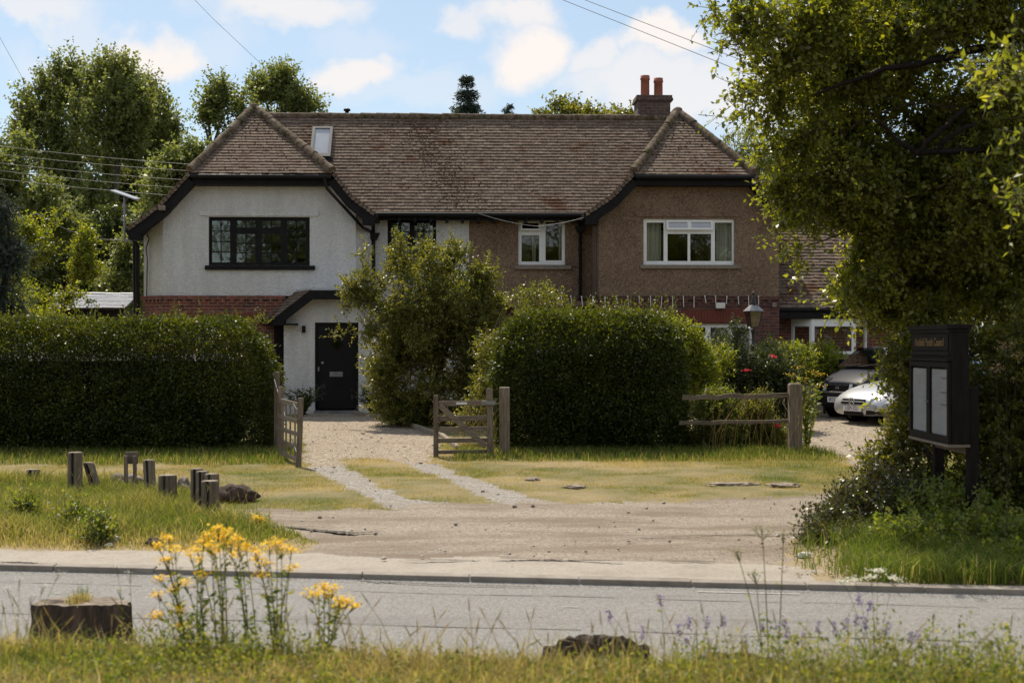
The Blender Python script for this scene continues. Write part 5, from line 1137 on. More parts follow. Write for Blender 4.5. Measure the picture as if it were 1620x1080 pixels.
def big_stumps():
    def stump(px, pt, pbm, w_, lab, jag, seed, broken=False):
        p = G(px, pbm); y = p.y; r = w_/2/F*y; h = (pbm-pt)/F*y; n = 64; m = MB(); vs_, fs = [], []; rings = [(-.06,1.12),(0,1.08),(h*.3,1.02),(h*.65,1.0),(h*.92,1.0),(h,.985)]
        for zi, (z, k_) in enumerate(rings):
            for k in range(n):
                a = 6.283*k/n; nn = mnoise.fractal(Vector((math.cos(a)*2.2+seed, math.sin(a)*2.2, z*3)), .8, 2, 4)*.09 + (.025 if (k*7+seed) % 5 < 2 else 0) - (.05 if (k*13) % 17 == 0 else 0); zz = z
                if z > h*.5: zz += (mnoise.noise(Vector((math.cos(a)*3+seed, math.sin(a)*3, 0)))*jag + mnoise.noise(Vector((math.cos(a)*9+seed, math.sin(a)*9, 3)))*jag*.5 - jag*1.3*abs(math.cos(a))**3)*(z/h)
                vs_.append((p.x+r*k_*(1+nn)*math.cos(a), y+r*k_*(1+nn)*math.sin(a)*.5, p.z+zz))
        for j in range(len(rings)-1):
            for k in range(n): fs.append((j*n+k, j*n+(k+1)%n, (j+1)*n+(k+1)%n, (j+1)*n+k))
        m.add(vs_, fs, .5); root = thing('tree_stump', tuple(p), lab, 'stump'); m.build('trunk', M_bark, root, recalc=False)
        top = vs_[-n:]; c = MB(); ctr = (p.x, y, p.z+h-(.12 if broken else .004)); inner = [((q[0]*.5+ctr[0]*.5), (q[1]*.5+ctr[1]*.5), q[2]*.5+ctr[2]*.5+random.uniform(-.02,.02)*(3 if broken else .3)) for q in top]
        c.add(top+inner+[ctr], [(k,(k+1)%n,n+(k+1)%n,n+k) for k in range(n)]+[(n+k,n+(k+1)%n,2*n) for k in range(n)], .6); c.build('cut_top', M_bark if broken else M_cut, root, recalc=False)
        return p, h, r
    p, h, r = stump(126, 950, 1020, 155, 'wide flat topped tree stump with dark bark at the left of the verge', .012, 3)
    stump(943, 1012, 1066, 165, 'rotten hollow tree stump with a jagged rim in the verge centre', .045, 8, True)
    stump(1166, 1040, 1076, 150, 'low dark tree stump almost hidden in grass right of centre', .03, 12, True)
    # tuft on the flat stump
    n = 500; X = p.x + RNG.normal(-.0,.032,n); Y = p.y + RNG.normal(0,.05,n); Hh = .02+.06*RNG.random(n); Hh[:40] += .06; rr = np.where(np.arange(n) < 60, .1, .75+.25*RNG.random(n))
    V, Fq, rr = blades(X, Y, np.full(n, p.z+h-.004), Hh, np.full(n,.004), rr, .9, 2); o = np_mesh('grass_tuft', V, Fq, ML_grass, loc=(p.x,p.y,p.z+h), attrs={'rnd': ('FACE', rr)}); setp(o, 'dry brown tuft with green blades growing on the flat stump', 'grass tuft')
big_stumps()
def text(root, s, size, M, mat_, name='lettering', ext=.002, sx=1):
    cu = bpy.data.curves.new(name, 'FONT'); cu.body = s; cu.size = size; cu.align_x = 'CENTER'; cu.align_y = 'CENTER'; cu.extrude = ext
    cu.materials.append(mat_); o = bpy.data.objects.new(name, cu); COL.objects.link(o)
    bpy.context.view_layer.update(); me = bpy.data.meshes.new_from_object(o.evaluated_get(bpy.context.evaluated_depsgraph_get())); bpy.data.objects.remove(o)
    me.transform(M @ Matrix.Diagonal((sx,1,1,1))); o = bpy.data.objects.new(name, me); COL.objects.link(o); o.parent = root; return o
def notice_board():
    xa, ya, yb = 4.22, 13.75, 15.1; z1 = 2.19; z0 = 1.03; T = .20; gzb = gz(4.4, 14.3)
    root = thing('notice_board', (4.4, 14.4, gzb), 'dark timber parish notice board with two glazed doors on two posts', 'notice board')
    lo = Matrix.Translation(-Vector((4.4, 14.4, gzb)))
    part(root, 'cabinet', M_woodd, lambda m: (m.box(xa+.03, ya, z0, xa+T, yb, z1-.33), m.box(xa+.022, ya+.004, z1-.345, xa+T-.003, yb-.004, z1-.04)), .006)
    part(root, 'cornice', M_woodd, lambda m: (m.box(xa-.018, ya-.02, z1-.045, xa+T+.02, yb+.02, z1), m.box(xa-.005, ya-.01, z1-.075, xa+T+.01, yb+.01, z1-.048)), .005)
    part(root, 'moulding', M_woodd, lambda m: (m.box(xa-.005, ya+.002, z1-.30, xa+.03, yb-.002, z1-.268), m.box(xa-.012, ya+.002, z1-.36, xa+.03, yb-.002, z1-.335)), .004)
    part(root, 'sill', M_woodh, lambda m: m.box(xa-.012, ya-.006, z0-.03, xa+T+.01, yb+.006, z0-.003), .004)
    hd = part(root, 'header_panel', M_woodd, lambda m: m.box(xa+.012, ya+.06, z1-.255, xa+.021, yb-.06, z1-.095), .002)
    Mt = Matrix(((0,0,-1,xa+.009),(-1,0,0,(ya+yb)/2),(0,1,0,z1-.175),(0,0,0,1)))
    text(hd, 'Nutfield Parish Council', .115, lo @ Mt, M_gold, sx=.93)
    ym = (ya+yb)/2; zt = z1-.37
    for a, b in ((ya, ym), (ym, yb)):
        w_ = .055; m = MB(); fn = lambda p, q, t: (xa-.002+t, p, q)
        m.panel([(a+.003,z0+.005),(b-.003,z0+.005),(b-.003,zt),(a+.003,zt)], [[(a+w_,z0+.07),(b-w_,z0+.07),(b-w_,zt-.05),(a+w_,zt-.05)]], fn, .028, back=True)
        dr = m.build('door', M_woodd, root)
        g = MB(); g.add([(xa+.012,a+w_-.01,z0+.06),(xa+.012,b-w_+.01,z0+.06),(xa+.012,b-w_+.01,zt-.04),(xa+.012,a+w_-.01,zt-.04)], [(0,1,2,3)]); g.build('pane', MATS['board glass'], dr)
        k = MB(); yk = b-.03 if a == ya else a+.03; k.tube([(xa-.006,yk,1.42),(xa-.02,yk,1.42)], .008, 8); k.build('keyhole', M_metal, dr)
    # sheets pinned behind the glass
    sh = MB()
    for i, (a, b) in enumerate(((ya+.06, ym-.055), (ym+.055, yb-.06))):
        n = 10
        for k in range(n):
            y0_, y1_ = a+(b-a)*k/n, a+(b-a)*(k+1)/n; x0_, x1_ = xa+.022+.003*math.sin(k*1.9), xa+.022+.003*math.sin((k+1)*1.9)
            sh.add([(x0_,y0_,z0+.075),(x1_,y1_,z0+.075),(x1_,y1_,zt-.07),(x0_,y0_,zt-.07)], [(0,1,2,3)], .5)
    ps = sh.build('paper_sheets', M_paper, root)
    ink = MB()
    for z in (1.66, 1.52, 1.40): ink.box(xa+.016, ya+.09, z, xa+.0175, ya+.30, z+.006)
    ink.build('ruled_lines', M_iron, ps)
    part(root, 'post', M_woodd, lambda m: post(m, xa+T+.065, ya+.12, gz(4.4,13.9)-.1, z0+.55, .10, .10)); part(root, 'post', M_woodd, lambda m: post(m, xa+T+.065, yb-.12, gz(4.4,15)-.1, z0+.55, .10, .10))
    part(root, 'cross_rail', M_woodh, lambda m: m.box(xa+T+.02, ya+.175, z0-.11, xa+T+.05, yb-.175, z0-.04))
glassmat('board glass', (.86,.88,.88), .06); notice_board()
def lamp_post():
    d = 28.0; x = P(1192,600,d).x; zb = gz(x, d); Z = lambda py: CAMZ+(HY-py)/F*d; s = d/F
    root = thing('street_lamp', (x, d, zb), 'old fashioned lantern on a dark iron post standing among the roses', 'lamp post')
    m = MB(); m.lathe((x,d,0), [(.11,zb-.1),(.11,zb+.35),(.07,zb+.42),(.055,zb+1.0),(.045,Z(556)),(.07,Z(552)),(.07,Z(546)),(.035,Z(543)),(.03,Z(530)),(.05,Z(525)),(.06,Z(521))], 14); m.build('post', M_iron, root)
    m = MB(); m.tube([(x-.13,d,Z(538)),(x+.13,d,Z(536))], .009, 6); m.lathe((x-.13,d,Z(538)-.015), [(.02,0),(.02,.03)], 8); m.lathe((x+.13,d,Z(536)-.015), [(.02,0),(.02,.03)], 8); m.build('ladder_bar', M_iron, root)
    r1, r0 = 18*s*.60, 18*s*.36; zt, zb_ = Z(492), Z(518); m = MB()
    cs = lambda r, z, k: (x+r*1.414*math.cos(math.pi/4+.25+k*math.pi/2), d+r*1.414*math.sin(math.pi/4+.25+k*math.pi/2), z)
    for k in range(4): m.beam(cs(r0,zb_,k), cs(r1,zt,k), .018, .018); m.beam(cs(r0,zb_,k), cs(r0,zb_,(k+1)%4), .02, .02); m.beam(cs(r1,zt,k), cs(r1,zt,(k+1)%4), .02, .02)
    fr = m.build('lantern_frame', M_iron, root); g = MB()
    for k in range(4): g.add([cs(r0*.97,zb_,k), cs(r0*.97,zb_,(k+1)%4), cs(r1*.97,zt,(k+1)%4), cs(r1*.97,zt,k)], [(0,1,2,3)])
    g.build('pane', MATS['amber glass'], fr)
    m = MB(); n = 4; base = [cs(r1*1.16,zt+.0,k) for k in range(4)]; top = [cs(r1*.38,Z(482),k) for k in range(4)]; m.add(base+top, [(0,1,5,4),(1,2,6,5),(2,3,7,6),(3,0,4,7),(3,2,1,0)]); cp = m.build('hood', M_metal, root)
    m = MB(); m.lathe((x,d,0), [(r1*.5,Z(484)),(r1*.42,Z(480)),(r1*.42,Z(476)),(r1*.28,Z(474)),(r1*.34,Z(471)),(r1*.15,Z(468)),(.012,Z(467)),(.03,Z(465)),(.028,Z(463)),(.006,Z(461))], 14); m.build('finial', M_iron, cp)
glassmat('amber glass', (.40,.34,.25), .10); lamp_post()
def car(name, label, front, yaw, spec, group=None):
    root = thing(name, tuple(front), label, 'car', group, yaw); S = spec; body = MB()
    def loft(mb, st, n=7):
        vs_, fs = [], []; k2 = None
        for (x, hw, zl, zb, zt, tw) in st:
            half = [(0,zl),(hw*.88,zl),(hw*.985,zl+.10),(hw,(zl+zb)/2),(hw*.985,zb),(tw,zt-.015),(tw*.55,zt+.012),(0,zt+.02)]
            ring = [(x,y,z) for y, z in half] + [(x,-y,z) for y, z in reversed(half[1:-1])]; k2 = len(ring); vs_ += ring
        m_ = len(st)
        for i in range(m_-1):
            for k in range(k2): fs.append((i*k2+k, i*k2+(k+1)%k2, (i+1)*k2+(k+1)%k2, (i+1)*k2+k))
        fs.append(tuple(range(k2))); fs.append(tuple((m_-1)*k2+k for k in reversed(range(k2)))); mb.add(vs_, fs, .5, True)
    loft(body, S['body']); bo = body.build('body', S['paint'], root, local=True, subsurf=2)
    cb = MB(); loft(cb, S['cabin']); cb.build('roof', S.get('top', S['paint']), bo, local=True, subsurf=1)
    for nm, mt, f in S['panes']: m = MB(); f(m); m.build(nm, mt, bo, local=True, bevel=.004 if nm not in ('windscreen','side_window') else 0)
    for nm, mt, f in S['parts']: m = MB(); f(m); m.build(nm, mt, root, local=True, bevel=.006)
    for (x, y) in S['wheels']:
        m = MB(); rw = S['rw']; s_ = 1 if y > 0 else -1
        def ringx(rr, yy, n=28): return [(x+rr*math.cos(6.283*k/n), yy, rw+rr*math.sin(6.283*k/n)) for k in range(n)]
        n = 28; prof = [(rw*.62,y-.02*s_),(rw*.66,y+.0),(rw*.95,y+.0),(rw,y-.03*s_),(rw,y-.17*s_),(rw*.6,y-.19*s_)]; vs_ = []; fs = []
        for rr, yy in prof: vs_ += ringx(rr, yy)
        for i in range(len(prof)-1):
            for k in range(n): fs.append((i*n+k, i*n+(k+1)%n, (i+1)*n+(k+1)%n, (i+1)*n+k))
        m.add(vs_, fs, .5, True); wh = m.build('wheel', M_blackp, root, local=True)
        q = MB(); ce = ringx(rw*.16, y-.015*s_, 10); q.add(ce+ringx(rw*.16, y-.06*s_, 10), [tuple(range(10))]+[(k,(k+1)%10,10+(k+1)%10,10+k) for k in range(10)])
        for k in range(7): a = 6.283*k/7; q.beam((x+rw*.1*math.cos(a),y-.035*s_,rw+rw*.1*math.sin(a)),(x+rw*.63*math.cos(a),y-.03*s_,rw+rw*.63*math.sin(a)), .02, .05, up=(-math.sin(a),0,math.cos(a)))
        q.build('rim', M_metal, wh, local=True)
        a_ = MB(); ar = rw*1.13; yy = y+.012*s_; rr = [(x+ar*math.cos(6.283*k/28), y-.03*s_, rw+ar*math.sin(6.283*k/28)) for k in range(28)]; a_.add(rr, [tuple(range(28))]); a_.build('wheel_arch', M_felt, bo, local=True)
    px_, pz, pw, ph, s = S['plate']; m = MB(); m.box(px_, -pw/2, pz-ph/2, px_+.012, pw/2, pz+ph/2); pl = m.build('number_plate', M_paper, root, local=True)
    text(pl, s, ph*1.02, Matrix(((0,0,1,px_+.0135),(1,0,0,0),(0,1,0,pz),(0,0,0,1))), M_iron, ext=.001, sx=.86)
    return root
M_silver = mat('silver car paint', [(0,(.50,.51,.53)),(1,(.56,.57,.59))], 3, .28, metal=.55)
M_blue = mat('dark blue car paint', [(0,(.007,.009,.018)),(1,(.011,.013,.025))], 3, .42, spec=.08)
M_lens = mat('headlamp lens', [(0,(.42,.42,.40)),(1,(.72,.72,.7))], 30, .12, spec=.8)
M_chrome = mat('chrome', [(0,(.6,.6,.6)),(1,(.75,.75,.75))], 5, .15, metal=1)
glassmat('car glass', (.25,.30,.28), .35); CG = MATS['car glass']
def cars():
    body = [(-3.75,.70,.35,.80,.95,.62),(-3.6,.80,.24,.86,1.0,.70),(-2.6,.83,.22,.92,1.06,.74),(-1.2,.83,.22,.95,1.08,.76),(-.62,.83,.22,.93,1.07,.76),(-.42,.825,.22,.86,1.01,.72),(-.2,.81,.22,.76,.90,.70),(-.06,.77,.24,.70,.81,.66),(0,.72,.26,.66,.76,.62),(.01,.66,.30,.60,.70,.56)]
    cab = [(-3.6,.74,.95,1.0,1.10,.6),(-3.45,.75,.95,1.1,1.46,.58),(-2.6,.76,.95,1.15,1.57,.60),(-1.35,.76,.95,1.15,1.56,.60),(-1.02,.755,.95,1.12,1.49,.60),(-.56,.74,.95,1.02,1.10,.70)]
    def ws(m): m.add([(-.535,-.66,1.11),(-.535,.66,1.11),(-1.03,.57,1.515),(-1.03,-.57,1.515)], [(0,1,2,3)])
    def sw(m):
        for s in (-1, 1): m.add([(-.9,s*.768,1.13),(-2.1,s*.778,1.15),(-2.1,s*.665,1.46),(-1.25,s*.66,1.46)], [(0,1,2,3)]); m.add([(-2.2,s*.778,1.15),(-3.3,s*.77,1.16),(-3.2,s*.66,1.43),(-2.2,s*.665,1.46)], [(0,1,2,3)])
    pr = [('headlight', M_lens, lambda m: m.hexa([(.05,.38,.60),(-.09,.79,.60),(-.2,.79,.60),(-.1,.38,.60),(.02,.38,.75),(-.11,.79,.765),(-.25,.76,.765),(-.1,.38,.75)])),
          ('headlight', M_lens, lambda m: m.hexa([(.05,-.38,.60),(-.09,-.79,.60),(-.2,-.79,.60),(-.1,-.38,.60),(.02,-.38,.75),(-.11,-.79,.765),(-.25,-.76,.765),(-.1,-.38,.75)])),
          ('grille', M_blackp, lambda m: m.box(-.06,-.34,.60,.025,.34,.735)), ('emblem', M_chrome, lambda m: (m.box(.026,-.045,.64,.034,-.025,.70), m.box(.026,.025,.64,.034,.045,.70), m.box(.026,-.025,.662,.034,.025,.678))),
          ('bumper', M_blackp, lambda m: m.hexa([(.06,-.68,.30),(.06,.68,.30),(-.3,.84,.30),(-.3,-.84,.30),(.07,-.68,.575),(.07,.68,.575),(-.3,.845,.575),(-.3,-.845,.575)])),
          ('bumper_trim', M_metal, lambda m: m.hexa([(.075,-.66,.555),(.075,.66,.555),(-.2,.82,.555),(-.2,-.82,.555),(.08,-.66,.59),(.08,.66,.59),(-.2,.82,.59),(-.2,-.82,.59)])),
          ('air_intake', M_felt, lambda m: m.box(.05,-.5,.46,.074,.5,.54)),
          ('wiper', M_iron, lambda m: m.beam((-.50,-.5,1.12),(-.58,.05,1.17), .012, .012)), ('wiper', M_iron, lambda m: m.beam((-.50,.05,1.12),(-.58,.55,1.17), .012, .012)),
          ('wing_mirror', M_blue, lambda m: m.box(-.98,.80,1.10,-.84,.98,1.26)), ('wing_mirror', M_blue, lambda m: m.box(-.98,-.98,1.10,-.84,-.80,1.26))]
    fr = Gd(1326, 30.2); fr.z = gz(fr.x, fr.y)
    car('parked_car', 'dark blue hatchback parked behind the silver roadster', fr, R(207), dict(body=body, cabin=cab, paint=M_blue, panes=[('windscreen',CG,ws),('side_window',CG,sw)], parts=pr, wheels=[(-.60,.80),(-.60,-.80),(-3.05,.80),(-3.05,-.80)], rw=.29, plate=(.064,.42,.52,.115,'SK55 VEO')), 'cars parked on the right drive')
    body = [(-4.0,.62,.34,.76,.90,.5),(-3.85,.80,.24,.80,.95,.66),(-3.0,.87,.19,.84,.96,.74),(-2.0,.88,.18,.82,.92,.76),(-1.5,.88,.18,.80,.90,.76),(-1.0,.88,.18,.74,.84,.72),(-.5,.86,.18,.64,.74,.66),(-.2,.79,.18,.54,.64,.56),(-.05,.66,.19,.46,.55,.42),(.03,.48,.22,.40,.48,.30)]
    cab = [(-3.5,.62,.86,.9,.98,.5),(-3.1,.66,.86,1.0,1.20,.5),(-2.5,.68,.86,1.02,1.28,.5),(-2.15,.68,.86,1.0,1.24,.52),(-1.45,.68,.84,.88,.92,.62)]
    def ws2(m): m.add([(-1.42,-.60,.945),(-1.42,.60,.945),(-2.14,.50,1.285),(-2.14,-.50,1.285)], [(0,1,2,3)])
    def sw2(m):
        for s in (-1, 1): m.add([(-1.75,s*.70,.96),(-3.0,s*.69,.98),(-2.9,s*.57,1.20),(-2.2,s*.575,1.22)], [(0,1,2,3)])
    def star(m):
        c = Vector((.065,0,.475)); n = 16
        m.tube([c+Vector((0,math.cos(6.283*k/n)*.075,math.sin(6.283*k/n)*.075)) for k in range(n+1)], .009, 6, cap=False)
        for k in range(3): a = math.pi/2+k*2.094; m.beam(c, c+Vector((0,math.cos(a)*.075,math.sin(a)*.075)), .008, .018)
    pr = [('grille', M_felt, lambda m: m.hexa([(.055,-.34,.425),(.055,.34,.425),(-.05,.36,.425),(-.05,-.36,.425),(.03,-.30,.525),(.03,.30,.525),(-.08,.32,.525),(-.08,-.32,.525)])),
          ('grille_slat', M_silver, lambda m: m.box(.03,-.33,.465,.062,.33,.482)), ('emblem', M_chrome, star),
          ('headlight', M_lens, lambda m: m.hexa([(.03,.44,.43),(-.22,.845,.46),(-.34,.80,.46),(-.10,.42,.44),(-.03,.44,.545),(-.38,.835,.635),(-.48,.74,.64),(-.18,.42,.56)])),
          ('headlight', M_lens, lambda m: m.hexa([(-.02,-.44,.44),(-.26,-.80,.46),(-.34,-.78,.46),(-.10,-.42,.44),(-.10,-.44,.53),(-.42,-.76,.60),(-.48,-.72,.60),(-.18,-.42,.53)])),
          ('air_intake', M_felt, lambda m: m.box(-.02,-.26,.20,.040,.26,.275)),
          ('fog_intake', M_felt, lambda m: m.hexa([(.06,.40,.225),(-.09,.72,.235),(-.2,.66,.235),(-.1,.42,.225),(.06,.40,.31),(-.10,.72,.30),(-.2,.66,.29),(-.1,.42,.30)])),  # near-black block stands in for the dark fog intake opening
          ('fog_intake', M_felt, lambda m: m.hexa([(-.0,-.42,.225),(-.14,-.68,.235),(-.2,-.66,.235),(-.1,-.42,.225),(-.0,-.42,.30),(-.15,-.68,.29),(-.2,-.66,.29),(-.1,-.42,.30)])),
          ('wing_mirror', M_silver, lambda m: m.box(-1.72,.84,.92,-1.60,1.02,1.02)), ('wing_mirror', M_silver, lambda m: m.box(-1.72,-1.02,.92,-1.60,-.84,1.02))]
    fr = Gd(1351, 28.6); fr.z = gz(fr.x, fr.y)
    car('parked_car', 'silver two seat roadster parked in front of the dark blue car', fr, R(209), dict(body=body, cabin=cab, paint=M_silver, top=M_blackp, panes=[('windscreen',CG,ws2),('side_window',CG,sw2)], parts=pr, wheels=[(-.82,.86),(-.82,-.86),(-3.2,.86),(-3.2,-.86)], rw=.31, plate=(.045,.335,.52,.11,'LS05 JGU')), 'cars parked on the right drive')
cars()
def small_bits():
    # low brick wall end by the cars
    a = P(1403,652,26.0); b = P(1440,652,26.0); m = MB(); m.box(a.x, 26.0, gz(a.x,26)-.05, b.x+1.5, 26.23, a.z-.06); root = thing('garden_wall', (a.x+.5, 26.1, gz(a.x,26)), 'low brick garden wall right of the silver car', 'wall'); m.build('brickwork', M_brick, root)
    c = MB(); c.box(a.x-.02, 25.98, a.z-.057, b.x+1.52, 26.25, a.z); c.build('coping', M_dbrick, root)
    # timber edging of the gravel beside the bush
    m = MB(); pts = [G(560,655), G(610,663), G(655,676), G(700,692), G(725,712)]
    for p, q in zip(pts[:-1], pts[1:]): m.beam(p+Vector((0,0,.03)), q+Vector((0,0,.03)), .08, .09)
    o = m.build('log_edging', M_cut, loc=tuple(pts[2]), bevel=.01); setp(o, 'pale timber edging along the right side of the gravel drive', 'edging')
    # garden shed
    d = 38.0; X = lambda px: (px-810)/F*d; Z = lambda py: CAMZ+(HY-py)/F*d
    root = thing('garden_shed', (X(130), d, .43), 'dark shed with a pale slate roof behind the left hedge', 'shed')
    m = MB(); m.box(X(70), d, .35, X(196), d+2.6, Z(490)); m.build('wall', M_woodd, root)
    t, u_ = MB(), MB(); q = [(X(58),d-.2,Z(488)),(X(200),d-.2,Z(488)),(X(196),d+1.4,Z(465)+1.4*.02),(X(62),d+1.4,Z(465)+1.4*.02)]; tiles(t, q, .16, .30, .5, 71); underlay(u_, q)
    rf = t.build('roof', M_slate, root); u_.build('roof_underlay', M_felt, rf)
    h = MB(); halfround(h, q[3], q[2], .06, .5); h.build('ridge_tiles', M_slate, rf)
small_bits()
def cables():
    def cab(pts, lab, r=.012, m_=M_cable, sag=.0, name='overhead_cable', grp='overhead wires'):
        q = [P(*p) for p in pts]; den = []; n = 16
        for a, b in zip(q[:-1], q[1:]):
            for i in range(n): t = i/n; den.append(a.lerp(b, t)+Vector((0,0,-sag*4*t*(1-t))))
        den.append(q[-1]); m = MB(); m.tube(den, r, 5); o = m.build(name, m_, loc=tuple(den[0])); setp(o, lab, 'cable', grp)
    for i, (y0, y1) in enumerate(((231,262),(244,272),(258,287),(270,300),(283,313))):
        cab([(-260,y0-22,46),(0,y0,44),(330,y1,42)], ['topmost','second from top','middle','second from bottom','lowest'][i]+' of the five grey power wires left of the house', .0075, M_cablep, .05)
    cab([(-60,-60,40),(0,60,40),(40,132,42),(60,170,45)], 'thin wire dropping into the poplars at the far left', .005)
    cab([(250,-60,36),(335,28,38),(420,108,42),(440,126,44)], 'thin wire falling steeply behind the left gable', .005)
    cab([(800,-60,30),(890,0,29),(1160,108,26),(1260,150,25)], 'lower of two thin wires running into the right tree', .006)
    cab([(840,-50,30),(925,0,29),(1190,102,26),(1290,142,25)], 'upper of two thin wires running into the right tree', .006)
    cab([(-80,315,33),(60,338,33.5),(205,378,34)], 'sagging telephone wire reaching the left eaves', .008, M_cablep, .22)
    cab([(750,335,34.3),(848,358,34.3),(940,339,34.0)], 'loose white cable looped under the central eaves', .008, M_cablep, .05)
cables()
# ------------------------------------------------------------------ hedges, shrubs and trees
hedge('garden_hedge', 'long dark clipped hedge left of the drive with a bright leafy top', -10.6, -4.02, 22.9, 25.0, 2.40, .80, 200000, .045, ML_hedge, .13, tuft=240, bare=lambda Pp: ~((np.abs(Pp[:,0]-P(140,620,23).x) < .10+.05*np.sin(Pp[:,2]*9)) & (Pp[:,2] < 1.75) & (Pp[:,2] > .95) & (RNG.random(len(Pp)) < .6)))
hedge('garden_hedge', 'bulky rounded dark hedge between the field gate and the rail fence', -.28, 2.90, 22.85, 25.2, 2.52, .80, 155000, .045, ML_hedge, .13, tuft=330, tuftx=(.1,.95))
W = lambda x, y, z: Vector((x, y, z))
# tall shrub in front of the door
d = 28.8
tree('shrub', 'tall loose glossy shrub standing in front of the porch', 'shrub', Gd(668, 28.9),
     clumpy([pb(620,470,d,62,60), pb(690,435,d,62,50), pb(740,465,d+.2,55,55), pb(660,550,d,80,70), pb(735,560,d+.3,62,75), pb(685,620,d,85,55), pb(615,600,d,42,55), pb(580,445,d,26,30), pb(555,462,d,24,22,.2,.6),
      pb(632,400,d,20,34,.25,.7), pb(668,400,d,28,26,.3,.7), pb(720,405,d,30,28,.3,.7), pb(575,405,d,14,20,.2,.5), pb(775,440,d,22,30,.3,.7), pb(640,655,d,55,22,.5), pb(720,655,d+.2,60,25,.5), pb(548,525,d,24,14,.2,.5), pb(775,500,d+.3,28,45,.4,.8), pb(690,500,d,85,80), pb(625,545,d,60,70), pb(750,610,d,50,60), pb(620,640,d,40,36), pb(680,660,d,80,30), pb(750,660,d,44,28)], 6, 0.4, 1.1),
     6800, 14, .060, .34, ML_bush, .07, lump=(1.9,.27), up=.3, edge=.5)
# the great tree on the right
d = 13.0
blobs = [pb(1330,30,12.4,120,70), pb(1460,20,13,150,90), pb(1590,40,12.2,130,110), pb(1225,35,12.2,75,55,None,.8), pb(1170,20,12,55,35,None,.6), pb(1290,130,12.6,110,90), pb(1420,140,13.2,140,110), pb(1560,170,13,140,130),
         pb(1215,120,12.3,50,60,None,.7), pb(1180,175,12.2,44,32,None,.45), pb(1240,240,12.6,60,50,None,.8), pb(1330,250,12.9,110,90), pb(1460,270,13.3,130,110), pb(1590,300,12.6,120,130), pb(1265,330,12.8,55,50,None,.9),
         pb(1345,365,13.1,80,70,None,.7), pb(1460,390,13.5,110,85), pb(1590,420,14.2,120,110), pb(1345,455,13.4,34,34,None,.4), pb(1410,460,13.8,60,50,None,.7), pb(1240,370,12.7,22,26,None,.4), pb(1285,430,13,24,30,None,.45), pb(1380,455,13,50,50,None,.8), pb(1330,470,13.2,40,36,None,.4), pb(1255,400,12.8,26,30,None,.4), pb(1415,600,13.4,24,50,None,.5), pb(1590,470,13.4,80,80), pb(1605,600,13.6,60,80), pb(1720,60,13,140,150), pb(1740,260,13.2,130,150), pb(1860,120,13.4,140,180), pb(1850,340,13.4,140,140), pb(1740,430,13.3,110,100), pb(1980,220,13.4,120,180), pb(1700,-120,13,170,110), pb(1850,-120,13.2,150,120), pb(1520,-90,13,160,100), pb(1900,470,13.4,110,90), pb(1455,540,13.2,44,70,None,.9), pb(1345,420,13,44,40,None,.6), pb(1400,350,13,110,100), pb(1500,330,13,120,120), pb(1270,290,12.6,60,60,None,.8), pb(1430,640,13.4,20,50,None,.6), pb(1520,470,14,70,30), pb(1480,470,16.2,110,70), pb(1620,520,15.4,70,90), pb(1160,60,12,30,40,None,.3), pb(1130,20,11.8,22,30,None,.35)]
K = 1.25
blobs = clumpy(blobs, 5, .42, 1.0, .7, 3) + [pb(1500,180,14.2,190,190), pb(1380,80,13.8,150,100), pb(1330,250,13.6,90,100), pb(1450,400,14,110,90), pb(1400,480,13.6,56,50), pb(1350,410,13.4,50,50,None,.8), pb(1600,330,14,120,160), pb(1455,560,13.2,36,60), pb(1300,330,13.2,60,50,None,.8)]
blobs = [tuple([CAMZ*0+b[0]*K, b[1]*K, CAMZ+(b[2]-CAMZ)*K, b[3]*K, b[4]*K*.5, b[5]*K]+list(b[6:])) for b in blobs]
tr_root = tree('broadleaf_tree', 'huge overhanging glossy leaved tree filling the right side', 'tree', Gd(1800, 17.0), blobs, 22500, 12, .072, .44, ML_tree, .24, lr=.10, lump=(1.3,.29), up=.0, droop=.12, edge=.65, nl=20,
     trunk_top=P(1700, 60, 16.8))
def bare_limbs():
    m = MB()
    def lm(pts, r0, r1):
        q = [P(p[0], p[1], p[2]*1.25) for p in pts]; den = []
        for a, b in zip(q[:-1], q[1:]):
            for i in range(4): den.append(a.lerp(b, i/4)+Vector((random.uniform(-.02,.02),random.uniform(-.02,.02),random.uniform(-.02,.02))))
        den.append(q[-1]); n = len(den); m.tube(den, [r0+(r1-r0)*i/(n-1) for i in range(n)], 8)
    lm([(1790,300,13.4),(1680,240,12.9),(1560,237,12.4),(1450,242,12.0),(1415,218,11.9),(1385,190,11.8)], .05, .02)
    lm([(1450,242,12.0),(1490,205,11.8),(1530,170,11.7)], .04, .02); lm([(1480,238,12.0),(1510,212,11.9),(1545,195,11.9)], .035, .02);
    lm([(1790,150,13.2),(1620,60,12.4),(1500,90,12.2),(1400,110,12.2),(1290,150,12.2)], .07, .015)
    lm([(1790,460,13.4),(1640,330,12.8),(1560,340,12.6),(1500,335,12.6)], .05, .012); lm([(1620,60,12.4),(1560,20,12.3),(1500,-40,12.3)], .05, .03)
    m.build('limb', M_woodd, tr_root)
bare_limbs()
near = [pb(1600,95,8.6,60,30,.3), pb(1585,150,8.6,50,30,.3), pb(1610,215,8.7,40,40,.3), pb(1615,300,8.8,30,40,.3), pb(1560,120,8.8,40,26,.3)]
V, r, sv, sf = crown(near, 38, 9, .062, .34, lw=.45, outw=.3, edge=.6)
np_mesh('leafy_sprays', V, quads_idx(len(V)//4), ML_tree, tr_root, attrs={'rnd': ('FACE', r)}); np_mesh('twigs', sv, sf, M_twig, tr_root)
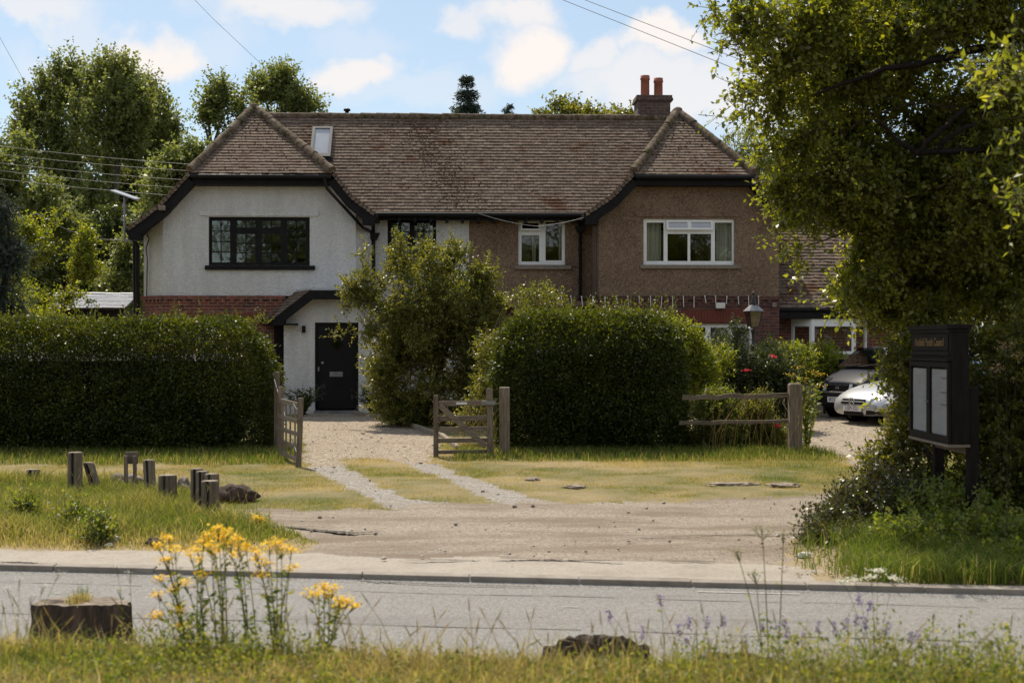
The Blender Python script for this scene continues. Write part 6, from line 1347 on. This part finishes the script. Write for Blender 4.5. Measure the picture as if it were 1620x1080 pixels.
# undergrowth mass at the foot of the tree
d = 16.2
tree('undergrowth_shrub', 'dark tangled shrub behind the notice board', 'shrub', Gd(1520, 15.8), clumpy([pb(1460,580,16,50,60), pb(1500,600,16,90,90), pb(1590,600,15.4,90,110), pb(1450,680,16.2,42,60), pb(1510,700,16,90,80), pb(1600,710,15.2,90,80), pb(1400,735,16,40,40), pb(1470,780,15.6,70,40), pb(1570,780,15,90,50), pb(1640,650,15,80,140), pb(1740,680,15.4,110,120), pb(1880,690,15.6,110,120), pb(2010,690,15.6,100,110)], 6, 0.4, 1.1),
     6000, 13, .062, .34, ML_bush, .06, lump=(1.6,.28), edge=.5)
tree('bramble', 'low reddish brown bramble heap where bank meets lane', 'shrub', Gd(1340, 14.7), [pb(1395,775,15.2,40,34,.5), pb(1350,805,14.8,40,30,.45), pb(1310,832,14.3,36,24,.4), pb(1290,862,13.6,28,16,.35), pb(1430,800,14.6,60,36,.6), pb(1340,870,13.5,50,18,.35)],
     1900, 9, .048, .30, leafmat('bramble leaf', [(.06,.035,.02),(.05,.055,.015),(.07,.09,.018),(.13,.12,.04)], .25, (1.8,1.6,.7)), .02, edge=.6, stems=True)
tree('nettle_patch', 'lush nettles and ivy below the notice board', 'plant', Gd(1500, 13.4), [pb(1440,850,13.2,60,34,.6), pb(1520,850,13.4,80,40,.8), pb(1600,850,13.2,80,40,.8), pb(1500,800,14,90,34,.5), pb(1600,895,12.2,90,22,.4), pb(1520,880,12.6,60,24,.3)],
     1100, 9, .055, .22, ML_weed, .01, edge=.8, up=.5, nl=3)
# beds in front of the right half
d = 27
tree('rose_bush', 'dark rose bush left of the lamp post', 'rose bush', Gd(1150, 26.8), [pb(1150,570,d,42,48), pb(1140,630,d,60,48), pb(1175,610,d,34,60), pb(1165,525,d,16,20,.2,.5)], 1500, 12, .050, .28, ML_dark, .03, lump=(2,.25), edge=.5)
tree('rose_bush', 'dark rose bush right of the lamp post', 'rose bush', Gd(1228, 27.2), [pb(1225,590,d,38,44), pb(1240,640,d,52,42), pb(1212,560,d+.5,22,26,.3,.7), pb(1250,690,d-2.4,26,22,.3,.5)], 1300, 12, .050, .28, ML_dark, .03, lump=(2,.25), edge=.5)
tree('laurel_bush', 'bright green rounded bush below the bay window, left one', 'bush', Gd(1250, 31), [pb(1252,572,31,42,32), pb(1240,600,31,40,30)], 900, 12, .055, .22, ML_bright, .03, edge=.4)
tree('laurel_bush', 'bright yellow green bush below the bay window, right one', 'bush', Gd(1305, 32.2), [pb(1302,575,32,36,32), pb(1320,592,32,34,30)], 800, 12, .058, .22, ML_bright, .03, edge=.4)
tree('yellow_shrub', 'sunlit yellow green shrub behind the right end of the hedge', 'shrub', Gd(1112, 25.6), [pb(1085,550,25.6,34,40), pb(1108,595,25.4,28,48), pb(1140,570,26,20,24,.3,.6), pb(1060,520,25.6,30,22,.3,.6)], 1500, 12, .045, .24, ML_bright, .03, edge=.4, lump=(2,.22))
tree('garden_shrub', 'small pale leaved shrub between the tall shrub and the central hedge', 'shrub', Gd(790, 24.6), [pb(775,560,25,24,40), pb(770,620,24.6,24,40), pb(752,655,24.4,34,26), pb(840,470,26,40,16,.4,.6), pb(870,466,26.5,24,14,.3,.5)], 650, 10, .055, .26, ML_bush, .02, edge=.5)
def flowers(name, label, cat, pts, mt, n=9, rad=.035, size=.02, group=None, loc=None):
    pts = np.array([tuple(p) for p in pts]); m_ = len(pts); q = np.repeat(pts, n, 0) + RNG.normal(size=(m_*n,3))*rad*np.array([1,1,.5]); k = len(q); dd = RNG.normal(size=(k,3))*np.array([1,1,.3]); s = size*(.7+.6*RNG.random(k))
    V = leaf_quads(q, dd, np.tile([0,-.5,.9],(k,1)), s, s*.9, fold=.1)
    return V, RNG.random(k)
def rose(px, py, d, lab):
    V, r = flowers('', '', '', [P(px, py, d)], ML_red, 26, .028, .04); o = np_mesh('rose_flower', V, quads_idx(len(V)//4), ML_red, loc=tuple(P(px,py,d)), attrs={'rnd': ('FACE', r)}); setp(o, lab, 'flower', 'red roses in the bed')
rose(1222, 563, 26.3, 'red rose bloom right of the lamp post'); rose(1181, 586, 26.2, 'red rose bloom just left of the lamp post'); rose(1229, 673, 23.3, 'pink red bloom low behind the rail fence')
# weeds along the rail fence
for i, (px, py, w_, h_, lab) in enumerate(((1110,700,40,24,'leafy green weed clump by the hedge end of the rail fence'),(1165,698,34,26,'dull weed clump under the middle of the lower rail'),(1215,700,34,26,'silvery weed clump just left of the stout fence post'),(1130,650,36,30,'pale weed clump between the two rails near the hedge'),(1195,655,22,30,'thin weed clump between the rails near the post'))):
    tree('weed_clump', lab, 'weed', Gd(px, 23.5+.2*(i % 2)), [pb(px,py,23.5,w_,h_,.3), pb(px+10,py-10,23.6,w_*.6,h_*.8,.25)], 700, 10, .042, .26, ML_weed if i % 2 else ML_bush, .01, edge=.7, up=.7, nl=3, group='weeds along the rail fence')
def herb(base, top, heads, lab, name, cat, flm, leafm, group=None, nl=14, hr=.022, fs=.012, nf=26, lsz=.045, sr=.004, flat=.4, spikes=False, stm=None):
    """upright flowering plant: branching stems, stem leaves, flower heads at given points"""
    base = Vector(base); root = thing(name, base, lab, cat, group); m = MB(); LP, LD = [], []
    for hp in heads:
        hp = Vector(hp); b = base+Vector((random.uniform(-.03,.03), random.uniform(-.03,.03), -.01)); md = b.lerp(hp, .5)+Vector(((b.x-hp.x)*.30+random.uniform(-.02,.02), random.uniform(-.03,.03), .02)); q = []
        for i in range(9): t = i/8; q.append(b*(1-t)**2+md*2*t*(1-t)+hp*t*t)
        m.tube(q, [sr*(1-.6*i/8) for i in range(9)], 5, cap=False)
        for i in range(nl):
            t = .08+.82*i/nl; k = min(7, int(t*8)); p = q[k].lerp(q[k+1], t*8-k); LP.append(tuple(p)); LD.append((random.gauss(0,1), random.gauss(0,1), .5))
        if not spikes:
            for _ in range(5):
                e = hp+Vector((random.gauss(0,hr), random.gauss(0,hr), -random.random()*.01)); m.tube([hp.lerp(q[7], min(1, .06/max(.01,(q[7]-hp).length))), e], sr*.35, 4, cap=False)
    m.build('stem', stm or ML_weed, root, recalc=False)
    LP, LD = np.array(LP), np.array(LD); l = lsz*(.5+.8*RNG.random(len(LP))); V = leaf_quads(LP, LD, RNG.normal(size=LP.shape)+np.array([0,0,1]), l, l*.38); np_mesh('foliage', V, quads_idx(len(V)//4), leafm, root, attrs={'rnd': ('FACE', RNG.random(len(LP)))})
    h = np.array([tuple(p) for p in heads]); q = np.repeat(h, nf, 0)
    if spikes: q = q + np.stack([RNG.normal(size=len(q))*.006, RNG.normal(size=len(q))*.006, -RNG.random(len(q))*hr], 1)
    else: q = q + RNG.normal(size=q.shape)*np.array([hr,hr,hr*flat])
    k = len(q); dd = RNG.normal(size=(k,3))*np.array([1,1,.25]); s = fs*(.7+.6*RNG.random(k)); V = leaf_quads(q, dd, np.tile([0,-.4,.9],(k,1))+RNG.normal(size=(k,3))*.3, s, s*.85, fold=.1)
    if len(h) > 12:
        o = np_mesh('flower_heads', V, quads_idx(k), flm, root, attrs={'rnd': ('FACE', RNG.random(k))}); o['kind'] = 'stuff'; return root
    for i in range(len(h)): np_mesh('flower_head', V[i*nf*4:(i+1)*nf*4], quads_idx(nf), flm, root, attrs={'rnd': ('FACE', RNG.random(nf))})
    return root
def near_herbs():
    D = 7.15; random.seed(5); h = lambda L_, d_=D: [P(x, y, d_+random.uniform(-.12,.12)) for x, y in L_]; b = lambda px, d_=D: Gd(px, d_)
    k = dict(flm=ML_yellow, leafm=ML_weed, name='ragwort', cat='wildflower', group='yellow ragwort in the near verge', hr=.021, fs=.015, nf=50, flat=.5, nl=18, lsz=.045)
    herb(b(292), 0, h([(250,862),(266,850),(262,884),(256,915),(272,932),(246,940),(276,868)]), 'leftmost yellow ragwort leaning toward the large stump', **k)
    herb(b(322), 0, h([(300,874),(322,856),(290,990),(247,972),(315,884),(322,908),(292,922),(283,962)]), 'yellow ragwort with low side heads, second from the left', **k)
    herb(b(352), 0, h([(345,836),(352,850),(334,862),(340,872),(360,842),(330,846),(312,868)]), 'tallest yellow ragwort in the middle of the cluster', **k)
    herb(b(398), 0, h([(375,852),(388,862),(370,876),(380,866),(362,858)]), 'yellow ragwort right of the tallest one', **k)
    herb(b(437), 0, h([(402,872),(425,862),(445,866),(462,868),(459,897),(420,890),(415,908),(438,856),(408,882)]), 'yellow ragwort standing apart right of the cluster', **k)
    herb(b(512), 0, h([(505,936),(520,940),(526,930),(540,948),(552,950),(560,958),(537,958),(512,925),(492,938)]), 'low yellow ragwort farthest right', **k)
    herb(Gd(408, 14.5), 0, [P(406,818,14.5), P(410,822,14.5)], 'small distant ragwort at the tip of the grassy bank', **{**k, 'hr': .03, 'fs': .03})
    sp = [(1045,940),(963,965),(1090,975),(1075,985),(1119,974),(1144,973),(1087,1008),(1115,1030),(1147,1046),(1178,1002),(1207,984),(1232,986),(1240,974),(1246,992),(1295,980),(1359,940),(1376,950),(1339,976),(1320,982),(1355,970),(1368,975),(1391,998),(1404,982),(1452,998),(1441,999),(1016,990),(1270,1000),(1480,1010)]
    for j in range(0, len(sp), 4):
        g_ = sp[j:j+4]; px = sum(p[0] for p in g_)/len(g_)
        herb(Gd(px, 7.0), 0, [P(x, y, 7.0+random.uniform(-.15,.15)) for x, y in g_], ['purple vetch spires above the hollow stump','purple vetch spires right of the hollow stump','purple vetch above the low dark stump','purple vetch beside the tall umbellifer','purple vetch spires below the notice board','purple vetch directly under the cream flower heads','purple vetch at the far right of the verge'][j//4],
             'purple_vetch', 'wildflower', ML_purple, ML_weed, 'purple vetch in the near verge', nl=14, hr=.06, fs=.013, nf=40, lsz=.028, sr=.0022, spikes=True)
    herb(Gd(1220, 7.2), 0, [P(1205,835,7.2), P(1240,842,7.2), P(1165,871,7.2), P(1195,905,7.2)], 'tall thin green umbellifer right of centre', 'umbellifer', 'wildflower', ML_weed, ML_weed, None, nl=5, hr=.022, fs=.010, nf=30, lsz=.05, sr=.0045)
    herb(Gd(1590, 6.9), 0, [P(1578,1008,6.9), P(1565,1018,6.9)], 'short green umbellifer near the right edge', 'umbellifer', 'wildflower', ML_weed, ML_weed, None, nl=4, hr=.018, fs=.010, nf=24, lsz=.04, sr=.005)
    herb(Gd(1385, 8.2), 0, [P(1390,902,8.2), P(1415,914,8.2), P(1378,912,8.2), P(1352,916,8.2), P(1335,919,8.2)], 'cream flat flower heads in front of the right kerb', 'yarrow', 'wildflower', ML_cream, ML_weed, None, nl=4, hr=.024, fs=.014, nf=70, lsz=.03, sr=.002, flat=.25)
    for (pxs, lab) in (([(12,930),(30,915),(50,940),(70,925),(95,905)], 'pale small flowered weed left of the large stump'), ([(185,895),(205,905),(190,930)], 'thin pale weed at the right of the large stump')):
        herb(Gd(pxs[1][0], 7.6), 0, h(pxs, 7.6), lab, 'wild_plant', 'wildflower', ML_cream, ML_weed, None, nl=12, hr=.014, fs=.008, nf=12, lsz=.025, sr=.002)
    herb(Gd(1278, 23.0), 0, [P(1262,580,23), P(1285,588,23), P(1300,592,23), P(1250,592,23), P(1272,600,23), P(1296,610,23)], 'tall fennel with yellow heads growing beside the stout fence post', 'fennel', 'plant', ML_yellow, ML_weed, None, nl=60, hr=.06, fs=.022, nf=26, lsz=.10, sr=.008)
    herb(Gd(1560, 13.2), 0, [P(1545,800,13.2), P(1548,780,13.2), P(1540,790,13.2)], 'rusty seed spike of dock under the notice board', 'dock_plant', 'plant', ML_dry, ML_weed, None, nl=12, hr=.16, fs=.016, nf=50, lsz=.06, sr=.004, spikes=True)
    herb(Gd(1590, 12.6), 0, [P(1590,545,12.6), P(1575,580,12.6), P(1612,560,12.6)], 'brown seed heads of cow parsley in front of the dark shrub', 'cow_parsley', 'plant', ML_dry, ML_weed, None, nl=2, hr=.05, fs=.012, nf=60, lsz=.05, sr=.002, stm=M_twig)
    # leaf litter at the mouth of the lane below the brambles
    n = 1500; X = RNG.uniform(2.2,4.4,n); Y = 11.81-.145*X+.2+RNG.random(n)*2.2; k_ = RNG.random(n) < np.clip((X-2.2)/.9, .05, 1); X, Y = X[k_], Y[k_]; n = len(X); q = np.stack([X,Y,gzv(X,Y)+.015+.02*RNG.random(n)],-1)
    l = .02+.03*RNG.random(n); V = leaf_quads(q, RNG.normal(size=q.shape)*np.array([1,1,.2]), RNG.normal(size=q.shape)*.4+np.array([0,0,1]), l, l*.5); o = np_mesh('leaf_litter', V, quads_idx(n), ML_dry, attrs={'rnd': ('FACE', RNG.random(n))}); setp(o, 'dry leaf litter on the bare earth below the brambles', None, None, 'stuff')
    # leafy clump in the left bank
    for (px, py, lab) in ((118,815,'tall dark green weed clump in the middle of the left bank'),(155,835,'round leaved weed clump at the foot of the bank'),(40,800,'bright grass and weed clump at the far left')):
        q = G(px, py+25); tree('weed_clump', lab, 'weed', q, [pb(px,py,q.y,24,24,.2), pb(px+16,py+12,q.y,20,16,.2,.6), pb(px-14,py+14,q.y,18,14,.2,.5)], 120, 7, .045, .22, ML_weed, .006, edge=1.0, up=.8, nl=2, group='weeds in the left bank')
    # leafy ground plants along the near verge
    n = 2600; X = RNG.uniform(-3,3.2,n*2); Yv = 11.81-.145*X-4.75-RNG.random(n*2)*1.2; lf = np.exp(-((X+1.35)/.55)**2); k_ = RNG.random(n*2) < .2+.55*np.clip((X-.2)/1.5,0,1)+.35*lf; lf = lf[k_]; X, Yv = X[k_], Yv[k_]; m_ = len(X)
    nlv = 18; bs = np.repeat(np.stack([X,Yv,gzv(X,Yv)],-1), nlv, 0); hh = np.repeat((.06+.22*RNG.random(m_)**2)*(.45+.9*np.clip((X-.2)/1.5,0,1)+.7*lf), nlv)*RNG.random(m_*nlv); q = bs+np.stack([RNG.normal(size=len(bs))*.02, RNG.normal(size=len(bs))*.02, hh],-1)
    l = .013+.02*RNG.random(len(q))**1.5; V = leaf_quads(q, RNG.normal(size=q.shape)+np.array([0,0,.4]), RNG.normal(size=q.shape)+np.array([0,0,1]), l, l*.5); o = np_mesh('verge_weeds', V, quads_idx(len(q)), ML_weed, attrs={'rnd': ('FACE', RNG.random(len(q)))}); setp(o, 'leafy low weeds mixed in the near verge', None, None, 'stuff')
near_herbs()
# lavender by the porch
for px, lab in ((478,'lavender clump left of the dark front door'),(590,'dark low plant right of the front door')):
    g_ = Gd(px, 31.6); herb(g_, 0, [P(px+random.uniform(-38,38), random.uniform(604,632), 31.6+random.uniform(-.3,.3)) for _ in range(60)], lab, 'lavender', 'plant', ML_purple, ML_dark, None, nl=16, hr=.09, fs=.013, nf=8, lsz=.09, sr=.004, spikes=True)
# ------------------------------------------------------------------ trees beyond the house
pk = dict(lump=(.55,.33), up=.8, edge=.7, lw=.8, stems=False, group='tall poplars behind the house')
d = 62
tree('poplar_tree', 'tall poplar at the left end of the poplar row', 'tree', Gd(95, d), clumpy([pb(62,165,d,28,48), pb(108,150,d,34,55), pb(45,215,d,25,40), pb(78,250,d,50,75), pb(120,300,d,60,90), pb(100,420,d,70,90), pb(70,130,d,14,20,.4,.6)], 9, 0.33, 1.7), 4200, 12, .15, 1.0, ML_poplar, .25, bark=M_bark2, **pk)
tree('poplar_tree', 'broadest tallest poplar in the middle of the left row', 'tree', Gd(165, d-2), clumpy([pb(165,135,d-2,30,44), pb(190,118,d-2,20,30,.8,.7), pb(158,108,d-2,10,16,.4,.5), pb(170,210,d-2,55,75), pb(205,170,d-2,28,40), pb(175,330,d-2,62,95), pb(160,440,d-2,60,70)], 9, 0.33, 1.7), 5000, 12, .15, 1.0, ML_poplar, .30, bark=M_bark2, **pk)
tree('poplar_tree', 'poplar right of the tallest one with drooping outer shoots', 'tree', Gd(245, d+1), clumpy([pb(225,150,d+1,22,34), pb(240,185,d+1,28,40), pb(255,230,d+1,28,48), pb(238,300,d+1,40,70), pb(262,250,d+1,20,30), pb(245,390,d+1,50,80)], 9, 0.33, 1.7), 3400, 12, .15, 1.0, ML_poplar, .22, bark=M_bark2, **pk)
tree('poplar_tree', 'poplar rising behind the left gable', 'tree', Gd(440, d+4), clumpy([pb(430,142,d+4,30,34), pb(448,125,d+4,16,18,.6,.6), pb(415,160,d+4,20,28), pb(465,168,d+4,26,28), pb(492,172,d+4,16,16,.6,.6), pb(440,230,d+4,70,60)], 9, 0.33, 1.7), 3000, 12, .15, 1.0, ML_poplar, .22, bark=M_bark2, **pk)
tree('poplar_tree', 'smaller poplar just left of the gable peak', 'tree', Gd(360, d+2), clumpy([pb(350,235,d+2,44,40), pb(392,215,d+2,34,46), pb(352,160,d+2,30,32), pb(368,135,d+2,14,16,.6,.6), pb(330,190,d+2,22,24), pb(355,215,d+2,34,36), pb(380,180,d+2,20,34), pb(370,300,d+2,50,60)], 9, 0.33, 1.7), 2600, 12, .15, 1.0, ML_poplar, .2, bark=M_bark2, **pk)
bk = dict(lump=(.5,.25), up=.2, edge=.5, lw=.7, stems=False)
tree('background_tree', 'sunlit round tree at the left edge behind the power wires', 'tree', Gd(20, 52), clumpy([pb(20,240,52,24,36), pb(0,290,52,50,60), pb(50,350,52,70,70), pb(-30,330,52,50,80), pb(10,430,52,80,70)], 6, 0.4, 1.1), 2400, 12, .15, .8, ML_poplar, .2, **bk)
tree('background_tree', 'small tree filling the gap left of the house roof', 'tree', Gd(285, 48), clumpy([pb(295,245,48,22,24), pb(272,270,48,30,26), pb(300,280,48,30,26), pb(255,330,48,40,60), pb(240,430,48,50,80), pb(200,460,48,60,60)], 6, 0.4, 1.1), 2400, 12, .14, .7, ML_poplar, .15, **bk)
tree('background_tree', 'dark understorey tree below the poplars', 'tree', Gd(150, 54), clumpy([pb(120,420,54,90,70), pb(200,400,54,60,80), pb(150,500,54,120,50), pb(60,500,54,90,50)], 6, 0.4, 1.1), 2300, 12, .16, .8, ML_dark, .2, **bk)
tree('ornamental_tree', 'bright yellow green shrub tree behind the left hedge', 'tree', Gd(80, 33), clumpy([pb(80,385,33,52,42), pb(35,370,33,36,30), pb(115,425,33,38,34), pb(60,440,33,56,36), pb(100,475,32,46,18,.5), pb(30,475,31,50,20,.5), pb(120,400,33,30,40), pb(20,500,30,60,22,.6)], 6, 0.4, 1.1), 2500, 12, .075, .4, ML_bright, .08, lump=(1.1,.3), edge=.5)
tree('blue_spruce', 'blue grey spruce branches at the left edge', 'tree', Gd(-25, 27), [pb(0,330,27,26,18,.5), pb(18,395,27,36,16,.5), pb(-10,360,27,36,30,.5), pb(5,420,27,46,20,.5), pb(12,490,27,40,16,.5), pb(-10,460,27,50,26,.5), pb(-30,300,27,22,60,.5)], 1300, 46, .045, .34, ML_spruce, .09, lw=.26, spread=1.0, edge=.7, up=-.05, droop=.1, outw=1.0)
def conifer(px, pt, pbm, w_, d, lab, n=520):
    top = P(px, pt, d); base = Gd(px, d); root = thing('conifer_tree', tuple(base), lab, 'tree', 'conifers behind the ridge'); H = (pbm-pt)/F*d; R_ = w_/2/F*d
    t = RNG.random(n)**.7; a = RNG.random(n)*6.28; tier = np.floor(t*9)/9+.11*RNG.random(n)**2; r = R_*(.12+.88*tier)*(.5+.5*RNG.random(n)); zc = top.z-H*np.clip(tier,0,1.3)
    st = np.stack([top.x+0*a, top.y+0*a, zc+.1], -1); dd = unit(np.stack([np.cos(a), np.sin(a), np.full(n,-.12)], -1)); m_ = 16; tt = (np.arange(m_)+1)/m_
    q = st[:,None]+dd[:,None]*(r[:,None]*tt[None])[:,:,None]+RNG.normal(size=(n,m_,3))*.04; LD = dd[:,None]*.6+RNG.normal(size=(n,m_,3))*.6; l = .12+.1*RNG.random(n*m_)
    V = leaf_quads(q.reshape(-1,3), LD.reshape(-1,3), RNG.normal(size=(n*m_,3))+np.array([0,0,1]), l, l*.35); np_mesh('crown', V, quads_idx(n*m_), ML_spruce, root, attrs={'rnd': ('FACE', RNG.random(n*m_))})
    m = MB(); m.tube([base, (top.x, top.y, top.z+.0)], [.16,.015], 8); m.build('trunk', M_bark, root)
conifer(739, 127, 330, 170, 70, 'pointed blue green conifer rising above the roof ridge', 1300)
conifer(805, 171, 300, 110, 75, 'tip of a small conifer just showing above the ridge', 500)
tree('background_tree', 'leafy tree top showing above the ridge left of the chimney', 'tree', Gd(890, 50), clumpy([pb(880,176,50,26,22,.6), pb(912,186,50,30,16,.6), pb(860,186,50,16,10,.5,.6), pb(935,188,50,24,12,.5), pb(890,240,50,60,50)], 6, 0.4, 1.1), 1000, 11, .13, .6, ML_bush, .12, **bk)
tree('background_tree', 'low tree top just behind the chimney', 'tree', Gd(985, 52), [pb(985,186,52,22,10,.5), pb(965,190,52,22,9,.5), pb(1000,240,52,50,45)], 700, 11, .13, .6, ML_bush, .12, **bk)
tree('background_tree', 'weeping birch like tree beyond the right gable', 'tree', Gd(1195, 46), clumpy([pb(1180,225,46,34,36), pb(1205,260,46,40,40), pb(1160,250,46,24,24), pb(1250,270,46,60,60), pb(1300,330,46,70,80), pb(1250,400,46,70,70)], 6, 0.4, 1.1), 2200, 12, .10, .7, ML_poplar, .14, lump=(.6,.25), up=-.3, droop=.5, edge=.5, lw=.5, stems=False)
tree('background_tree', 'dark tree behind the side range', 'tree', Gd(1420, 44), [pb(1350,330,44,70,80), pb(1430,380,44,80,100), pb(1520,400,44,80,110), pb(1460,500,44,100,60)], 1700, 12, .14, .7, ML_dark, .16, **bk)
tree('background_tree', 'dark trees far behind the great tree, at the right', 'tree', Gd(1700, 42), [pb(1620,420,42,90,120), pb(1760,380,42,110,140), pb(1900,400,42,110,130), pb(2050,420,42,110,120), pb(1850,520,42,220,60)], 2200, 12, .15, .8, ML_poplar, .16, **bk)
# far woodland closing the view behind the gardens
def woodland():
    nb = 60; bl = []
    for i in range(nb):
        x = -62+i*2.1+random.uniform(-.6,.6); 
        h = 9.5 if x < -22 else 5.2
        y = 84+random.uniform(-3,3); hh = h*random.uniform(.8,1.1); bl.append((x, y, hh*.5, 2.4, 2.4, hh*.5))
    V, r, _, _ = crown(bl, 7500, 12, .26, 1.0, stems=False, edge=.45, lw=.8)
    o = np_mesh('woodland', V, quads_idx(len(V)//4), ML_dark, attrs={'rnd': ('FACE', r)}); setp(o, 'distant dark woodland beyond the gardens', None, None, 'stuff')
    bl = [(random.uniform(-26,26), -17+random.uniform(-2,2), random.uniform(1.5,13), 3, 2.4, 3) for _ in range(80)]
    V, r, _, _ = crown(bl, 5500, 12, .28, 1.0, stems=False, edge=.45, lw=.8)
    o = np_mesh('roadside_wood', V, quads_idx(len(V)//4), ML_poplar, attrs={'rnd': ('FACE', r)}); setp(o, 'trees on the near side of the road, seen only in the window glass', None, None, 'stuff')
woodland()
